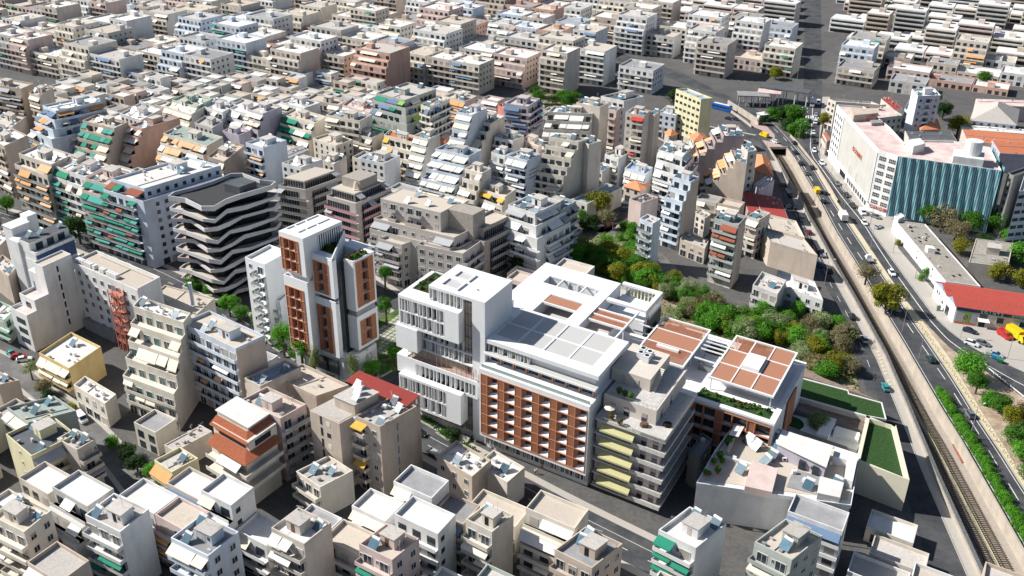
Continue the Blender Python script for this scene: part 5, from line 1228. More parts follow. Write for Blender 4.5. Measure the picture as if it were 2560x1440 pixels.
taupe('taupe terrace wing with a folded parapet band', (934, 545), (1135, 594), (1175, 574), 19.5, 'pb', st=1, step=2.2, ap=.15, ph=0, sol=0, proj=1.5)
taupe('taupe corner block with deep loggias above the back street', (1043, 610), (1157, 634), (1203, 602), 16.5, 'wb', ap=.1, ph=0, sol=0, win=(1.5, 1.5))
taupe('small taupe block with angled balconies above the back street', (946, 596), (1004, 612), (1042, 598), 15.5, 'bw', ap=.35, ph=0, sol=0)
taupe('brown-walled rear wing with five long balconies', (1160, 556), (1208, 571), (1278, 537), 20, 'nb', ap=0.0, ph=0, sol=0, wallm='cg_stone', glz=True, rail='r', st=1, step=2.5, sd='LR')
# small white house with jutting balconies
r = block('plain white narrow block with jutting box balconies', (612, 643), (661, 661), (722, 628), 26.5, lf='p', rf='n', wallm='cg_white', awn='white', ap=.15, roof='white', ph=0, sol=0, litter=False, rail='g', proj=2.0, seed=2)
block('low white annex with a teal balcony', (668, 742), (700, 752), (724, 732), 14, lf='b', rf='n', wallm='cg_white', awn='white', ap=.3, roof='white', ph=0, sol=0, litter=False, rail='g')

# ------------------------------------------------------------ beige terraced block with olive awnings
FB_ = 20.6
t = empty('terraced_block', ow()); tag(t, 'beige terraced apartment block with olive awnings and a roof stair', 'apartment block')
B = []; u1, u0 = -30.6, -47.9; v0, v1 = -1.6, 18.6
part(FW, 'wall', 'cg_sand', t, (u0 + 1.4, u1, v0 + 1.6, v1, 0, 20.3))
mats_ = ['cg_sand', 'rail_grey', 'shutter_mauve', 'glass']
dm = MB(FW); fbox(dm, 'L', (0, 0), -.65, .65, 0, .05, 1.1, 2.2, 0); fbox(dm, 'L', (0, 0), -.65, .65, 0, .04, 0, 1.1, 1); dme = dm.mesh('shuttered_door', ['shutter_mauve', 'glass'])
dm = MB(FW); fbox(dm, 'R', (0, 0), -.65, .65, 0, .05, 1.1, 2.2, 0); fbox(dm, 'R', (0, 0), -.65, .65, 0, .04, 0, 1.1, 1); dmr = dm.mesh('shuttered_door', ['shutter_mauve', 'glass'])
mat('cg_marble', (.52, .50, .48), .8, .18, 1.2, rnd=0)
for k in range(6):
    z = 20.4 - k * 3.7
    if z < 1: break
    part(FW, 'balcony_slab', 'cg_marble', t, (u0, u1 - .1, v0, v0 + 1.6, z - .3, z), (u0, u0 + 1.4, v0 + 1.6, v1, z - .3, z))
    part(FW, 'balcony_parapet', 'cg_marble', t, (u0, u0 + 8, v0, v0 + .15, z, z + .8), (u0, u0 + .15, v0 + .15, v1, z, z + .35))
    mb = MB(FW); q = u0 + 8
    while q < u1 - .2: mb.box(q, q + .05, v0 + .05, v0 + .1, z, z + .9); q += .45
    mb.box(u0 + 8, u1 - .1, v0 + .04, v0 + .1, z + .88, z + .93); mb.box(u0 + .05, u0 + .1, v0 + .15, v1, z + .85, z + .93); mb.obj('railing', 'rail_grey', t)
    if k:
        mb = MB(FW); a0, a1 = -40.4, -32.2; zz = z + 2.9
        pts = [(a0, v0 + 1.5, zz), (a1, v0 + 1.5, zz), (a1, v0 - .5, zz - 1.5), (a0, v0 - .5, zz - 1.5)]; mb.hexa(pts + [(p[0], p[1], p[2] + .06) for p in pts]); mb.box(a0, a1, v0 - .55, v0 - .5, zz - 1.85, zz - 1.4); mb.obj('awning', 'awning_olive', t)
        for a in (-45.2, -42.4, -38.5, -34.8): inst('shuttered_door', dme, t, FW.rel(a, v0 + 1.58, z))
        for a in (2, 6, 10, 14, 17.5): inst('shuttered_door', dmr, t, FW.rel(u0 + 1.38, a, z))
part(FW, 'terrace_floor', 'cg_marble', t, (u0 + .15, u1, v0 + .1, v1, 20.3, 20.42)); part(FW, 'parapet', 'cg_marble', t, (u0, u0 + .15, v0, v1, 20.3, 21.2), (u0, u0 + 6, v0, v0 + .15, 20.3, 21.0))
part(FW, 'middle_storey', 'cg_sand', t, (-43.6, u1, 3.2, 23, 20.4, 23.9)); part(FW, 'parapet', 'cg_sand', t, (-43.6, u1, 3.2, 3.35, 23.9, 24.3), (-43.6, -43.45, 3.35, 23, 23.9, 24.3))
part(FW, 'terrace_floor', 'cg_marble', t, (-43.4, u1, 3.4, 22.8, 23.9, 23.95))
for a in (-40.8, -36.4, -33.0): inst('shuttered_door', dme, t, FW.rel(a, 3.18, 20.4))
for a in (7, 13): inst('shuttered_door', dmr, t, FW.rel(-43.6, a, 20.4))
part(FW, 'roof_storey', 'cg_sand', t, (-39.2, u1 + 1.2, 9.8, 22.5, 23.95, 27.2))
mb = MB(FW); mb.box(-36.4, -35.4, 9.7, 9.79, 23.95, 26.1); mb.box(-33, -32, 9.7, 9.79, 23.95, 26.1); mb.obj('doorway', 'shutter', t, kind=None)
for k in range(14): part(FW, 'stair_tread', 'awning_cream', t, (-40.4, -39.22, 10 + k * .42, 10.42 + k * .42, 23.95 + k * .23, 24.1 + k * .23))
mb = MB(FW)
q = u0 + 1
for a in range(12): mb.box(-43.5 + a * 1.07, -43.45 + a * 1.07, 3.25, 3.3, 24.3, 25.1)
mb.box(-43.5, u1, 3.25, 3.3, 25.1, 25.15); mb.box(-43.55, -43.5, 3.25, 20, 25.1, 25.15); mb.obj('railing', 'rail_grey', t)
BLD.append(dict(t=t, fr=FW, z=27.2, lab='x', rng=random.Random(1), near=False, dist=0, sol=0, ac=None))
for i, (u, v) in enumerate(((-33.6, 17.2), (-33.4, 19.2), (-35.4, 16.6), (-35.3, 18.7))):
    o = empty('heat_pump', FW.w(u, v, 27.2), math.atan2(FW.U.y, FW.U.x)); tag(o, 'grey square heat pump in the cluster of four on the beige roof', 'heat pump', 'heat pumps on the terraced block')
    mb = MB(); mb.box(-.8, .8, -.75, .75, .1, 1.7); mb.obj('casing', 'metal_white', o); mb = MB(); mb.bar((0, 0, 1.7), (0, 0, 1.78), .5, n=12); mb.obj('fan', 'black', o); mb = MB(); mb.box(-.7, -.6, -.7, .7, 0, .1); mb.box(.6, .7, -.7, .7, 0, .1); mb.obj('foot', 'metal_grey', o)
for i, (u, v, c_, l_) in enumerate(((-41.5, 1.6, 'frame_brown', 'brown hot tub on the beige terrace'), (-46.0, 4.5, 'black', 'black square cube seat at the terrace corner'))):
    mb = MB(); mb.prism([(1.0 * math.cos(a), .8 * math.sin(a)) for a in [k * math.pi / 3 for k in range(6)]], 0, .8); mb.prism([(.8 * math.cos(a), .6 * math.sin(a)) for a in [k * math.pi / 3 for k in range(6)]], .8, .86, 1)
    o = mb.obj('hot_tub', [c_, c_]); o.location = FW.w(u, v, 20.45); tag(o, l_, 'hot tub')
o = empty('parasol', FW.w(-33.2, .9, 20.45)); tag(o, 'cream garden parasol on the beige terrace', 'parasol')
mb = MB(); mb.bar((0, 0, 0), (0, 0, 2.5), .04); mb.obj('pole', 'metal_grey', o); mb = MB(); R_ = [(1.3 * math.cos(k * math.pi / 4), 1.3 * math.sin(k * math.pi / 4)) for k in range(8)]
for k in range(8): a, b = R_[k], R_[(k + 1) % 8]; mb.face([(a[0], a[1], 2.2), (b[0], b[1], 2.2), (0, 0, 2.7)])
mb.obj('canopy', 'awning_cream', o)
for i, (u, v) in enumerate(((-34.2, -.2), (-36.6, -.9), (-33.4, 5.4), (-35.0, 5.0), (-36.6, 4.7))):
    o = empty('potted_plant', FW.w(u, v, 20.45 if v < 3 else 23.95)); tag(o, 'potted flowering bush by the terrace railing' if v < 3 else 'round green shrub in a pot on the upper terrace', 'potted plant', 'potted plants on the terraced block')
    mb = MB(); mb.bar((0, 0, 0), (0, 0, .4), .3, r2=.4, n=8); mb.obj('pot', 'terracotta', o); mb = MB(); r_ = random.Random(i)
    for k in range(160):
        d = Vector((r_.gauss(0, 1), r_.gauss(0, 1), r_.gauss(0, 1))).normalized() * .8; c_ = d * r_.uniform(.7, 1) + Vector((0, 0, 1.0)); x = d.cross(Vector((r_.random(), r_.random(), 1))).normalized() * .16; y = x.cross(d).normalized() * .16; mb.face([c_ - x, c_ + y, c_ + x, c_ - y])
    mb.obj('foliage', 'leaf_green' if v > 3 else 'leaf_bronze', o)

# ------------------------------------------------------------ great white department store with blue striped netting
ZK = 25.0
KP = [G(x, y, ZK) for x, y in ((2092, 261), (2197, 375), (2246, 390), (2504, 426), (2475, 368), (2384, 352), (2312, 350), (2262, 358), (2225, 318), (2160, 266))]
K0 = KP[1]; t = empty('department_store', (K0.x, K0.y, 0)); tag(t, 'huge white building with red letters and blue striped scaffold netting', 'department store')
kl = [(p.x - K0.x, p.y - K0.y) for p in KP]
mb = MB(); mb.prism(kl, 0, ZK - .8); mb.obj('wall', 'wall_white', t)
mb = MB(); k2 = [Vector((x, y, 0)) for x, y in kl]; wall_mesh(mb, k2 + [k2[0]], -.35, ZK - .8, ZK); mb.obj('parapet', 'wall_white', t)
mb = MB(); c0 = sum(k2, Vector()) / len(k2); mb.prism([tuple(v * .992 + c0 * .008)[:2] for v in k2], ZK - .8, ZK - .7); mb.obj('roof', 'roof_pink', t)
class Wl:      # wall-aligned axes: u along the wall from A to B, v outward
    left = False
    def __init__(s, A, B, out): s.A = Vector((A[0], A[1], 0)); d = Vector((B[0] - A[0], B[1] - A[1], 0)); s.L = d.length; s.d = d.normalized(); n = Vector((s.d.y, -s.d.x, 0)); s.n = n if n.dot(Vector((out[0], out[1], 0))) > 0 else -n
    def rel(s, u, v, z): p = s.A + s.d * u + s.n * v; return (p.x, p.y, z)
W1 = Wl(kl[0], kl[1], (-1, 0)); W2 = Wl(kl[1], kl[2], (-1, -1)); W3 = Wl(kl[2], kl[3], (0, -1)); W4 = Wl(kl[3], kl[4], (1, 0))
mb = MB(W1); L1 = W1.L; mb.box(14, L1 - .6, 0, .12, 4.6, 23.6); mb.obj('blank_panel', 'wall_greypanel' if 0 else 'wall_cream' if 0 else 'panel_pale', t) if 0 else None
mat('panel_pale', (.50, .49, .46), .9, .07, .15, stain=.12, rnd=0)
mb.obj('blank_panel', 'panel_pale', t)
mb = MB(W1)
for a, b, c_, d in ((13.2, 13.9, 4.2, 24.0), (L1 - .5, L1 - .05, 4.2, 24.0), (13.9, L1 - .5, 23.65, 24.0), (13.9, L1 - .5, 4.2, 4.55)): mb.box(a, b, 0, .35, c_, d)
mb.obj('panel_frame', 'wall_white', t)
wm_ = MB(W1); wm_.box(0, 1.3, 0, .06, 0, 1.5); wme = wm_.mesh('window', 'glass')
for r_ in range(6):
    for c_ in range(4):
        p = W1.rel(1.6 + c_ * 2.8, .01, 5 + r_ * 3.1); p0 = W1.rel(0, 0, 0); inst('window', wme, t, (p[0] - p0[0], p[1] - p0[1], p[2]))
mb = MB(W1); mb.box(20, 28, -.05, .08, .2, 3.4); mb.obj('vehicle_gate', 'black', t)
for k in range(9):
    mb = MB(W1); mb.box(31 + k * 3.1, 33.2 + k * 3.1, 0, .08, .7, 3.2); mb.obj('shop_window', 'glass', t)
mb = MB(W1); mb.box(0, L1, .02, .9, 3.6, 3.9); mb.obj('canopy_slab', 'wall_white', t)
for r_ in range(7):
    for c_ in range(2):
        x0 = .9 + c_ * (W2.L / 2 - .1); z = 3.6 + r_ * 2.95; w_ = W2.L / 2 - 1.3
        mb = MB(W2); mb.box(x0, x0 + w_, 0, .05, z, z + 1.6, 0)
        for q in range(5): mb.box(x0 + w_ * q / 4 - .05, x0 + w_ * q / 4 + .05, .05, .12, z, z + 1.6, 1)
        mb.box(x0, x0 + w_, .05, .12, z + .75, z + .83, 1); mb.obj('window', ['glass', 'frame_white'], t)
mb = MB(W2); mb.box(.5, W2.L - .4, .0, .25, 1.9, 3.1); sg = mb.obj('shop_sign', 'awning_red', t)
mat('netting_blue', (.02, .18, .27), .85, .22, .4, rnd=0); mat('letter_rust', (.50, .13, .06), .7, .05, 1); mat('netting_pale', (.30, .42, .42), .85, .18, .5, rnd=0)
def net(Wx, L_, n, off):
    mb = MB(Wx)
    r = random.Random(3)
    prev = [off + .25 * math.sin(j * .9) for j in range(7)]; zz = [1.2 + (ZK - 1.0) * j / 6 for j in range(7)]; zz[-1] = ZK + .25
    for i in range(n):
        nx = [off + .28 * math.sin(i * .8 + j * .9) + .15 * math.sin(i * .23 + j) for j in range(7)]
        for j in range(6): mb.face([(L_ * i / n, prev[j], zz[j]), (L_ * (i + 1) / n, nx[j], zz[j]), (L_ * (i + 1) / n, nx[j + 1], zz[j + 1]), (L_ * i / n, prev[j + 1], zz[j + 1])], i % 2)
        prev = nx
    return mb.obj('striped_netting', ['netting_blue', 'netting_pale'], t)
net(W3, W3.L, 92, 1.4); net(W4, W4.L, 40, 1.2)
mb = MB()
for k in range(0, 13):
    for z in (0,): p = W3.rel(W3.L * k / 12, .9, 0); mb.bar((p[0], p[1], 0), (p[0], p[1], ZK), .06, n=3)
mb.obj('scaffold_poles', 'metal_grey', t, kind='stuff')
def kbox(name, pts, z1, m, z0=ZK - .7):
    q = [G(x, y, z1) for x, y in pts]; mb = MB(); mb.prism([(p.x - K0.x, p.y - K0.y) for p in q], z0, z1); return mb.obj(name, m, t)
kbox('roof_room', ((2127, 271), (2135, 288), (2196, 282), (2198, 270)), ZK + 2.2, 'wall_tan'); kbox('roof_room', ((2146, 280), (2150, 291), (2190, 290), (2189, 279)), ZK + 1.2, 'wall_coral')
kbox('roof_room', ((2265, 350), (2284, 366), (2314, 358), (2300, 345)), ZK + 2.6, 'wall_white'); kbox('roof_room', ((2385, 372), (2384, 390), (2460, 400), (2462, 378)), ZK + 2.8, 'wall_white')
kbox('roof_hatch', ((2176, 300), (2180, 308), (2208, 306), (2204, 299)), ZK + .5, 'roof_grey')
mb = MB(); p = G(2430, 385, ZK + 2.8); mb.bar((p.x - K0.x, p.y - K0.y, ZK + 2.8), (p.x - K0.x, p.y - K0.y, ZK + 8.0), 3.0, n=20); mb.obj('water_tank', 'metal_white', t)
def tomesh(cu, name):
    o = bpy.data.objects.new('t', cu); C.objects.link(o); bpy.context.view_layer.update(); me = bpy.data.meshes.new_from_object(o.evaluated_get(bpy.context.evaluated_depsgraph_get())); me.name = name; bpy.data.objects.remove(o); return me
def text(name, s, m, size, Wx, u, v, z, parent=None, vertical=True, ext=.05, squash=1.0, base=None):
    cu = bpy.data.curves.new(name, 'FONT'); cu.body = s; cu.size = size; cu.extrude = ext; cu.align_x = 'LEFT'
    cu.materials.append(MATS[m]); o = bpy.data.objects.new(name, tomesh(cu, name)); link(o, parent)
    x = Wx.d; n = Wx.n; up = Vector((0, 0, 1)); p = Vector(Wx.rel(u, v, z)) + (base or Vector())
    if x.cross(up).dot(n) < 0: x = -x
    M = Matrix((x * squash, up, n)).transposed().to_4x4(); M.translation = p; o.matrix_basis = M
    return o
def letters(s, m, size, Wx, u, v, z, parent, adv, base=None):
    x = Wx.d if Wx.d.cross(Vector((0, 0, 1))).dot(Wx.n) > 0 else -Wx.d
    for i, ch in enumerate(s):
        if ch == ' ': continue
        cu = bpy.data.curves.new('letter', 'FONT'); cu.body = ch; cu.size = size; cu.extrude = .08; cu.align_x = 'CENTER'; cu.materials.append(MATS[m]); cu.resolution_u = 3
        o = bpy.data.objects.new('letter', tomesh(cu, 'letter')); link(o, parent); M = Matrix((x, Vector((0, 0, 1)), Wx.n)).transposed().to_4x4(); M.translation = Vector(Wx.rel(u, v, z)) + x * (i * adv) + (base or Vector()); o.matrix_basis = M
letters('ΚΕΡΑΝΗΣ', 'letter_rust', 2.5, W1, 32.5, .25, 14.9, t, 1.95)
letters('ΚΑΡΥΤΣΑΣ', 'frame_white', 1.35, W2, 1.0, .35, 2.0, t, (W2.L - 1.8) / 8)
# ------------------------------------------------------------ hospital-like white slab complex
FH = mkframe((182, 652), (342, 722), (400, 692), 21.8)
def hpart(name, m, parent, *boxes, kind=None):
    mb = MB(FH)
    for b in boxes: mb.box(*b)
    return mb.obj(name, m, parent, kind=kind)
t = empty('clinic_building', FH.o()); tag(t, 'long white clinic slab with small square windows and a stair tower wing', 'clinic')
hpart('wall', 'wall_white', t, (0, 30.2, 0, 8.5, 0, 21.0)); hpart('roof', 'roof_beige', t, (.25, 30, .25, 8.2, 21.0, 21.1))
hpart('parapet', 'wall_white', t, (0, 30.2, 0, .22, 21, 21.35), (0, 30.2, 8.2, 8.5, 21, 21.8), (0, .25, .22, 8.2, 21, 21.8), (29.95, 30.2, .22, 8.2, 21, 21.8))
hpart('roof_pipe', 'roof_concrete', t, (2, 26, 7.0, 7.2, 21.1, 21.5)); hpart('roof_pipe', 'roof_concrete', t, (12, 12.25, 3, 7.0, 21.1, 21.4))
wm_ = win_mesh(FH, 'L', 1.35, 1.5, 'g', True).mesh('window', ['glass', 'frame_white', 'shutter'])
for r_ in range(6):
    for c_ in range(8):
        if r_ >= 4 and c_ == 1: continue
        u = 28.0 - c_ * 3.65 - (r_ % 2) * .3
        if u < 1: continue
        inst('window', wm_, t, FH.rel(u, 0, 17.6 - r_ * 3.05))
hpart('blue_door', 'awning_blue', t, (11.2, 12.4, -.06, 0, 17.0, 19.2))
hpart('podium', 'roof_grey', t, (14, 29, -1.4, -.02, 0, 3.4))
t = empty('clinic_stair_tower', FH.o()); tag(t, 'white stair tower of the clinic with a column of slit windows', 'clinic')
hpart('wall', 'wall_white', t, (30.4, 35.0, -9.8, -.03, 0, 23.4)); hpart('roof', 'roof_beige', t, (30.6, 34.8, -9.6, -.2, 23.4, 23.5)); hpart('parapet', 'wall_white', t, (30.4, 30.6, -9.8, -.03, 23.4, 24), (30.6, 35, -9.8, -9.6, 23.4, 24), (34.8, 35, -9.6, -.03, 23.4, 24), (30.6, 34.8, -.2, -.03, 23.4, 24))
for k in range(7): hpart('slit_window', 'glass', t, (30.36, 30.42, -5.6, -5.0, 3.0 + k * 2.9, 4.9 + k * 2.9))
t = empty('clinic_wing', FH.o()); tag(t, 'stepped white wing of the clinic with corner terraces', 'clinic')
hpart('wall', 'wall_white', t, (30.45, 39, -18, -9.83, 0, 11.2), (30.45, 38.2, -14.6, -9.83, 11.2, 14.4), (35.03, 39, -9.83, 0, 0, 11.2), (35.03, 39, -9.8, -2, 11.2, 20.5))
hpart('parapet', 'wall_white', t, (30.45, 39, -18, -17.8, 11.2, 12.1), (30.45, 30.65, -17.8, -14.6, 11.2, 12.1), (38.8, 39, -17.8, -14.6, 11.2, 12.1), (30.45, 38.2, -14.6, -14.4, 14.4, 15.3), (30.45, 30.65, -14.4, -9.85, 14.4, 15.3), (38.0, 38.2, -14.4, -9.85, 14.4, 15.3))
hpart('terrace_floor', 'roof_pink', t, (30.7, 38.7, -17.7, -14.65, 11.2, 11.26)); hpart('terrace_floor', 'roof_pink', t, (30.7, 37.9, -14.3, -9.9, 14.4, 14.46))
for k in range(3): hpart('window', 'glass', t, (32.0, 36.5, -18.05, -17.98, 1.8 + k * 3.2, 3.6 + k * 3.2))
for k in range(2): hpart('window', 'glass', t, (33.0, 35.5, -14.66, -14.58, 11.9, 13.6)) if k == 0 else hpart('window', 'awning_blue', t, (36.9, 37.5, -9.86, -9.8, 14.6, 17.4))
t = empty('clinic_penthouse', FH.o()); tag(t, 'clinic end block with a roof terrace over deep blue glass panels', 'clinic')
hpart('wall', 'wall_white', t, (48.2, 56, -1.6, 12.7, 0, 16.9), (48.2, 56, -1.6, 12.7, 18.9, 19.0), (50.5, 56, -1.6, 12.7, 19.0, 22.4), (39.1, 48.2, -1.2, 12, 0, 13.5), (48.4, 56, -1.5, 12.6, 16.9, 18.9)); hpart('parapet', 'wall_white', t, (47.9, 48.2, -1.6, 12.7, 19.0, 20.0), (48.2, 50.5, 12.4, 12.7, 19, 20), (48.2, 50.5, -1.6, -1.35, 19, 20))
for k in range(4): hpart('blue_glass_panel', 'netting_blue2' if 0 else 'awning_bluedeep' if 0 else 'panel_blue', t, (48.05, 48.18, -1.2 + k * 3.45, 2.15 + k * 3.45, 14.2, 18.7)) if 'panel_blue' in MATS or mat('panel_blue', (.008, .05, .17), .3, .1, 1, spec=.6) else 0
for k in range(3): hpart('window', 'glass', t, (50.42, 50.5, .5 + k * 4, 3 + k * 4, 19.3, 21.6))
hpart('roof', 'roof_dark', t, (50.7, 55.8, -1.4, 12.5, 22.4, 22.5))
t = empty('clinic_end_slab', FH.o()); tag(t, 'tall narrow blank pinkish end slab of the clinic at the photo edge', 'clinic')
hpart('wall', 'wall_white', t, (61, 66, -.5, 5.8, 0, 24)); hpart('wall', 'wall_white', t, (56.03, 60.9, -2.2, 6.0, 0, 21.5)); hpart('roof', 'roof_white', t, (60.8, 66.2, -.7, 6.0, 24, 24.2)); hpart('penthouse', 'wall_white', t, (62, 66, 6.0, 9.5, 0, 25.5))
BLD.append(dict(t=t, fr=Fr(FH.w(50.7, -1.4), FH.w(55.8, -1.4), FH.w(50.7, 12.5)), z=22.5, lab='the clinic penthouse block', rng=random.Random(8), near=False, dist=300, sol=3, ac=None))
an = math.atan2(FH.U.y, FH.U.x); 
for i, u in enumerate((29.2, 28.0, 26.8, 25.4, 24.2, 23.0, 21.2, 18.0, 16.8, 14.6, 13.4, 12.2, 11.0)):
    use(ACU, 'a', FH.w(u, 1.4, 21.1), an + math.pi / 2, 'tall pale condenser in the row along the clinic roof edge', 'air conditioner', 'condensers in a row on the clinic roof', 1.35)
# red fire stair
t = empty('fire_escape', FH.w(6.6, -2.6, 0)); tag(t, 'red steel fire escape tower standing against the clinic wall', 'fire escape')
fo = FH.w(6.6, -2.6); fr = Fr(fo, fo + Vector((FH.U.x, FH.U.y, 0)) * 4.4, fo + Vector((FH.V.x, FH.V.y, 0)) * 2.5)
cp_ = MB(fr); cp_.box(0, .2, 0, .2, 0, 19.5); cme = cp_.mesh('post', 'red_steel')
for u in (0, 2.1, 4.2):
    for v in (0, 2.3): inst('post', cme, t, fr.rel(u, v, 0))
for k in range(6):
    z = 3 + k * 3.0
    mb = MB(fr); mb.box(0, 4.4, 0, 2.5, z - .12, z); mb.obj('landing', 'red_steel', t)
    mb = MB(fr)
    for zz in (z + .5, z + 1.0): mb.box(0, 4.4, -.04, 0, zz, zz + .06); mb.box(-.04, 0, 0, 2.5, zz, zz + .06); mb.box(4.4, 4.44, 0, 2.5, zz, zz + .06)
    q = 0
    while q < 4.4: mb.box(q, q + .05, -.04, 0, z, z + 1.0); q += .55
    mb.obj('railing', 'red_steel', t)
    mb = MB(fr); a, b = ((.4, z - 3), (3.8, z)) if k % 2 else ((3.8, z - 3), (.4, z))
    mb.hexa([(a[0], .3, a[1] - .1), (b[0], .3, b[1] - .1), (b[0], 1.2, b[1] - .1), (a[0], 1.2, a[1] - .1), (a[0], .3, a[1] + .1), (b[0], .3, b[1] + .1), (b[0], 1.2, b[1] + .1), (a[0], 1.2, a[1] + .1)]); mb.obj('stair_flight', 'red_steel', t)
    mb = MB(fr); mb.bar((.1, -.02, z - 3), (2.1, -.02, z), .06); mb.bar((4.2, -.02, z - 3), (2.1, -.02, z), .06); mb.obj('brace', 'red_steel', t)

# ------------------------------------------------------------ brown tower with red metal canopy
r1 = block('tall worn beige-brown tower with a red metal canopy', (888, 1040), (950, 1067), (1042, 1015), 20, lf='p', rf='t', wall='tan', roof='concrete', awn=('amber', 'white'), ap=.55, sol=3, ph=0, seed=77, near=True, bay=3.6)
fr = r1['fr']; t = r1['t']
mb = MB(fr); mb.box(8.6, 17.7, -3.4, 9, 0, 19.1); mb.obj('wing_wall', 'wall_tan', t); mb = MB(fr); mb.box(fr.a + .02, 8.6, .4, 9, 0, 19.0); mb.obj('recess_wall', 'wall_bluewhite', t)
mb = MB(fr); mb.box(9, 17.4, -3.1, 8.8, 19.1, 19.2); mb.obj('roof', 'roof_concrete', t)
mb = MB(fr); mb.box(8.4, 14.5, 1.0, 8.0, 19.2, 22.0); mb.obj('stair_head', 'wall_tan', t); mb = MB(fr); mb.box(8.2, 14.7, .8, 8.2, 22.0, 22.15); mb.obj('roof', 'roof_concrete', t)
for k in range(6):
    mb = MB(fr); mb.box(14.0, 14.6, -3.46, -3.38, 1.2 + k * 3.1, 3.4 + k * 3.1); mb.obj('slit_window', 'glass', t)
    mb = MB(fr); mb.box(11.6, 12.7, -3.46, -3.38, 1.4 + k * 3.1, 2.6 + k * 3.1); mb.obj('window', 'frame_white' if k % 2 else 'glass', t)
mb = MB(fr); mb.hexa([(1.5, 9.6, 19.9), (20.3, 9.6, 19.9), (20.3, 13.8, 20.9), (1.5, 13.8, 20.9), (1.5, 9.6, 20.05), (20.3, 9.6, 20.05), (20.3, 13.8, 21.05), (1.5, 13.8, 21.05)]); can = mb.obj('metal_canopy', 'roof_redmetal', t)
mb = MB(fr); mb.box(0, .06, 0, 4.3, 0, .06); 
mb = MB(fr); mb.hexa([(0, 0, 0), (.07, 0, 0), (.07, 4.2, 1.0), (0, 4.2, 1.0), (0, 0, .06), (.07, 0, .06), (.07, 4.2, 1.06), (0, 4.2, 1.06)]); rme = mb.mesh('rib', 'roof_redmetal')
for k in range(40): inst('rib', rme, can, fr.rel(1.6 + k * .47, 9.6, 20.05))
mb = MB(fr); mb.box(1.4, 18.5, 11.2, 13.6, 0, 18.3); mb.obj('rear_wall', 'wall_tan', t)
for k, (u, v) in enumerate(((9.6, 2.6), (11.2, 4.6), (13.2, 6.4))): use(HEATER, 'h', fr.w(u, v, 22.15), rad(-40), ('front', 'middle', 'back')[k] + ' solar water heater of three on the brown tower stair head', 'water heater', 'solar water heaters on the flat roofs')

# ------------------------------------------------------------ building with stacked tiled skirts
F9 = mkframe((515, 1100), (612, 1157), (700, 1095), 14.0)
t = empty('tiled_terraces_building', F9.o()); tag(t, 'cream building with two red tiled skirts below a white roof', 'apartment block')
def tp(name, m, *boxes, parent=None):
    mb = MB(F9)
    for b in boxes: mb.box(*b)
    return mb.obj(name, m, parent or t)
a, b = F9.a, F9.b
tp('wall', 'wall_cream', (1.2, a, 1.2, b, 0, 13.6), (2.0, a + 1, 3.2, b + 1, 13.6, 16.6), (4.6, a + 2, 5.6, b + 1, 16.6, 18.0))
tp('roof', 'roof_white', (4.2, a + 2.3, 5.3, b + 1.2, 18.0, 18.25)); tp('window_band', 'glass', (3.2, a - 1, 3.12, 3.2, 14.4, 15.9), (1.92, 2.0, 5, b - 1, 14.4, 15.9))
def skirt(u0, v0, zo, zi, d, ua, vb):
    # two sloping tiled planes meeting at the near corner, tile rows as ribs
    mb = MB(F9)
    mb.hexa([(u0, v0, zo), (ua, v0, zo), (ua, v0 + d, zi), (u0 + d, v0 + d, zi), (u0, v0, zo + .15), (ua, v0, zo + .15), (ua, v0 + d, zi + .15), (u0 + d, v0 + d, zi + .15)]); s1 = mb.obj('tiled_skirt', 'roof_tile', t)
    mb = MB(F9); mb.hexa([(u0, v0, zo), (u0 + d, v0 + d, zi), (u0 + d, vb, zi), (u0, vb, zo), (u0, v0, zo + .15), (u0 + d, v0 + d, zi + .15), (u0 + d, vb, zi + .15), (u0, vb, zo + .15)]); s2 = mb.obj('tiled_skirt', 'roof_tile', t)
    mb = MB(F9); q = u0 + .3
    while q < ua:
        dd = min(d, q - u0); mb.hexa([(q, v0, zo + .15), (q + .14, v0, zo + .15), (q + .14, v0 + dd, zo + .15 + (zi - zo) * dd / d), (q, v0 + dd, zo + .15 + (zi - zo) * dd / d), (q, v0, zo + .24), (q + .14, v0, zo + .24), (q + .14, v0 + dd, zo + .24 + (zi - zo) * dd / d), (q, v0 + dd, zo + .24 + (zi - zo) * dd / d)]); q += .36
    mb.obj('tile_ribs', 'roof_tile', s1, kind='stuff')
    mb = MB(F9); q = v0 + .3
    while q < vb:
        dd = min(d, q - v0); mb.hexa([(u0, q, zo + .15), (u0 + dd, q, zo + .15 + (zi - zo) * dd / d), (u0 + dd, q + .14, zo + .15 + (zi - zo) * dd / d), (u0, q + .14, zo + .15), (u0, q, zo + .24), (u0 + dd, q, zo + .24 + (zi - zo) * dd / d), (u0 + dd, q + .14, zo + .24 + (zi - zo) * dd / d), (u0, q + .14, zo + .24)]); q += .36
    mb.obj('tile_ribs', 'roof_tile', s2, kind='stuff')
skirt(0, 0, 12.9, 14.3, 2.9, a, b); skirt(2.0, 2.6, 16.0, 17.2, 2.4, a + 1.5, b + 1)
tp('balcony', 'wall_cream', (-.8, a, -.8, 1.2, 9.9, 10.1), (-.8, a, -.8, -.65, 10.1, 10.9), (-.8, 1.2, 1.2, b, 9.9, 10.1), (-.8, -.65, -.65, b, 10.1, 10.9)); tp('balcony', 'wall_cream', (-1.2, a, -1.2, 1.2, 6.6, 6.8), (-1.2, a, -1.2, -1.05, 6.8, 7.6), (-1.2, -1.05, -1.05, b, 6.8, 7.6), (-1.2, 1.2, 1.2, b, 6.6, 6.8))
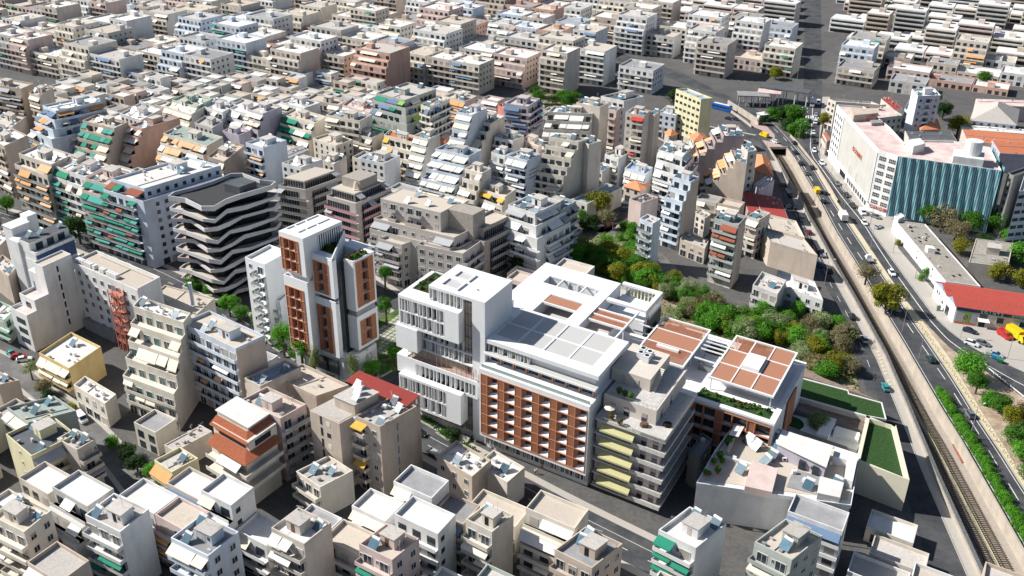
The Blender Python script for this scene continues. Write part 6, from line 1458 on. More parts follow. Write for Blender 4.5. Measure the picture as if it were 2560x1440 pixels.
mb = MB(F9); mb.hexa([(2, 1.2, 12.4), (9, 1.2, 12.4), (9, -1.4, 11.0), (2, -1.4, 11.0), (2, 1.2, 12.46), (9, 1.2, 12.46), (9, -1.4, 11.06), (2, -1.4, 11.06)]); mb.obj('awning', 'awning_white', t)
for k in range(5): tp('window', 'glass', (2.2 + k * 2.3, 3.6 + k * 2.3, 1.14, 1.2, 7.2, 9.2))

# ------------------------------------------------------------ roof garden house at the lower right
t0 = G(1852, 1042, 11); t = empty('roof_garden_house', (t0.x, t0.y, 0)); tag(t, 'white and pink house with plant-filled roof terraces and many heaters', 'house')
def gb(name, pts, z1, m, z0=0.0):
    q = [G(x, y, z1) for x, y in pts]; mb = MB(); mb.prism([(p.x - t0.x, p.y - t0.y) for p in q], z0, z1); return mb.obj(name, m, t)
gb('wall', ((1852, 1042), (2148, 1138), (2126, 1262), (1742, 1206), (1790, 1128)), 10.2, 'wall_white')
gb('terrace_floor', ((1860, 1054), (2140, 1146), (2120, 1250), (1760, 1200), (1800, 1132)), 10.3, 'roof_beige', 10.2)
q = [G(x, y, 11) - Vector((t0.x, t0.y, 0)) for x, y in ((1852, 1042), (2148, 1138), (2126, 1262), (1742, 1206), (1790, 1128), (1852, 1042))]; mb = MB(); wall_mesh(mb, q, -.3, 10.2, 11.1); mb.obj('parapet', 'wall_white', t)
gb('lilac_room', ((1960, 1078), (2080, 1118), (2064, 1164), (1944, 1110)), 13.8, 'wall_lilac', 10.3); gb('room_roof', ((1957, 1074), (2083, 1115), (2066, 1168), (1940, 1108)), 14.0, 'roof_white', 13.8)
gb('white_stair_wall', ((2088, 1118), (2146, 1136), (2132, 1204), (2112, 1196), (2118, 1150), (2082, 1140)), 12.4, 'wall_white', 10.3)
gb('pink_room', ((1880, 1150), (1945, 1172), (1930, 1230), (1862, 1215)), 12.2, 'wall_pink', 10.3); gb('low_wall', ((1846, 1056), (1853, 1058), (1822, 1130), (1816, 1126)), 11.8, 'wall_tan', 10.3); gb('awning', ((1838, 1058), (1862, 1064), (1846, 1092), (1822, 1086)), 12.6, 'awning_white', 12.5)
for x, y, c in ((1998, 1158, 'glass'), (2032, 1172, 'glass')):
    a_, b_ = G(x, y, 11.6) - Vector((t0.x, t0.y, 0)), G(x + 14, y + 5, 11.6) - Vector((t0.x, t0.y, 0)); d = (b_ - a_).normalized(); n = Vector((d.y, -d.x, 0)) * .5
    mb = MB(); mb.hexa([(p.x, p.y, z) for z in (10.4, 12.6) for p in (a_ + n, b_ + n, b_ - n, a_ - n)]); mb.obj('window', 'glass', t)
for i, (x, y, l_) in enumerate(((1905, 1080, 'beside the grey screen fence'), (1930, 1098, 'next to the lilac room corner'), (1942, 1128, 'against the lilac room wall'), (1928, 1148, 'lowest of the stack by the lilac room'), (1870, 1108, 'near the pergola wall'), (1888, 1122, 'in the middle of the roof garden'), (1912, 1160, 'over the pink room'))):
    use(HEATER, 'h', G(x, y, 10.3), rad(-35 - 5 * i), 'solar water heater of the roof garden house %s' % l_, 'water heater', 'solar water heaters on the flat roofs', 1.2)
rooftop_things()

gb('dark_slab', ((1985, 1172), (2050, 1192), (2040, 1236), (1966, 1216)), 10.45, 'roof_grey', 10.3); gb('tile_strip', ((1858, 1054), (1900, 1066), (1880, 1104), (1838, 1092)), 10.4, 'roof_pink', 10.3); gb('low_wall', ((1800, 1134), (1925, 1170), (1924, 1174), (1799, 1138)), 11.2, 'wall_white', 10.3)
gb('low_roof', ((2050, 1190), (2110, 1206), (2100, 1244), (2044, 1232)), 12.6, 'roof_white', 10.3)
for k in range(4): gb('window', ((1760 + k * 90, 1208 + k * 12), (1790 + k * 90, 1212 + k * 12), (1790 + k * 90, 1207 + k * 12), (1760 + k * 90, 1203 + k * 12)), 7.6, 'glass', 5.6)
for i, (x, y, l_) in enumerate(((1960, 1152, 'by the lilac room door'), (2010, 1205, 'on the dark slab'), (2075, 1160, 'below the white stair wall'), (1835, 1150, 'by the low white wall'), (1985, 1185, 'at the dark slab corner'))): use(ACU, 'a', G(x, y, 10.3), i * .8, 'air conditioner box on the roof garden ' + l_, 'air conditioner', 'air conditioners on the roofs')
for i, (x, y, l_) in enumerate(((2020, 1220, 'on the dark slab edge'), (2090, 1215, 'behind the low white roof'), (1850, 1180, 'at the pink room wall'))): use(HEATER, 'h', G(x, y, 10.45), rad(-40 - 5 * i), 'solar water heater of the roof garden house %s' % l_, 'water heater', 'solar water heaters on the flat roofs', 1.15)
r_ = random.Random(5)
for i in range(26):
    e = r_.random(); x, y = (1846 - 90 * e + r_.uniform(2, 12), 1066 + 130 * e) if i < 14 else (r_.uniform(1780, 2100), r_.uniform(1130, 1196))
    if i >= 14 and 1930 < x < 2090 and y < 1172: continue
    o = empty('potted_plant', G(x, y, 10.3), r_.uniform(0, 6)); tag(o, 'leafy potted plant in the row along the roof garden parapet' if i < 14 else 'potted plant standing free on the roof garden floor', 'potted plant', 'plants of the roof garden house'); o.scale = (r_.uniform(.8, 1.5),) * 3
    if i == 0:
        mb = MB(); mb.bar((0, 0, 0), (0, 0, .4), .25, r2=.33, n=8); pm1 = mb.mesh('pot', 'terracotta'); mb = MB()
        for k in range(150):
            d = Vector((r_.gauss(0, 1), r_.gauss(0, 1), r_.gauss(0, 1))).normalized() * .6; c_ = d * r_.uniform(.5, 1) + Vector((0, 0, .9)); xx = d.cross(Vector((r_.random(), r_.random(), 1))).normalized() * .16; yy = xx.cross(d).normalized() * .2; mb.face([c_ - xx, c_ + yy, c_ + xx, c_ - yy])
        pm2 = mb.mesh('foliage', 'leaf_green')
    inst('pot', pm1, o); inst('foliage', pm2, o)
# ------------------------------------------------------------ shop with the red roof
FS = mkframe((2340, 700), (2392, 763), (2640, 800), 6.2)
t = empty('red_roofed_shop', FS.o()); tag(t, 'low white shop with a ribbed red roof and a dark sign strip', 'shop'); a, b = FS.a, FS.b
def sp_(name, m, *boxes, kind=None):
    mb = MB(FS)
    for q in boxes: mb.box(*q)
    return mb.obj(name, m, t, kind=kind)
sp_('wall', 'wall_beige', (0, a, .3, b, 0, 5.6)); sp_('gable_wall', 'wall_white', (.0, a, 0, .3, 0, 5.6))
mb = MB(FS)
for u0, u1 in ((0, a * .42), (a * .42, a)):
    um = (u0 + u1) / 2
    for p, q in (((u0, 5.6), (um, 7.6)), ((um, 7.6), (u1, 5.6))): mb.hexa([(p[0], -.3, p[1]), (q[0], -.3, q[1]), (q[0], b, q[1]), (p[0], b, p[1]), (p[0], -.3, p[1] + .15), (q[0], -.3, q[1] + .15), (q[0], b, q[1] + .15), (p[0], b, p[1] + .15)])
mb.obj('roof', 'roof_redmetal2' if 0 else 'roof_redbright', t) if (MATS.get('roof_redbright') or mat('roof_redbright', (.44, .085, .065), .6, .08, 1)) else 0
mb = MB(FS)
for u0, u1 in ((0, a * .42), (a * .42, a)): um = (u0 + u1) / 2; mb.face([(u0, .0, 5.6), (um, .0, 7.5), (u1, .0, 5.6)]); mb.face([(u0, .3, 5.6), (um, .3, 7.5), (u1, .3, 5.6)][::-1])
mb.obj('gable', 'roof_blue', t)
k = 0; v = .5
rib = MB(FS)
while v < b:
    for u0, u1 in ((0, a * .42), (a * .42, a)):
        um = (u0 + u1) / 2
        for p, q in (((u0, 5.75), (um, 7.75)), ((um, 7.75), (u1, 5.75))): rib.hexa([(p[0], v, p[1]), (q[0], v, q[1]), (q[0], v + .1, q[1]), (p[0], v + .1, p[1]), (p[0], v, p[1] + .07), (q[0], v, q[1] + .07), (q[0], v + .1, q[1] + .07), (p[0], v + .1, p[1] + .07)])
    v += .75
rib.obj('roof_ribs', 'roof_redbright', t, kind='stuff')
sp_('sign_strip', 'sign_dark' if 'sign_dark' in MATS or mat('sign_dark', (.012, .035, .06), .6, .05, 1) else 0, (-.16, 0, .2, b, 4.7, 5.7))
WS = Wl((0, 0), FS.rel(0, b, 0)[:2], (-FS.U.x, -FS.U.y)); mat('sign_green', (.22, .50, .40), .7, .02, 1)
letters('SOINTΞ', 'sign_green', 1.15, WS, 7.4, .2, 4.82, t, 1.15); 
for s_, z in (('ΕΡΓΑΛΕΙΑ ΚΗΠΟΥ', 5.25), ('ΕΙΔΗ ΚΑΙ ΕΞΟΠΛΙΣΜΟΣ', 4.82)): 
    o = text('lettering', s_, 'sign_green', .42, WS, 15.8, .2, z, t)
sp_('mural_panel', 'awning_grey', (-.06, 0, .4, 6.2, .9, 4.6)); mb = MB(FS); mb.prism([(-.1, 2.6), (-.06, 2.6), (-.06, 4.6), (-.1, 4.4)], 1.0, 4.3); mb.obj('mural_tree', 'awning_lime', t); sp_('brick_base', 'roof_tile', (-.08, 0, .4, 6.2, 0, .85))
for v, w_, z0, z1, m in ((7.0, 2.2, 3.1, 4.5, 'glass'), (12.0, 1.9, 2.2, 4.0, 'glass'), (18.4, 2.4, 2.0, 3.8, 'glass'), (24, 2.0, 2.2, 3.8, 'glass'), (7.2, 1.8, 0, 2.0, 'black')): sp_('window' if z0 else 'door', m, (-.08, 0, v, v + w_, z0, z1))
for v, w_, z0, z1 in ((12.0, 1.9, 2.2, 4.0), (18.4, 2.4, 2.0, 3.8)): sp_('window_frame', 'sign_green', (-.12, 0, v - .15, v, z0 - .15, z1 + .15), (-.12, 0, v + w_, v + w_ + .15, z0 - .15, z1 + .15), (-.12, 0, v, v + w_, z1, z1 + .15), (-.12, 0, v, v + w_, z0 - .15, z0))
mb = MB(FS); mb.hexa([(0, 6.6, 3.0), (0, 9.8, 3.0), (-1.3, 9.8, 2.3), (-1.3, 6.6, 2.3), (0, 6.6, 3.08), (0, 9.8, 3.08), (-1.3, 9.8, 2.38), (-1.3, 6.6, 2.38)]); mb.obj('canopy', 'awning_white', t)
for u, w_, z0, z1 in ((4.0, 2.6, .1, 3.0), (9, 1.0, 1.6, 2.6), (12.5, .8, 3, 4), (14, .8, 3, 4)): sp_('window', 'glass', (u, u + w_, -.05, 0, z0, z1))
# blue letters on the pale blue block's side wall
fr = SIGNB['fr']; WQ = Wl((0, 0), fr.rel(0, fr.b, 0)[:2], (-fr.U.x, -fr.U.y))
for k, s_ in enumerate(('ΚΑΤΑΣΚΕΥΕΣ ΚΤΙΡΙΩΝ', 'ΔΙΑΜΕΡΙΣΜΑΤΑ 2 & 3 ΔΩΜ.', 'ΠΛΗΡΟΦΟΡΙΕΣ ΕΔΩ')): text('lettering', s_, 'rail_grey', .75, WQ, 1.2, .06, 17.0 - k * 1.5, SIGNB['t'])
# ------------------------------------------------------------ trees
def crown_mesh(name, seed, n=1300, leaf=.085, lobes=14, squash=.85, m='leaf_green', core=.55):
    r = random.Random(seed); L = []
    for k in range(lobes):
        d = Vector((r.gauss(0, 1), r.gauss(0, 1), r.gauss(.25, .9))).normalized(); q = r.uniform(.30, .72); L.append((d * q, r.uniform(.24, .46)))
    mb = MB()
    for i in range(n):
        c, s = r.choice(L); d = Vector((r.gauss(0, 1), r.gauss(0, 1), r.gauss(.15, 1))).normalized(); p = c + d * s * r.uniform(.72, 1.08)
        nrm = (d + Vector((r.uniform(-.7, .7), r.uniform(-.7, .7), r.uniform(-.3, .9)))).normalized(); x = nrm.cross(Vector((r.uniform(-1, 1), r.uniform(-1, 1), r.uniform(-1, 1)))).normalized(); y = nrm.cross(x); e = leaf * r.uniform(.6, 1.3)
        P = [p - x * e, p - y * e * .6 + x * e * .2, p + x * e, p + y * e * .7]
        mb.face([(q.x, q.y, q.z * squash) for q in P])
    return mb.mesh(name, m)
KINDS = {'round': dict(lobes=26, n=4200, leaf=.055), 'loose': dict(lobes=18, n=2600, leaf=.045), 'slim': dict(lobes=26, squash=1.0, n=2600, leaf=.06), 'bush': dict(lobes=16, n=2400, leaf=.06)}
CM = {}
def crown(kind, m, v):
    key = (kind, m, v)
    if key not in CM:
        b0 = (kind, v)
        if b0 not in CM: CM[b0] = crown_mesh('crown', hash(kind) % 97 + v * 13, m=m, **KINDS[kind]); CM[key] = CM[b0]
        else: me = CM[b0].copy(); me.materials.clear(); me.materials.append(MATS[m]); CM[key] = me
    return CM[key]
tk = MB(); tk.bar((0, 0, 0), (0, 0, .6), .045, r2=.032, n=6); tk.bar((0, 0, .55), (.22, .05, .86), .03, r2=.012, n=5); tk.bar((0, 0, .55), (-.18, .12, .88), .028, r2=.012, n=5); tk.bar((0, 0, .5), (.0, -.2, .85), .026, r2=.012, n=5)
TKM = tk.mesh('trunk', 'bark')
tseed = [0]
SEED0 = {'round': 0, 'loose': 5, 'slim': 9, 'bush': 3}
def tree(x, y, r, h, m, label, kind='round', group='trees in the city', name='tree', cat='tree', at=None):
    tseed[0] += 1; v = tseed[0] % 3
    p = at if at is not None else G(x, y)
    t = empty(name, (p.x, p.y, p.z), random.uniform(0, 6)); tag(t, label, cat, group)
    o = inst('crown', crown(kind, m, v), t, (0, 0, h - r * .95 if kind != 'slim' else h * .55)); s = r * 1.15
    o.scale = (s, s, s) if kind != 'slim' else (r, r, h * .47)
    if kind == 'bush': o.location.z = r * .55; o.scale = (r, r, h)
    else:
        tr = inst('trunk', TKM, t); hh = h if kind != 'slim' else h * .9; tr.scale = (hh * .9, hh * .9, hh)
    return t
T = tree
for x, y, r, h, m, k, l in (
    (712, 893, 3.3, 11, 'leaf_bright', 'round', 'bright green street tree left of the terracotta tower foot'), (758, 925, 3.4, 11, 'leaf_bright', 'round', 'bright green street tree before the terracotta tower corner'),
    (790, 948, 1.9, 11, 'leaf_pale', 'slim', 'slender pale tree before the terracotta tower shop window'), (885, 960, 2.0, 10, 'leaf_pale', 'slim', 'slender pale tree at the tower podium corner'), (915, 925, 2.1, 10, 'leaf_pale', 'slim', 'middle slender pale tree beside the tower podium'),
    (942, 890, 2.0, 10.5, 'leaf_pale', 'slim', 'slender pale tree nearest the slab plaza'), (932, 948, 2.6, 6.5, 'leaf_bright', 'round', 'low bright round tree at the plaza street corner'), (988, 915, 2.9, 8, 'leaf_bright', 'round', 'bright tree between plaza and fin-fronted tower'),
    (964, 728, 2.7, 9.5, 'leaf_green', 'round', 'green tree on the back street pavement'), (967, 812, 2.8, 9.5, 'leaf_green', 'round', 'green tree at the top edge of the slab plaza'),
    (498, 738, 3.6, 8, 'leaf_bright', 'round', 'large green tree at the foot of the black tower'), (533, 752, 2.6, 7, 'leaf_green', 'round', 'second green tree along the black tower foot'), (576, 792, 3.1, 8, 'leaf_bright', 'round', 'green tree between black tower and white narrow block'),
    (607, 812, 2.5, 7, 'leaf_green', 'round', 'smaller green tree before the white narrow block'), (648, 830, 2.8, 7.5, 'leaf_green', 'round', 'green tree behind the pale blue loggia block'),
    (202, 610, 4.8, 12, 'leaf_dark', 'round', 'big dark tree between clinic and green-awning blocks'), (20, 535, 3.6, 8, 'leaf_green', 'round', 'green tree at the photo edge below the balcony block'), (80, 565, 2.6, 6, 'leaf_green', 'round', 'small green tree behind the clinic slab'),
    (2212, 778, 5.4, 11, 'leaf_olive', 'round', 'big yellow-green tree between railway and motorway'), (2162, 712, 4.2, 9, 'leaf_brown', 'loose', 'thin brownish tree beside the big yellow-green one'),
    (2310, 560, 4.0, 9, 'leaf_green', 'round', 'green tree at the netting corner of the store'), (2350, 575, 6.0, 11, 'leaf_brown', 'loose', 'brown bare-looking tree under the striped netting'), (2385, 600, 5.2, 9, 'leaf_brown', 'loose', 'brown tree in the depot thicket'),
    (2425, 580, 4.8, 9.5, 'leaf_green', 'round', 'green tree mid-way under the striped netting'), (2480, 580, 5.0, 10, 'leaf_green', 'round', 'large green tree at the far end of the netting'), (2400, 635, 3.5, 6.5, 'leaf_olive', 'round', 'olive-green tree beside the depot hut'),
    (2525, 620, 3.8, 8, 'leaf_green', 'round', 'green tree behind the depot rear wing'), (2550, 660, 4.6, 9, 'leaf_bright', 'round', 'bright tree at the frame edge by the depot'), (2495, 700, 4.0, 7, 'leaf_olive', 'round', 'olive tree above the red shop roof'), (2550, 720, 4.6, 8, 'leaf_olive', 'loose', 'loose grey-green tree above the red shop roof end'),
    (2455, 620, 3.2, 6, 'leaf_dark', 'round', 'dark tree in the shade behind the depot'), (2420, 950, 4.6, 9.5, 'leaf_bright', 'round', 'large bright green tree on the slip road island'), (2438, 985, 3.0, 7, 'leaf_green', 'round', 'smaller green tree joined to the large island tree'),
    (2468, 1015, 2.6, 5, 'leaf_bright', 'bush', 'bright bush beside the yellow pavement'), (2496, 1030, 3.0, 6, 'leaf_green', 'round', 'green bushy tree on the island verge'), (2525, 1060, 3.2, 6, 'leaf_olive', 'round', 'olive bushy tree on the island verge'), (2535, 1110, 3.2, 6, 'leaf_green', 'round', 'green tree by the pavement near the lower frame corner'),
    (2552, 1150, 3.0, 6, 'leaf_bright', 'round', 'bright tree closest to the lower right frame corner'), (2580, 1210, 3.4, 6, 'leaf_green', 'round', 'green tree just beyond the lower frame corner'), (2620, 1330, 3.4, 6, 'leaf_olive', 'round', 'olive tree on the verge beyond the photo'), (2560, 1060, 3.4, 6.5, 'leaf_bronze', 'loose', 'bronze-tinted tree at the frame edge'),
    (1934, 300, 4.5, 7, 'leaf_green', 'round', 'green tree at the near end of the traffic island'), (1958, 292, 4.5, 7, 'leaf_dark', 'round', 'dark tree in the middle of the traffic island'), (1986, 300, 5.4, 9, 'leaf_green', 'round', 'tallest green tree on the traffic island'), (1972, 325, 4.2, 6, 'leaf_dark', 'round', 'dark low tree on the island toward the motorway'),
    (1992, 338, 5, 7, 'leaf_green', 'round', 'green tree at the avenue tip of the island'), (2004, 318, 3.5, 5, 'leaf_bright', 'round', 'bright low tree beside the avenue lanes'), (1905, 312, 2.6, 5, 'leaf_dark', 'round', 'small dark tree by the white kiosk'), (2052, 345, 3.3, 13, 'leaf_olive', 'round', 'tall olive-yellow tree on the avenue pavement'),
    (2390, 345, 5.2, 12, 'leaf_olive', 'round', 'round olive tree behind the water tank'), (2330, 262, 5, 9, 'leaf_dark', 'round', 'dark tall tree beside the white tower'), (2355, 300, 4.5, 10, 'leaf_dark', 'round', 'dark tree in the shade of the warehouse'),
    (1492, 545, 5.4, 12, 'leaf_olive', 'round', 'big yellow-green tree by the slate-roofed house'), (1512, 572, 4.4, 9, 'leaf_brown', 'loose', 'brownish tree beside the hill street'), (1470, 572, 4.2, 6.5, 'leaf_dark', 'round', 'dark green round tree in the old garden'), (1452, 555, 2.8, 6, 'leaf_green', 'round', 'small green tree by the garden wall'),
    (1536, 370, 5.2, 6.5, 'leaf_dark', 'round', 'dark dome-shaped tree below the peach-sided block'), (1356, 302, 5.5, 8, 'leaf_green', 'round', 'green tree above the white roof houses'), (1818, 540, 4.0, 6, 'leaf_olive', 'round', 'yellow-green tree behind the tiny penthouse'), (1660, 340, 3.5, 7, 'leaf_brown', 'loose', 'thin tree beside the low white office'), (1690, 268, 5, 10, 'leaf_dark', 'round', 'dark tree behind the cream office slab'),
    (1288, 700, 3.6, 9, 'leaf_dark', 'round', 'dark tree at the corner of the broad white roof'), (2042, 1085, 3.4, 7.0, 'leaf_pale', 'round', 'full round olive tree in the white courtyard'), (1862, 590, 2.5, 4, 'leaf_green', 'round', 'small tree in the gap by the beige block'),
    (82, 950, 2.4, 6, 'leaf_pale', 'loose', 'pale feathery tree at the alley corner'), (110, 985, 2.4, 4.5, 'leaf_brown', 'round', 'brownish bush along the yellow house'), (125, 1005, 1.9, 4, 'leaf_dark', 'round', 'dark bush along the old house garden'), (178, 1035, 2.2, 3.5, 'leaf_olive', 'round', 'olive bush before the neoclassical house'),
    (285, 1120, 2.0, 3.5, 'leaf_bright', 'round', 'bright bush on the alley wall'), (318, 1150, 2.6, 5, 'leaf_dark', 'round', 'dark green tree by the lower alley'), (345, 1180, 2.6, 5, 'leaf_dark', 'round', 'second dark tree by the lower alley'), (385, 1198, 2.6, 5, 'leaf_bright', 'round', 'bright tree at the photo foot by the alley'), (420, 1210, 2.4, 4.5, 'leaf_bright', 'round', 'bright bush under the orange awning'),
    (1128, 1095, 2.4, 3.2, 'leaf_dark', 'round', 'dark round shrub between hedge beds'), (2300, 700, 1.6, 2.4, 'leaf_bright', 'bush', 'bright bush by the depot wall door'), (2317, 690, 2.2, 3, 'leaf_green', 'bush', 'green bush under the depot wall'), (2245, 612, 1.5, 2, 'leaf_olive', 'bush', 'olive bush on the pavement by parked cars')):
    T(x, y, r, h, m, l, k)
rr = random.Random(11)
cols = ('leaf_bright', 'leaf_green', 'leaf_bright', 'leaf_olive')
def thicket(poly, n, r0, r1, cs, lab, grp, kinds=('round', 'loose')):
    xs = [p[0] for p in poly]; ys = [p[1] for p in poly]; k = 0; tr = 0; got = []
    while k < n and tr < n * 40:
        tr += 1; x, y = rr.uniform(min(xs), max(xs)), rr.uniform(min(ys), max(ys)); c = False
        for i in range(len(poly)):
            (x1, y1), (x2, y2) = poly[i], poly[i - 1]
            if (y1 > y) != (y2 > y) and x < (x2 - x1) * (y - y1) / (y2 - y1) + x1: c = not c
        if not c or any(abs(x - a) + 1.6 * abs(y - b) < 11 for a, b in got): continue
        got.append((x, y)); k += 1; r = rr.uniform(r0, r1); T(x, y, r, r * rr.uniform(1.5, 2.0), rr.choice(cs), lab, rr.choice(kinds), grp)
thicket([(1420, 655), (1500, 612), (1590, 632), (1640, 690), (1650, 735), (1560, 712)], 60, 2.4, 4.0, cols, 'bright green tree in the dense grove behind the broad white roof', 'trees of the bright grove')
thicket([(1535, 590), (1560, 560), (1600, 570), (1600, 612), (1560, 612)], 8, 1.5, 2.4, ('leaf_bright', 'leaf_green'), 'bright low tree on the small grass plot by the hill street', 'low trees of the grass plot', ('bush', 'round'))
thicket([(1640, 700), (1720, 720), (1800, 760), (1860, 790), (1700, 800), (1650, 770)], 34, 2.0, 3.4, ('leaf_brown', 'leaf_pale', 'leaf_olive', 'leaf_green'), 'dry brownish tree in the scrub by the ruined house', 'dry trees of the scrub', ('loose',))
thicket([(1680, 790), (1800, 800), (1900, 800), (1960, 790), (2000, 860), (1900, 870), (1760, 820)], 50, 2.2, 4.0, ('leaf_bright', 'leaf_bright', 'leaf_green', 'leaf_bright', 'leaf_olive', 'leaf_pale'), 'green tree in the scrub above the pergola pavilions', 'trees above the pergola pavilions')
thicket([(1960, 790), (2080, 780), (2125, 870), (2140, 960), (2060, 950), (1985, 905)], 34, 2.0, 3.8, ('leaf_brown', 'leaf_pale', 'leaf_bright', 'leaf_olive', 'leaf_brown'), 'mixed olive and brown tree in the scrub by the side street', 'scrub trees by the side street')
thicket([(1322, 240), (1396, 240), (1462, 262), (1420, 274), (1335, 262)], 9, 3.0, 4.5, ('leaf_green', 'leaf_dark', 'leaf_bright'), 'green tree on the distant hillside lot', 'trees of the distant hillside')
ub = MB(); wp = [(1395, 655), (1500, 590), (1600, 632), (1700, 740), (1850, 770), (1960, 790), (2090, 780), (2130, 880), (2140, 980), (1990, 930), (1640, 800)]
for k in range(5200):
    x, y = rr.uniform(1395, 2140), rr.uniform(590, 980); c = False
    for i in range(len(wp)):
        (x1, y1), (x2, y2) = wp[i], wp[i - 1]
        if (y1 > y) != (y2 > y) and x < (x2 - x1) * (y - y1) / (y2 - y1) + x1: c = not c
    if not c: continue
    p = G(x, y)
    for q in range(3):
        c_ = p + Vector((rr.uniform(-.8, .8), rr.uniform(-.8, .8), rr.uniform(.1, .9))); n = Vector((rr.gauss(0, 1), rr.gauss(0, 1), 1)).normalized(); xx = n.cross(Vector((rr.random(), rr.random(), rr.random()))).normalized() * .35; yy = n.cross(xx); ub.face([c_ - xx, c_ - yy * .8, c_ + xx, c_ + yy], 0 if math.sin(p.x * .25) + math.sin(p.y * .2) > 0 else 1)
o = ub.obj('undergrowth', ['leaf_green', 'leaf_brown']); tag(o, 'tangled undergrowth covering the vacant plot behind the white complex', 'undergrowth'); o['kind'] = 'stuff'
# clipped hedge along the motorway wall, bush by bush
hl = [p for p in resample(offset(smooth(TR, 1), -2.3), 2.0) if G(2560, 1420).y < p.y < G(2345, 985).y]
for p in hl: T(0, 0, 1.9, 2.2, 'leaf_bright', 'bright green oleander bush in the long hedge beside the motorway', 'bush', 'hedge bushes along the motorway', 'hedge_bush', 'bush', at=p)
# planted strips before the white tower and terracotta tower
for a, b, lab in (((1042, 1040), (1090, 1068), 'clipped hedge bed at the kerb before the fin-fronted tower'), ((1096, 1078), (1132, 1102), 'second clipped hedge bed before the entrance steps'), ((1150, 1112), (1186, 1132), 'hedge bed beside the grid-fronted building'), ((1215, 1142), (1250, 1160), 'low hedge bed at the far end of the grid front'),
                  ((688, 868), (706, 878), 'hedge bed left of the terracotta tower trees'), ((722, 886), (744, 900), 'hedge bed under the terracotta tower trees'), ((768, 912), (792, 926), 'hedge bed before the tower corner'), ((812, 932), (838, 948), 'hedge bed before the tower shop window'), ((948, 940), (975, 925), 'hedge bed at the plaza street corner')):
    p, q = G(*a), G(*b); d = (q - p); L_ = d.length; t = empty('hedge_bed', (p.x, p.y, 0), math.atan2(d.y, d.x)); tag(t, lab, 'hedge')
    mb = MB(); mb.box(0, L_, -1.0, 1.0, 0, .35); mb.obj('planter', 'pavement', t); mb = MB(); r = random.Random(int(L_ * 100))
    for k in range(int(260 * L_ / 5)):
        c = Vector((r.uniform(0, L_), r.uniform(-.9, .9), r.uniform(.35, 1.25))); n = Vector((r.gauss(0, 1), r.gauss(0, 1), r.gauss(.6, 1))).normalized(); x = n.cross(Vector((r.random(), r.random(), r.random()))).normalized() * .2; y = n.cross(x) * .9; mb.face([c - x, c - y, c + x, c + y])
    mb.obj('foliage', 'leaf_green', t)

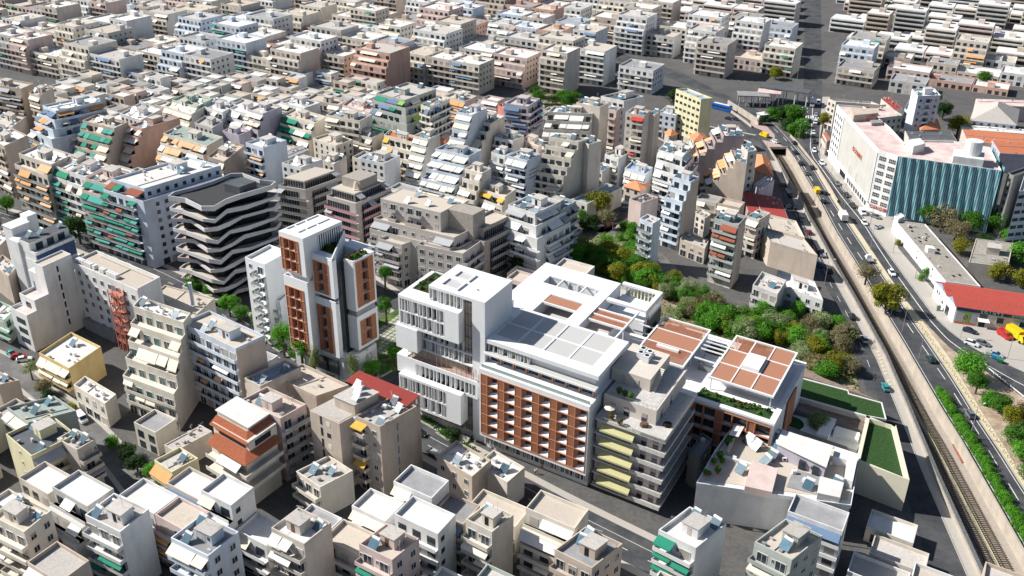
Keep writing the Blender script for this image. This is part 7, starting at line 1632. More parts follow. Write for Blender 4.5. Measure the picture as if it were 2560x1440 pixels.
# ------------------------------------------------------------ vehicles
def loft(mb, secs, mi=0):
    """secs: list of (x, halfwidth, z0, z1, halfwidth at top)"""
    n0 = len(mb.v)
    for x, w, z0, z1, wt in secs: mb.v += [(x, -w, z0), (x, w, z0), (x, w, (z0 + z1) / 2), (x, wt, z1), (x, -wt, z1), (x, -w, (z0 + z1) / 2)]
    for i in range(len(secs) - 1):
        a, b = n0 + i * 6, n0 + i * 6 + 6
        for k in range(6): j = (k + 1) % 6; mb.f.append((a + k, b + k, b + j, a + j)); mb.m.append(mi)
    mb.f.append(tuple(n0 + k for k in range(6))); mb.m.append(mi); mb.f.append(tuple(n0 + (len(secs) - 1) * 6 + k for k in reversed(range(6)))); mb.m.append(mi)
WHM = MB(); WHM.bar((0, -.11, 0), (0, .11, 0), .32, n=10); WHME = WHM.mesh('wheel', 'tyre')
def vehicle(kind, paint):
    t = empty('car' if kind in ('car', 'suv') else kind, (0, 0, 0)); m = 'paint_' + paint; mb = MB()
    if kind in ('car', 'suv'):
        k = 1.0 if kind == 'car' else 1.12
        loft(mb, [(-2.12, .72, .30, .62, .66), (-2.0, .84, .22, .86 * k, .78), (-1.3, .88, .18, .93 * k, .80), (.55, .88, .18, .92 * k, .80), (1.35, .87, .18, .80 * k, .76), (2.0, .78, .22, .66 * k, .68), (2.14, .66, .32, .55, .60)]); mb.obj('body', m, t)
        mb = MB(); b_ = -1.95 if kind == 'suv' else -1.75
        loft(mb, [(b_, .74, .88 * k, .92 * k, .68), (b_ + .45, .76, .88 * k, 1.38 * k, .60), (.05, .76, .88 * k, 1.40 * k, .60), (.95, .74, .86 * k, .90 * k, .70)]); mb.obj('windscreen_glass', 'glass', t)
        mb = MB(); loft(mb, [(b_ + .42, .58, 1.37 * k, 1.40 * k, .55), (-.5, .62, 1.39 * k, 1.46 * k, .56), (.12, .58, 1.39 * k, 1.42 * k, .54)]); mb.obj('roof', m, t); wx = (1.32, -1.30); L = 2.1; hz = .62
    elif kind == 'van':
        loft(mb, [(-2.4, .92, .3, 1.9, .86), (-2.3, .95, .25, 2.0, .88), (1.2, .95, .25, 2.0, .88), (1.75, .93, .25, 1.25, .85), (2.35, .85, .3, .95, .75)]); mb.obj('body', m, t)
        mb = MB(); mb.hexa([(1.22, -.86, 1.3), (1.80, -.82, 1.2), (1.80, .82, 1.2), (1.22, .86, 1.3), (1.1, -.85, 1.95), (1.28, -.8, 1.93), (1.28, .8, 1.93), (1.1, .85, 1.95)]); mb.box(.2, 1.1, -.965, .965, 1.25, 1.75); mb.obj('windscreen_glass', 'glass', t); wx = (1.5, -1.5); L = 2.33; hz = .75
    elif kind == 'truck':
        mb.box(-3.6, 1.6, -1.2, 1.2, .9, 3.3); mb.obj('cargo_box', m, t); mb = MB(); loft(mb, [(1.75, 1.1, .5, 2.5, 1.05), (2.9, 1.1, .5, 2.5, 1.0), (3.4, 1.08, .45, 1.6, 1.02), (3.5, 1.0, .5, 1.3, .98)]); mb.obj('cab', m, t)
        mb = MB(); mb.hexa([(2.95, -.98, 1.62), (3.42, -.98, 1.58), (3.42, .98, 1.58), (2.95, .98, 1.62), (2.9, -.95, 2.4), (2.98, -.95, 2.4), (2.98, .95, 2.4), (2.9, .95, 2.4)]); mb.obj('windscreen_glass', 'glass', t); mb = MB(); mb.box(-3.6, 2.9, -.5, .5, .55, .9); mb.obj('chassis', 'tyre', t); wx = (2.5, -2.4); L = 3.5; hz = .8
    elif kind == 'pickup':
        loft(mb, [(.2, .9, .4, 1.0, .86), (.4, .9, .35, 1.9, .72), (1.4, .9, .35, 1.9, .72), (1.9, .9, .35, 1.05, .84), (2.6, .84, .4, .85, .78)]); mb.obj('cab', m, t)
        mb = MB(); mb.box(-2.6, .15, -.95, .95, .7, .8); mb.box(-2.6, .15, -.95, -.88, .8, 1.15); mb.box(-2.6, .15, .88, .95, .8, 1.15); mb.box(-2.6, -2.53, -.88, .88, .8, 1.15); mb.obj('load_bed', 'metal_grey', t); mb = MB(); mb.hexa([(1.38, -.74, 1.1), (1.95, -.78, 1.05), (1.95, .78, 1.05), (1.38, .74, 1.1), (1.38, -.7, 1.82), (1.5, -.7, 1.82), (1.5, .7, 1.82), (1.38, .7, 1.82)]); mb.obj('windscreen_glass', 'glass', t); wx = (1.7, -1.6); L = 2.58; hz = .7
    else:
        loft(mb, [(-5.6, 1.2, .35, 2.9, 1.1), (-5.5, 1.25, .3, 3.1, 1.15), (5.4, 1.25, .3, 3.1, 1.15), (5.6, 1.2, .35, 2.8, 1.05)]); mb.obj('body', m, t); mb = MB()
        for q in range(9): mb.box(-5.1 + q * 1.15, -4.1 + q * 1.15, -1.27, 1.27, 1.3, 2.3)
        mb.obj('side_windows', 'glass', t); mb = MB(); mb.box(-4.5, 4.5, -.8, .8, 3.1, 3.25); mb.obj('roof', 'metal_white', t); wx = (3.6, -3.4); L = 5.6; hz = .8
    for x in wx:
        for y in (-.82, .82): w = inst('wheel', WHME, t, (x, y * (1.0 if kind in ('car', 'suv', 'pickup', 'van') else 1.3), .32)); w.scale = (1, 1, 1) if kind in ('car', 'suv', 'pickup', 'van') else (1.4, 1.3, 1.4); w.location.z *= w.scale.z
    hm = MB(); hm.box(-.02, .05, -.16, .16, -.07, .07); hme = hm.mesh('headlight', 'lens'); rme = hme.copy(); rme.materials.clear(); rme.materials.append(MATS['lens_red'])
    for y in (-.55, .55): inst('headlight', hme, t, (L, y, hz)); inst('tail_light', rme, t, (-L, y, hz + .08))
    return t
VP = {}
def put_car(x, y, kind, paint, label, ang, grp='vehicles on the motorway', z=0.03, at=None):
    key = (kind, paint)
    if key not in VP: VP[key] = o = vehicle(kind, paint)
    else: o = copy_tree(VP[key])
    p = G(x, y, .6); o.location = (p.x, p.y, z); o.rotation_euler = (0, 0, ang); tag(o, label, {'suv': 'car'}.get(kind, kind), grp); return o
def tang(line, x, y):
    p = G(x, y); i = min(range(len(line) - 1), key=lambda k: ((line[k] + line[k + 1]) / 2 - p).length); d = line[i + 1] - line[i]; return math.atan2(d.y, d.x)
mt = lambda x, y: tang(TR, x, y) + math.pi; mtd = lambda x, y: tang(RLt, x, y)
for x, y, k, c, l in ((1985, 356, 'car', 'black', 'black car near the tunnel portal on the inner bend'), (1988, 380, 'car', 'black', 'black car just past the tunnel portal'), (2003, 408, 'car', 'black', 'black car beside the upper railway wall'), (2031, 418, 'car', 'black', 'black car hugging the central barrier wall'), (2016, 432, 'car', 'grey', 'dark grey car ahead of the yellow van'),
        (2042, 477, 'van', 'yellow', 'bright yellow van driving on the motorway'), (2063, 481, 'car', 'darkblue', 'dark blue car right beside the yellow van'), (2060, 502, 'car', 'black', 'small black car behind the yellow van'), (2106, 545, 'truck', 'white', 'white box truck on the motorway below the store corner'), (2173, 648, 'pickup', 'white', 'white flatbed pickup on the motorway'),
        (2242, 769, 'suv', 'silver', 'silver car in the tree shade on the motorway'), (2328, 897, 'car', 'green', 'dark green car alone in the middle lane'), (2424, 1034, 'suv', 'grey', 'grey wagon beside the lamp post low in the photo')):
    put_car(x, y, k, c, l, mt(x, y) if k != 'suv' or c == 'silver' else mt(x, y))
av = 'vehicles on the avenue'
for x, y, k, c, l in ((2004, 273, 'car', 'white', 'white car parked at the island end of the avenue'), (2030, 262, 'truck', 'white', 'white truck waiting at the avenue crossing'), (2046, 257, 'van', 'white', 'white van beside the truck at the crossing'), (2040, 287, 'car', 'silver', 'silver car just past the zebra crossing'), (2038, 306, 'van', 'white', 'white van halfway down the avenue'), (2034, 331, 'car', 'white', 'white car beside the tall olive tree'),
        (2036, 354, 'car', 'black', 'black car at the avenue kerb'), (2036, 376, 'suv', 'white', 'white car by the store back corner'), (2055, 407, 'suv', 'white', 'white car beside the store arcade'), (2094, 458, 'car', 'grey', 'dark car by the store vehicle gate'), (2117, 487, 'car', 'black', 'black car below the store shop windows'), (2133, 513, 'car', 'black', 'black car approaching the red shop sign'),
        (2156, 531, 'van', 'white', 'long white van at the kerb under the red sign'), (2161, 556, 'car', 'white', 'white car beyond the long white van'), (2230, 682, 'suv', 'white', 'white car driving past the derelict depot')):
    put_car(x, y, k, c, l, mtd(x, y), av)
sd = lambda x, y: tang(WL, x, y) + math.pi; ss = 'cars along the side street'
for x, y, k, c, l in ((1960, 462, 'car', 'darkblue', 'dark car by the lilac building on the side street'), (1975, 487, 'car', 'black', 'black car above the maroon shop roof'), (1969, 516, 'car', 'darkblue', 'dark blue car parked at the maroon shop'), (1988, 517, 'car', 'black', 'black car parked against the cutting wall'), (2005, 545, 'car', 'silver', 'silver car in the sunlight by the cutting wall'), (2023, 580, 'car', 'maroon', 'maroon car at the flat beige house'),
        (2055, 635, 'pickup', 'darkblue', 'dark blue pickup beside the big sunlit wall'), (2049, 660, 'car', 'blue', 'blue car tucked under the sunlit wall'), (2074, 676, 'car', 'black', 'black car under the side street lamp'), (2131, 790, 'car', 'black', 'black car in deep shade by the scrub'), (2160, 847, 'suv', 'silver', 'silver car in the sun patch by the mesh fence'), (2214, 967, 'car', 'teal', 'teal car beside the row of paving blocks'),
        (1910, 338, 'van', 'yellow', 'yellow van crossing the plaza junction'), (1937, 353, 'car', 'white', 'white car turning at the plaza junction')):
    put_car(x, y, k, c, l, sd(x, y) + (.6 if y < 360 else 0), ss)
o = put_car(1804, 272, 'bus', 'brightblue', 'bright blue bus beside the cream office slab', rad(-42), 'vehicles near the bus stop'); put_car(1822, 296, 'car', 'black', 'black car behind the blue bus', rad(-42), 'vehicles near the bus stop'); put_car(1838, 297, 'car', 'darkblue', 'dark blue car next to the black car near the bus', rad(-42), 'vehicles near the bus stop')
pk = 'vehicles parked by the red-roofed shop'
for x, y, k, c, l, a_ in ((2425, 826, 'car', 'darkblue', 'dark blue car parked beside the shop sign post', -38), (2430, 858, 'suv', 'white', 'white hatchback parked on the kerb by the slip road', -40), (2457, 857, 'car', 'grey', 'dark grey sedan beside the white hatchback', -40), (2491, 885, 'car', 'silver', 'silver car behind the recycling bins', -40), (2512, 838, 'van', 'red', 'red van beside the yellow truck', -72), (2541, 843, 'truck', 'yellow', 'yellow box truck parked at the shop', -72), (2190, 541, 'car', 'grey', 'grey car parked under the red sign', -50), (2196, 566, 'car', 'silver', 'silver car parked by the pavement tree', 38)):
    put_car(x, y, k, c, l, rad(a_), pk)
ct = 'vehicles in the inner streets'
for x, y, k, c, l, a_ in ((1050, 1080, 'car', 'black', 'black car on the main street below the white tower', None), (1092, 1136, 'pickup', 'white', 'white pickup peeking out behind the small white-roofed house', None), (1526, 562, 'car', 'maroon', 'maroon car parked on the hill street', 50), (1529, 549, 'car', 'white', 'white car parked on the hill street', 50), (1562, 522, 'car', 'blue', 'blue car in the shade uphill', 50), (1451, 621, 'car', 'silver', 'silver car at the hill street bend', 48), (1422, 637, 'van', 'white', 'white van where the hill street meets the grove', 48),
        (30, 884, 'car', 'teal', 'teal car at the left photo edge', -40), (46, 890, 'car', 'red', 'red car parked between teal and white ones', 20), (60, 897, 'car', 'white', 'white car nearest the yellow house', 20), (204, 1046, 'van', 'white', 'white van in the alley beside the awnings', None), (1552, 620, 'car', 'grey', 'grey car at the grass plot corner', 10)):
    put_car(x, y, k, c, l, (tang(MS, x, y) if y > 1050 and x > 900 else tang(gp((25, 915), (110, 985), (180, 1035), (300, 1160)), x, y)) if a_ is None else rad(a_), ct)

# ------------------------------------------------------------ street furniture
lm = MB(); lm.bar((0, 0, 0), (0, 0, 1), .012, n=6); LP = {}
def lamp(x, y, h, ang, label, m='metal_grey', arm=1.8, at=None):
    key = (h, arm, m)
    if key not in LP:
        t = empty('street_lamp', (0, 0, 0)); mb = MB(); mb.bar((0, 0, 0), (0, 0, h), .10, r2=.06, n=6); mb.obj('pole', m, t)
        if arm: mb = MB(); mb.bar((0, 0, h - .05), (arm * .6, 0, h + .5), .05, n=5); mb.bar((arm * .6, 0, h + .5), (arm, 0, h + .5), .05, n=5); mb.obj('arm', m, t); mb = MB(); mb.box(arm - .2, arm + .55, -.16, .16, h + .38, h + .55); mb.obj('lamp_head', 'metal_white', t)
        LP[key] = t; o = t
    else: o = copy_tree(LP[key])
    p = G(x, y); o.location = (p.x, p.y, 0); o.rotation_euler = (0, 0, ang); tag(o, label, 'street lamp' if arm else 'pole', 'street lamps and poles'); return o
for x, y, h, a_, l in ((1996, 352, 9, 0, 'lamp post at the avenue tip of the traffic island'), (2021, 384, 9, 0, 'lamp post on the barrier below the island'), (2046, 422, 9, 0, 'lamp post on the barrier opposite the store gate'), (2073, 466, 9, 0, 'lamp post on the barrier above the yellow van'), (2105, 511, 9, .2, 'curved lamp post where the barrier ends'), (2175, 626, 9, 0, 'lamp post on the reserve by the white pickup'),
        (2227, 789, 9, .6, 'curved lamp post beside the big yellow-green tree'), (2296, 899, 9, .6, 'curved pale lamp post at the motorway verge'), (2424, 1094, 9.5, .4, 'lamp post rising from the oleander hedge'), (2061, 712, 9, 0, 'white lamp post on the shaded side street'), (1914, 393, 8, 0, 'lamp post beside the stepped cutting path')):
    lamp(x, y, h, a_, l)
for x, y, h, l in ((2109, 525, 9, 'dark pole on the paved reserve below the curved lamp'), (2116, 464, 9, 'dark pole by the store gate'), (2132, 485, 9, 'dark pole before the store shop windows'), (2232, 632, 9, 'dark pole on the pavement by the depot door'), (2287, 697, 8, 'dark pole midway along the depot wall'), (2347, 770, 9, 'dark pole with a cabinet by the red shop'), (2255, 830, 9, 'dark pole on the motorway verge after the big tree'), (2518, 897, 9, 'dark pole on the car park edge'), (2176, 560, 8, 'dark pole between parked cars under the red sign'),
        (1529, 618, 9, 'pale concrete pole on the hill street'), (1982, 268, 26, 'tall white mast behind the traffic island'), (2060, 388, 14, 'tall pole by the store back corner')):
    lamp(x, y, h, 0, l, 'rail_grey', 0)
t = lamp(848, 955, 6, 2.0, 'slim black lamp post before the tower shop window', 'black', 1.2)
t = empty('sign_post', (*G(2401, 843)[:2], 0)); tag(t, 'round red and white sign on a tall post by the slip road', 'sign'); mb = MB(); mb.bar((0, 0, 0), (0, 0, 6.4), .07, n=6); mb.obj('post', 'rail_grey', t); mb = MB(); mb.bar((0, -.03, 6.9), (0, .03, 6.9), .75, n=16); mb.obj('sign_disc', 'awning_red', t); mb = MB(); mb.bar((0, -.05, 6.9), (0, -.031, 6.9), .5, n=16); mb.obj('sign_face', 'wall_pink', t)
t = empty('utility_cabinet', (*G(2344, 776)[:2], 0)); tag(t, 'pale green utility cabinet by the red-roofed shop', 'cabinet'); mb = MB(); mb.box(-.6, .6, -.4, .4, .1, 1.9); mb.obj('body', 'roof_green', t); mb = MB(); mb.box(-.65, .65, -.45, .45, 0, .1); mb.obj('base', 'concrete', t); mb = MB(); mb.box(-.02, .02, -.42, -.4, .2, 1.8); mb.obj('door_gap', 'black', t)
for x, y, m, l in ((2471, 888, 'roof_green', 'pale green wheeled bin in the row by the car park'), (2486, 897, 'panel_blue2', 'blue wheeled bin in the middle of the row'), (2499, 906, 'netting_green', 'dark green wheeled bin at the end of the row')):
    if m == 'panel_blue2': mat(m, (.03, .20, .38), .5, .05, 1)
    if m == 'netting_green': mat(m, (.02, .16, .09), .5, .05, 1)
    p = G(x, y); t = empty('wheeled_bin', (p.x, p.y, 0), rad(-40)); tag(t, l, 'bin', 'wheeled bins by the car park'); mb = MB(); mb.hexa([(-.7, -.4, .25), (.7, -.4, .25), (.7, .4, .25), (-.7, .4, .25), (-.85, -.55, 1.2), (.85, -.55, 1.2), (.85, .55, 1.2), (-.85, .55, 1.2)]); mb.obj('body', m, t)
    mb = MB(); mb.hexa([(-.88, -.58, 1.2), (.88, -.58, 1.2), (.88, .58, 1.2), (-.88, .58, 1.2), (-.85, -.3, 1.5), (.85, -.3, 1.5), (.85, .3, 1.5), (-.85, .3, 1.5)]); mb.obj('lid', m, t)
    for a_ in (-.6, .6): w = inst('wheel', WHME, t, (a_, 0, .14)); w.scale = (.45, 2, .45)
t = empty('vent_pipe', FH.w(-14, 3, 0)); p = G(484, 770, 12); t.location = (p.x, p.y, 13); tag(t, 'tall white square chimney on the flat roof beside the clinic', 'chimney'); mb = MB(); mb.box(-.4, .4, -.4, .4, 0, 7.0); mb.obj('shaft', 'wall_bluewhite', t); mb = MB(); mb.box(-.48, .48, -.48, .48, 7.0, 7.2); mb.obj('cap', 'wall_white', t)
# pale triangular roof canopy and tank cluster
B_('low block with a flat pink roof and white chimney', (342, 770), (470, 806), (536, 745), 13, wall='beige', lf='w', rf='n', roof='beige', sol=0, ph=0, par=.5)

p = G(1906, 300); t = empty('kiosk', (p.x, p.y, 0), .5); tag(t, 'small white kiosk beside the upper motorway ramp', 'kiosk'); mb = MB(); mb.box(-2.2, 2.2, -2, 2, 0, 3.2); mb.obj('wall', 'wall_white', t); mb = MB(); mb.box(-2.6, 2.6, -2.4, 2.4, 3.2, 3.45); mb.obj('roof', 'roof_white', t); mb = MB(); mb.box(-1.6, 1.6, -2.08, -2.0, 1.1, 2.3); mb.obj('window', 'glass', t)
for i, (x, y, a_, b_, h, m, l) in enumerate(((1880, 262, 16, 9, 5.5, 'roof_grey', 'grey station canopy roof over the upper ramp'), (1920, 258, 12, 8, 6, 'roof_pink', 'pinkish station building roof near the mast'), (1960, 255, 26, 8, 7, 'roof_dark', 'long dark station canopy on white posts'))):
    p = G(x, y); t = empty('station_canopy', (p.x, p.y, 0), rad(-12 * i - 5)); tag(t, l, 'canopy'); mb = MB(); mb.box(-a_ / 2, a_ / 2, -b_ / 2, b_ / 2, h, h + .5); mb.obj('roof', m, t); mb = MB(); mb.box(-.25, .25, -.25, .25, 0, h); me = mb.mesh('post', 'wall_white')
    for k in range(5): inst('post', me, t, (-a_ / 2 + .8 + k * (a_ - 1.6) / 4, -b_ / 2 + .8, 0)); inst('post', me, t, (-a_ / 2 + .8 + k * (a_ - 1.6) / 4, b_ / 2 - .8, 0))
# ------------------------------------------------------------ people (one skinned body, posed walking)
def person_mesh(stride):
    vs = [(0, 0, .95), (0, 0, 1.2), (0, 0, 1.42), (0, .01, 1.52), (0, .02, 1.66), (0, .02, 1.76), (.17, 0, 1.40), (.24, -.10 * stride, 1.14), (.25, .08 * stride, .90), (-.17, 0, 1.40), (-.24, .10 * stride, 1.14), (-.25, -.02 * stride, .90),
          (.09, 0, .90), (.10, .18 * stride, .48), (.10, .20 * stride, .06), (.10, .34 * stride, .04), (-.09, 0, .90), (-.10, -.14 * stride, .50), (-.10, -.34 * stride, .10), (-.10, -.24 * stride, .04)]
    es = [(0, 1), (1, 2), (2, 3), (3, 4), (4, 5), (2, 6), (6, 7), (7, 8), (2, 9), (9, 10), (10, 11), (0, 12), (12, 13), (13, 14), (14, 15), (0, 16), (16, 17), (17, 18), (18, 19)]
    rd = [.16, .14, .15, .06, .10, .07, .07, .05, .035, .07, .05, .035, .10, .07, .05, .04, .10, .07, .05, .04]
    me = bpy.data.meshes.new('body'); me.from_pydata(vs, es, []); o = bpy.data.objects.new('person_form', me); C.objects.link(o); md = o.modifiers.new('s', 'SKIN'); me.skin_vertices[0].data[0].use_root = True
    for i, r in enumerate(rd): me.skin_vertices[0].data[i].radius = (r, r * .8)
    o.modifiers.new('d', 'SUBSURF').levels = 1; bpy.context.view_layer.update(); out = bpy.data.meshes.new_from_object(o.evaluated_get(bpy.context.evaluated_depsgraph_get())); bpy.data.objects.remove(o); out.name = 'body'; return out
PM = [person_mesh(1.0), person_mesh(.25)]
for m_ in PM:
    m_.materials.clear()
def dress(me, top, low):
    m = me.copy(); m.materials.append(MATS[top]); m.materials.append(MATS[low]); m.materials.append(MATS['skin']); m.materials.append(MATS['black'])
    for p in m.polygons: z = p.center.z; p.material_index = 0 if .93 < z < 1.5 and not (abs(p.center.x) > .2 and z < 1.05) else (1 if z <= .93 and abs(p.center.x) < .19 else (3 if z > 1.70 else 2))
    return m
PP = {}
for x, y, s_, c, d, l in ((1158, 1063, 0, 'black', 'black', 'person in black on the entrance steps of the white tower'), (1162, 1062, 1, 'awning_teal', 'black', 'person in a teal top beside the one in black'), (1133, 1068, 1, 'wall_white', 'awning_grey', 'person in white resting by the step wall'), (1164, 1092, 0, 'wall_white', 'paint_darkblue', 'person in white walking by the kerb hedge'), (1180, 1101, 1, 'paint_darkblue', 'black', 'person in dark clothes by the glass stair foot'), (1188, 1112, 0, 'awning_peach', 'awning_grey', 'person in peach walking past the hedge bed'),
        (972, 906, 0, 'awning_red', 'paint_darkblue', 'person in a red top crossing the plaza corner'), (826, 918, 1, 'black', 'black', 'person in black before the tower shop window'), (832, 921, 0, 'wall_white', 'black', 'person in white by the tower shop window'), (823, 928, 1, 'paint_darkblue', 'black', 'person in dark blue sitting-height by the hedge bed'), (1327, 1146, 0, 'paint_darkblue', 'awning_brown', 'person in dark blue under the grid front'), (1333, 1148, 1, 'awning_brown', 'black', 'person in brown beside the one in dark blue'),
        (1355, 1172, 0, 'awning_peach', 'black', 'person in pink on the pavement by the wide steps'), (1337, 1186, 1, 'wall_white', 'black', 'person in white near the round shrub'), (1341, 1184, 0, 'awning_orange', 'black', 'person in orange near the round shrub')):
    key = (s_, c, d)
    if key not in PP: PP[key] = dress(PM[s_], c, d)
    p = G(x, y); o = inst('person', PP[key], None, (p.x, p.y, .04), random.uniform(0, 6)); tag(o, l, 'person', 'people on foot')

# ------------------------------------------------------------ everything between and beyond: registry of taken ground, then small houses in the gaps
TAKEN = []
def take(poly): TAKEN.append([(p[0], p[1]) for p in poly])
def inside(pt, poly):
    c = False; x, y = pt
    for i in range(len(poly)):
        (x1, y1), (x2, y2) = poly[i], poly[i - 1]
        if (y1 > y) != (y2 > y) and x < (x2 - x1) * (y - y1) / (y2 - y1) + x1: c = not c
    return c
def vis(p):
    d = Vector((p.x, p.y, p.z - CAM_H)); zc = d.dot(FWD); return 1280 + CAM_F * d.dot(RGT) / zc, 720 - CAM_F * d.dot(UPV) / zc
for r in BLD:
    f = r['fr']
    if r['lab'] == 'x': continue
    m_ = 1.2; m2 = 3.0 if vis(r['fr'].w(0, 0, 0))[1] > 1150 else 5.5 if r.get('t') and r['t'].name.startswith('apartment') else 2
    take([f.w(-m2, -m2)[:2], f.w(f.a + m_, -m2)[:2], f.w(f.a + m_, f.b + m_)[:2], f.w(-m2, f.b + m_)[:2]])
for f, bx in ((FW, ((-68, 28, -9, 60),)), (FT, ((-13, 12, -3, 19),)), (FH, ((-6, 70, -21, 14),)), (F9, ((-4, 18, -4, 16),)), (FS, ((-4, 22, -4, 45),))):
    for a0, a1, b0, b1 in bx: take([f.w(a0, b0)[:2], f.w(a1, b0)[:2], f.w(a1, b1)[:2], f.w(a0, b1)[:2]])
take([(p.x + (p.x - cB.x) * .15, p.y + (p.y - cB.y) * .15) for p in OUT]); kc = sum(KP, Vector()) / len(KP); take([(p.x + (p.x - kc.x) * .12, p.y + (p.y - kc.y) * .12) for p in KP])
for ln, w in ((MS, 9), (gp((905, 1010), (978, 950), (1040, 905), (1110, 850)), 7), (gp((700, 590), (860, 672), (945, 722), (1010, 772), (1180, 870)), 7), (gp((-70, 870), (25, 915), (110, 985), (180, 1035), (250, 1100), (300, 1160), (370, 1250)), 6), (gp((1330, 690), (1400, 642), (1500, 572), (1556, 530), (1600, 490)), 8), (gp((1780, 540), (1762, 480), (1745, 410), (1720, 370), (1640, 330)), 7), (gp((1660, 300), (1740, 318), (1800, 330), (1880, 345)), 8)):
    for a, b in zip(ln, ln[1:]):
        s = [a, b]; l_, r_ = offset(s, -w), offset(s, w); take([l_[0][:2], l_[1][:2], r_[1][:2], r_[0][:2]])
take([p[:2] for p in gp((1380, 660), (1500, 580), (1560, 540), (1640, 560), (1710, 640), (1860, 690), (1960, 770), (2110, 770), (2200, 1000), (1990, 960), (1640, 830))])
hw = [p for p in SL] ; rg = gp((2080, 200), (2082, 300), (2090, 380), (2230, 520), (2300, 600), (2420, 780), (2600, 900), (2900, 980), (3000, 1440))
take([p[:2] for p in gp((1740, 200), (1780, 262), (1850, 300))] + [p[:2] for p in hw] + [p[:2] for p in reversed(rg)])
take([p[:2] for p in gp((1998, -90), (1998, 260), (2080, 260), (2062, -90))]); take([p[:2] for p in gp((1480, 120), (1640, 165), (1810, 225), (1900, 270), (1780, 262), (1500, 155))]); take([p[:2] for p in gp((2225, 500), (2560, 500), (2640, 760), (2330, 700))]); take([p[:2] for p in gp((1310, 236), (1400, 236), (1480, 262), (1420, 282), (1320, 266))])
take([p[:2] for p in gp((2120, 1030), (2300, 1030), (2400, 1300), (2120, 1280))]); take([p[:2] for p in gp((1840, 1025), (2160, 1120), (2150, 1290), (1725, 1225), (1770, 1110), z=9)]); take([p[:2] for p in gp((1950, 985), (2180, 1040), (2150, 1150), (1930, 1100), z=4)])
take([p[:2] for p in gp((900, 780), (1010, 780), (1010, 960), (900, 960))])
AU, AV = FW.U, FW.V       # the street grid
rg_ = random.Random(99)
def free(cs, poly):
    for T_ in TAKEN:
        if any(inside(c, T_) for c in cs): return False
        if any(inside(v, poly) for v in T_): return False
    return True
y_of = lambda o: vis(o)[1]
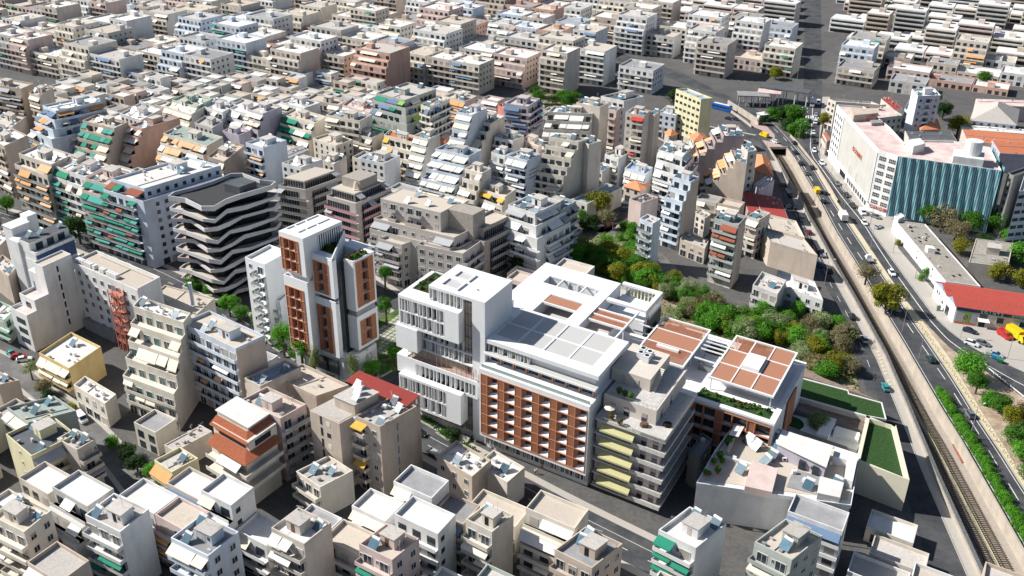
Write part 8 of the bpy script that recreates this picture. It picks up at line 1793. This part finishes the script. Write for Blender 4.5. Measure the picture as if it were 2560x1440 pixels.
def simple(lab, name, cat, grp, o, a, b, H, wl, seed, floors, detail=True):
    """plain block with its openings, balconies and awnings joined: for gaps and the far rows"""
    r = random.Random(seed); fr = Fr((o.x, o.y), (o.x + AU.x * a, o.y + AU.y * a), (o.x + AV.x * b, o.y + AV.y * b)); t = empty(name, (o.x, o.y, 0)); tag(t, lab, cat, grp); w = 'wall_' + wl
    mb = MB(fr); mb.box(0, a, 0, b, 0, H); st = r.choice((0, 1, 2)) if floors > 4 else 0
    for k in range(1, st + 1): mb.box(0, a, -2.2 * k, -2.2 * (k - 1), 0, H - k * 3.1)
    mb.obj('wall', w, t); mb = MB(fr); mb.box(.2, a - .2, .2, b - .2, H, H + .05); mb.obj('roof', 'roof_' + r.choice(('white', 'concrete', 'beige', 'white', 'grey')), t)
    mb = MB(fr); mb.box(0, a, 0, .22, H, H + .9); mb.box(0, a, b - .22, b, H, H + .9); mb.box(0, .22, .22, b - .22, H, H + .9); mb.box(a - .22, a, .22, b - .22, H, H + .9); mb.obj('parapet', w, t)
    wn, bc, aw = MB(fr), MB(fr), MB(fr); nb = max(2, int(a / 3.4)); bw = a / nb; rb = r.random() < .35
    for i in range(floors):
        z = i * 3.1; k = 0
        for q in range(1, st + 1):
            if z < H - q * 3.1 - .5: k = q
        off = 2.2 * k
        for c in range(nb): wn.box((c + .2) * bw, (c + .75) * bw, -off - .05, -off + .02, z + .3, z + 2.4, 0 if r.random() < .6 else 1)
        if i and floors > 2: bc.box(0, a, -off - 1.3, -off, z - .12, z); bc.box(0, a, -off - 1.3, -off - 1.2, z, z + .85)
        if rb and i:
            for c in range(int(b / 3.5)): wn.box(-.05, .02, (c + .3) * 3.5, (c + .65) * 3.5, z + 1.0, z + 2.2, 0)
        if i and floors > 2 and r.random() < .6:
            c0 = r.randint(0, nb - 1); c1 = min(nb, c0 + r.randint(1, 3)); pts = [(c0 * bw + .2, -off, z + 2.9), (c1 * bw - .2, -off, z + 2.9), (c1 * bw - .2, -off - 1.7, z + 1.9), (c0 * bw + .2, -off - 1.7, z + 1.9)]; aw.hexa(pts + [(p[0], p[1], p[2] + .05) for p in pts])
    wn.obj('windows', ['glass', 'shutter'], t, kind='stuff')
    if bc.v: bc.obj('balconies', w, t, kind='stuff')
    if aw.v: aw.obj('awnings', 'awning_' + r.choice(('cream', 'white', 'green', 'cream', 'orange', 'white', 'blue')), t, kind='stuff')
    if a > 7 and b > 7:
        u, v = r.uniform(1, a - 5), r.uniform(2, b - 5); mb = MB(fr); mb.box(u, u + 3.8, v, v + 3.5, H + .05, H + 2.6); mb.obj('stair_head', w, t)
        mb = MB(fr)
        for k in range(r.randint(2, 5)): uu, vv = r.uniform(1, a - 1), r.uniform(1, b - 1); s = r.uniform(.3, .9); mb.box(uu, uu + s, vv, vv + s, H + .05, H + r.uniform(.4, 1.3), r.randint(0, 1))
        for k in range(r.randint(0, 2) if y_of(o) > 250 else 0):
            uu, vv = r.uniform(1.5, a - 1.5), r.uniform(1.5, b - 1.5); z_ = H + .05
            mb.hexa([(uu - .9, vv - .7, z_ + .2), (uu + .9, vv - .7, z_ + .2), (uu + .9, vv + .6, z_ + 1.3), (uu - .9, vv + .6, z_ + 1.3), (uu - .9, vv - .75, z_ + .28), (uu + .9, vv - .75, z_ + .28), (uu + .9, vv + .55, z_ + 1.38), (uu - .9, vv + .55, z_ + 1.38)], 2); mb.bar((uu - .8, vv + .8, z_ + 1.5), (uu + .8, vv + .8, z_ + 1.5), .28, 1, n=6); mb.bar((uu - .7, vv + .7, z_), (uu - .7, vv + .8, z_ + 1.4), .04); mb.bar((uu + .7, vv + .7, z_), (uu + .7, vv + .8, z_ + 1.4), .04)
        mb.obj('roof_clutter', ['roof_concrete', 'metal_white', 'solar_panel'], t, kind='stuff')
    return t
wl_ = ('white', 'cream', 'beige', 'tan', 'white', 'pink', 'bluewhite', 'grey', 'cream', 'salmon', 'beige', 'white')
cnt = dict(gap=0, far=0); wl_g = ('white', 'cream', 'beige', 'tan', 'white', 'pink', 'grey', 'cream', 'beige', 'white', 'greygreen'); NM = {'greygreen': 'grey-green'}
BC = [(r['fr'].w(r['fr'].a / 2, r['fr'].b / 2), r['lab']) for r in BLD if r['lab'] != 'x' and len(r['lab'].split()) < 10]
M_ = Matrix(((AU.x, AV.x), (AU.y, AV.y))).inverted(); 
def vis(p, y0=-40, y1=1500):
    d = Vector((p.x, p.y, p.z - CAM_H)); zc = d.dot(FWD); x = 1280 + CAM_F * d.dot(RGT) / zc; y = 720 - CAM_F * d.dot(UPV) / zc
    return x, y
far_mass = {}
def scan(u0, u1, v0, v1, fn):
    v = v0
    while v < v1:
        u = u0
        while u < u1: u += fn(u, v)
        v += 0
        v = v + fn.rowh
class Gap:
    rowh = 8.0
    def __call__(s, u, v):
        a, b = rg_.uniform(7.5, 12), 7.6
        o = AU * u + AV * v + Vector((FW.O.x, FW.O.y)) if len(AU) == 2 else None
        o = Vector((o.x, o.y, 0)); x, y = vis(o)
        if not (-60 < x < 2620 and 246 < y < 1700): return 6
        cs = [o, o + Vector((*(AU * a), 0)), o + Vector((*(AV * b), 0)), o + Vector((*(AU * a + AV * b), 0)), o + Vector((*(AU * a * .5 + AV * b * .5), 0)), o + Vector((*(AU * a * .5), 0)), o + Vector((*(AV * b * .5), 0))]
        poly = [cs[0][:2], cs[1][:2], cs[3][:2], cs[2][:2]]
        if not free([c[:2] for c in cs], poly): return 2.0
        n = rg_.choice((1, 2, 2, 3, 3)) if y > 420 else rg_.choice((2, 3, 4, 4))
        if y > 1080 and x > 1650: n = 1
        if y > 1290: n = rg_.choice((3, 4, 5))
        if x > 2080: n = rg_.choice((1, 1, 2))
        near_ = y > 1225
        if cnt['gap'] >= 290: return 50
        if near_: cnt['nb'] = cnt.get('nb', 0) + 1
        else: cnt['gap'] += 1
        wc = rg_.choice(wl_g); bb = min(BC, key=lambda q: (q[0] - cs[4][:2].to_3d() if 0 else (q[0] - Vector((cs[4].x, cs[4].y, 0)))).length)
        simple(('small %s %s house beside the %s' % (NM.get(wc, wc), ('single-storey', 'two-storey', 'three-storey', 'four-storey', 'five-storey')[n - 1], bb[1])), 'small_house' if not near_ else 'row_house', 'house', 'small houses filling the gaps' if not near_ else 'houses nearest the camera', o, a, b - 1.0, n * 3.1, wc, cnt['gap'] + cnt.get('nb', 0) * 7, n); return a + rg_.choice((.3, .3, 2.5))
scan(-260, 330, -160, 520, Gap())
MASS = MB()
def mass_block(o, a, b, n):
    fr = Fr((o.x, o.y), (o.x + AU.x * a, o.y + AU.y * a), (o.x + AV.x * b, o.y + AV.y * b)); w = rg_.randint(0, 5); m2 = MB(fr); H = n * 3.1; m2.box(0, a, 0, b, 0, H, w); m2.box(.3, a - .3, .3, b - .3, H, H + .3, 6); m2.box(a * .3, a * .3 + 4, b * .4, b * .4 + 4, H + .3, H + 2.8, w)
    for i in range(n):
        m2.box(.8, a - .8, -.06, 0, i * 3.1 + .5, i * 3.1 + 2.3, 7); m2.box(0, a, -1.2, -.07, i * 3.1 - .1, i * 3.1 + .8, w) if i else 0
    k = len(MASS.v); MASS.v += [(p[0] + o.x, p[1] + o.y, p[2]) for p in m2.v]; MASS.f += [tuple(q + k for q in f) for f in m2.f]; MASS.m += m2.m
class Far:
    rowh = 27.0
    def __call__(s, u, v):
        a, b = rg_.uniform(15, 24), rg_.uniform(15, 19)
        o = AU * u + AV * v + Vector((FW.O.x, FW.O.y)); o = Vector((o.x, o.y, 0)); x, y = vis(o)
        if not (-90 < x < 2700 and -70 < y < 243): return 10
        cs = [o, o + Vector((*(AU * a), 0)), o + Vector((*(AV * b), 0)), o + Vector((*(AU * a + AV * b), 0)), o + Vector((*(AU * a * .5 - AV * 3), 0))]
        poly = [cs[0][:2], cs[1][:2], cs[3][:2], cs[2][:2]]
        if not free([c[:2] for c in cs], poly): return 4
        n = rg_.choice((4, 5, 6, 6, 7)) if x < 1900 else rg_.choice((1, 2, 2, 3, 5)); cnt['far'] += 1
        if cnt['far'] > 270: mass_block(o, a, b, n); return a + rg_.choice((.4, .4, 9))
        simple('pale flat-roofed block in the distant rows of the city', 'distant_block', 'apartment block', 'distant apartment blocks', o, a, b, n * 3.1, rg_.choice(wl_), 1000 + cnt['far'], n)
        return a + rg_.choice((.4, .4, 9))
scan(-560, 700, 150, 1000, Far())
mo = MASS.obj('distant_city', ['wall_white', 'wall_cream', 'wall_beige', 'wall_tan', 'wall_pink', 'wall_grey', 'roof_white', 'glass']); mo['kind'] = 'stuff'
# distant trees between the far rows
for k in range(40):
    x, y = rr.uniform(0, 2560), rr.uniform(20, 235); p = G(x, y)
    if free([p[:2]], [p[:2]] * 3): T(x, y, rr.uniform(3, 5), rr.uniform(7, 10), rr.choice(('leaf_green', 'leaf_dark', 'leaf_olive')), 'tree among the distant city rows', 'round', 'trees of the distant rows')
print('counts', cnt, len(bpy.data.objects))
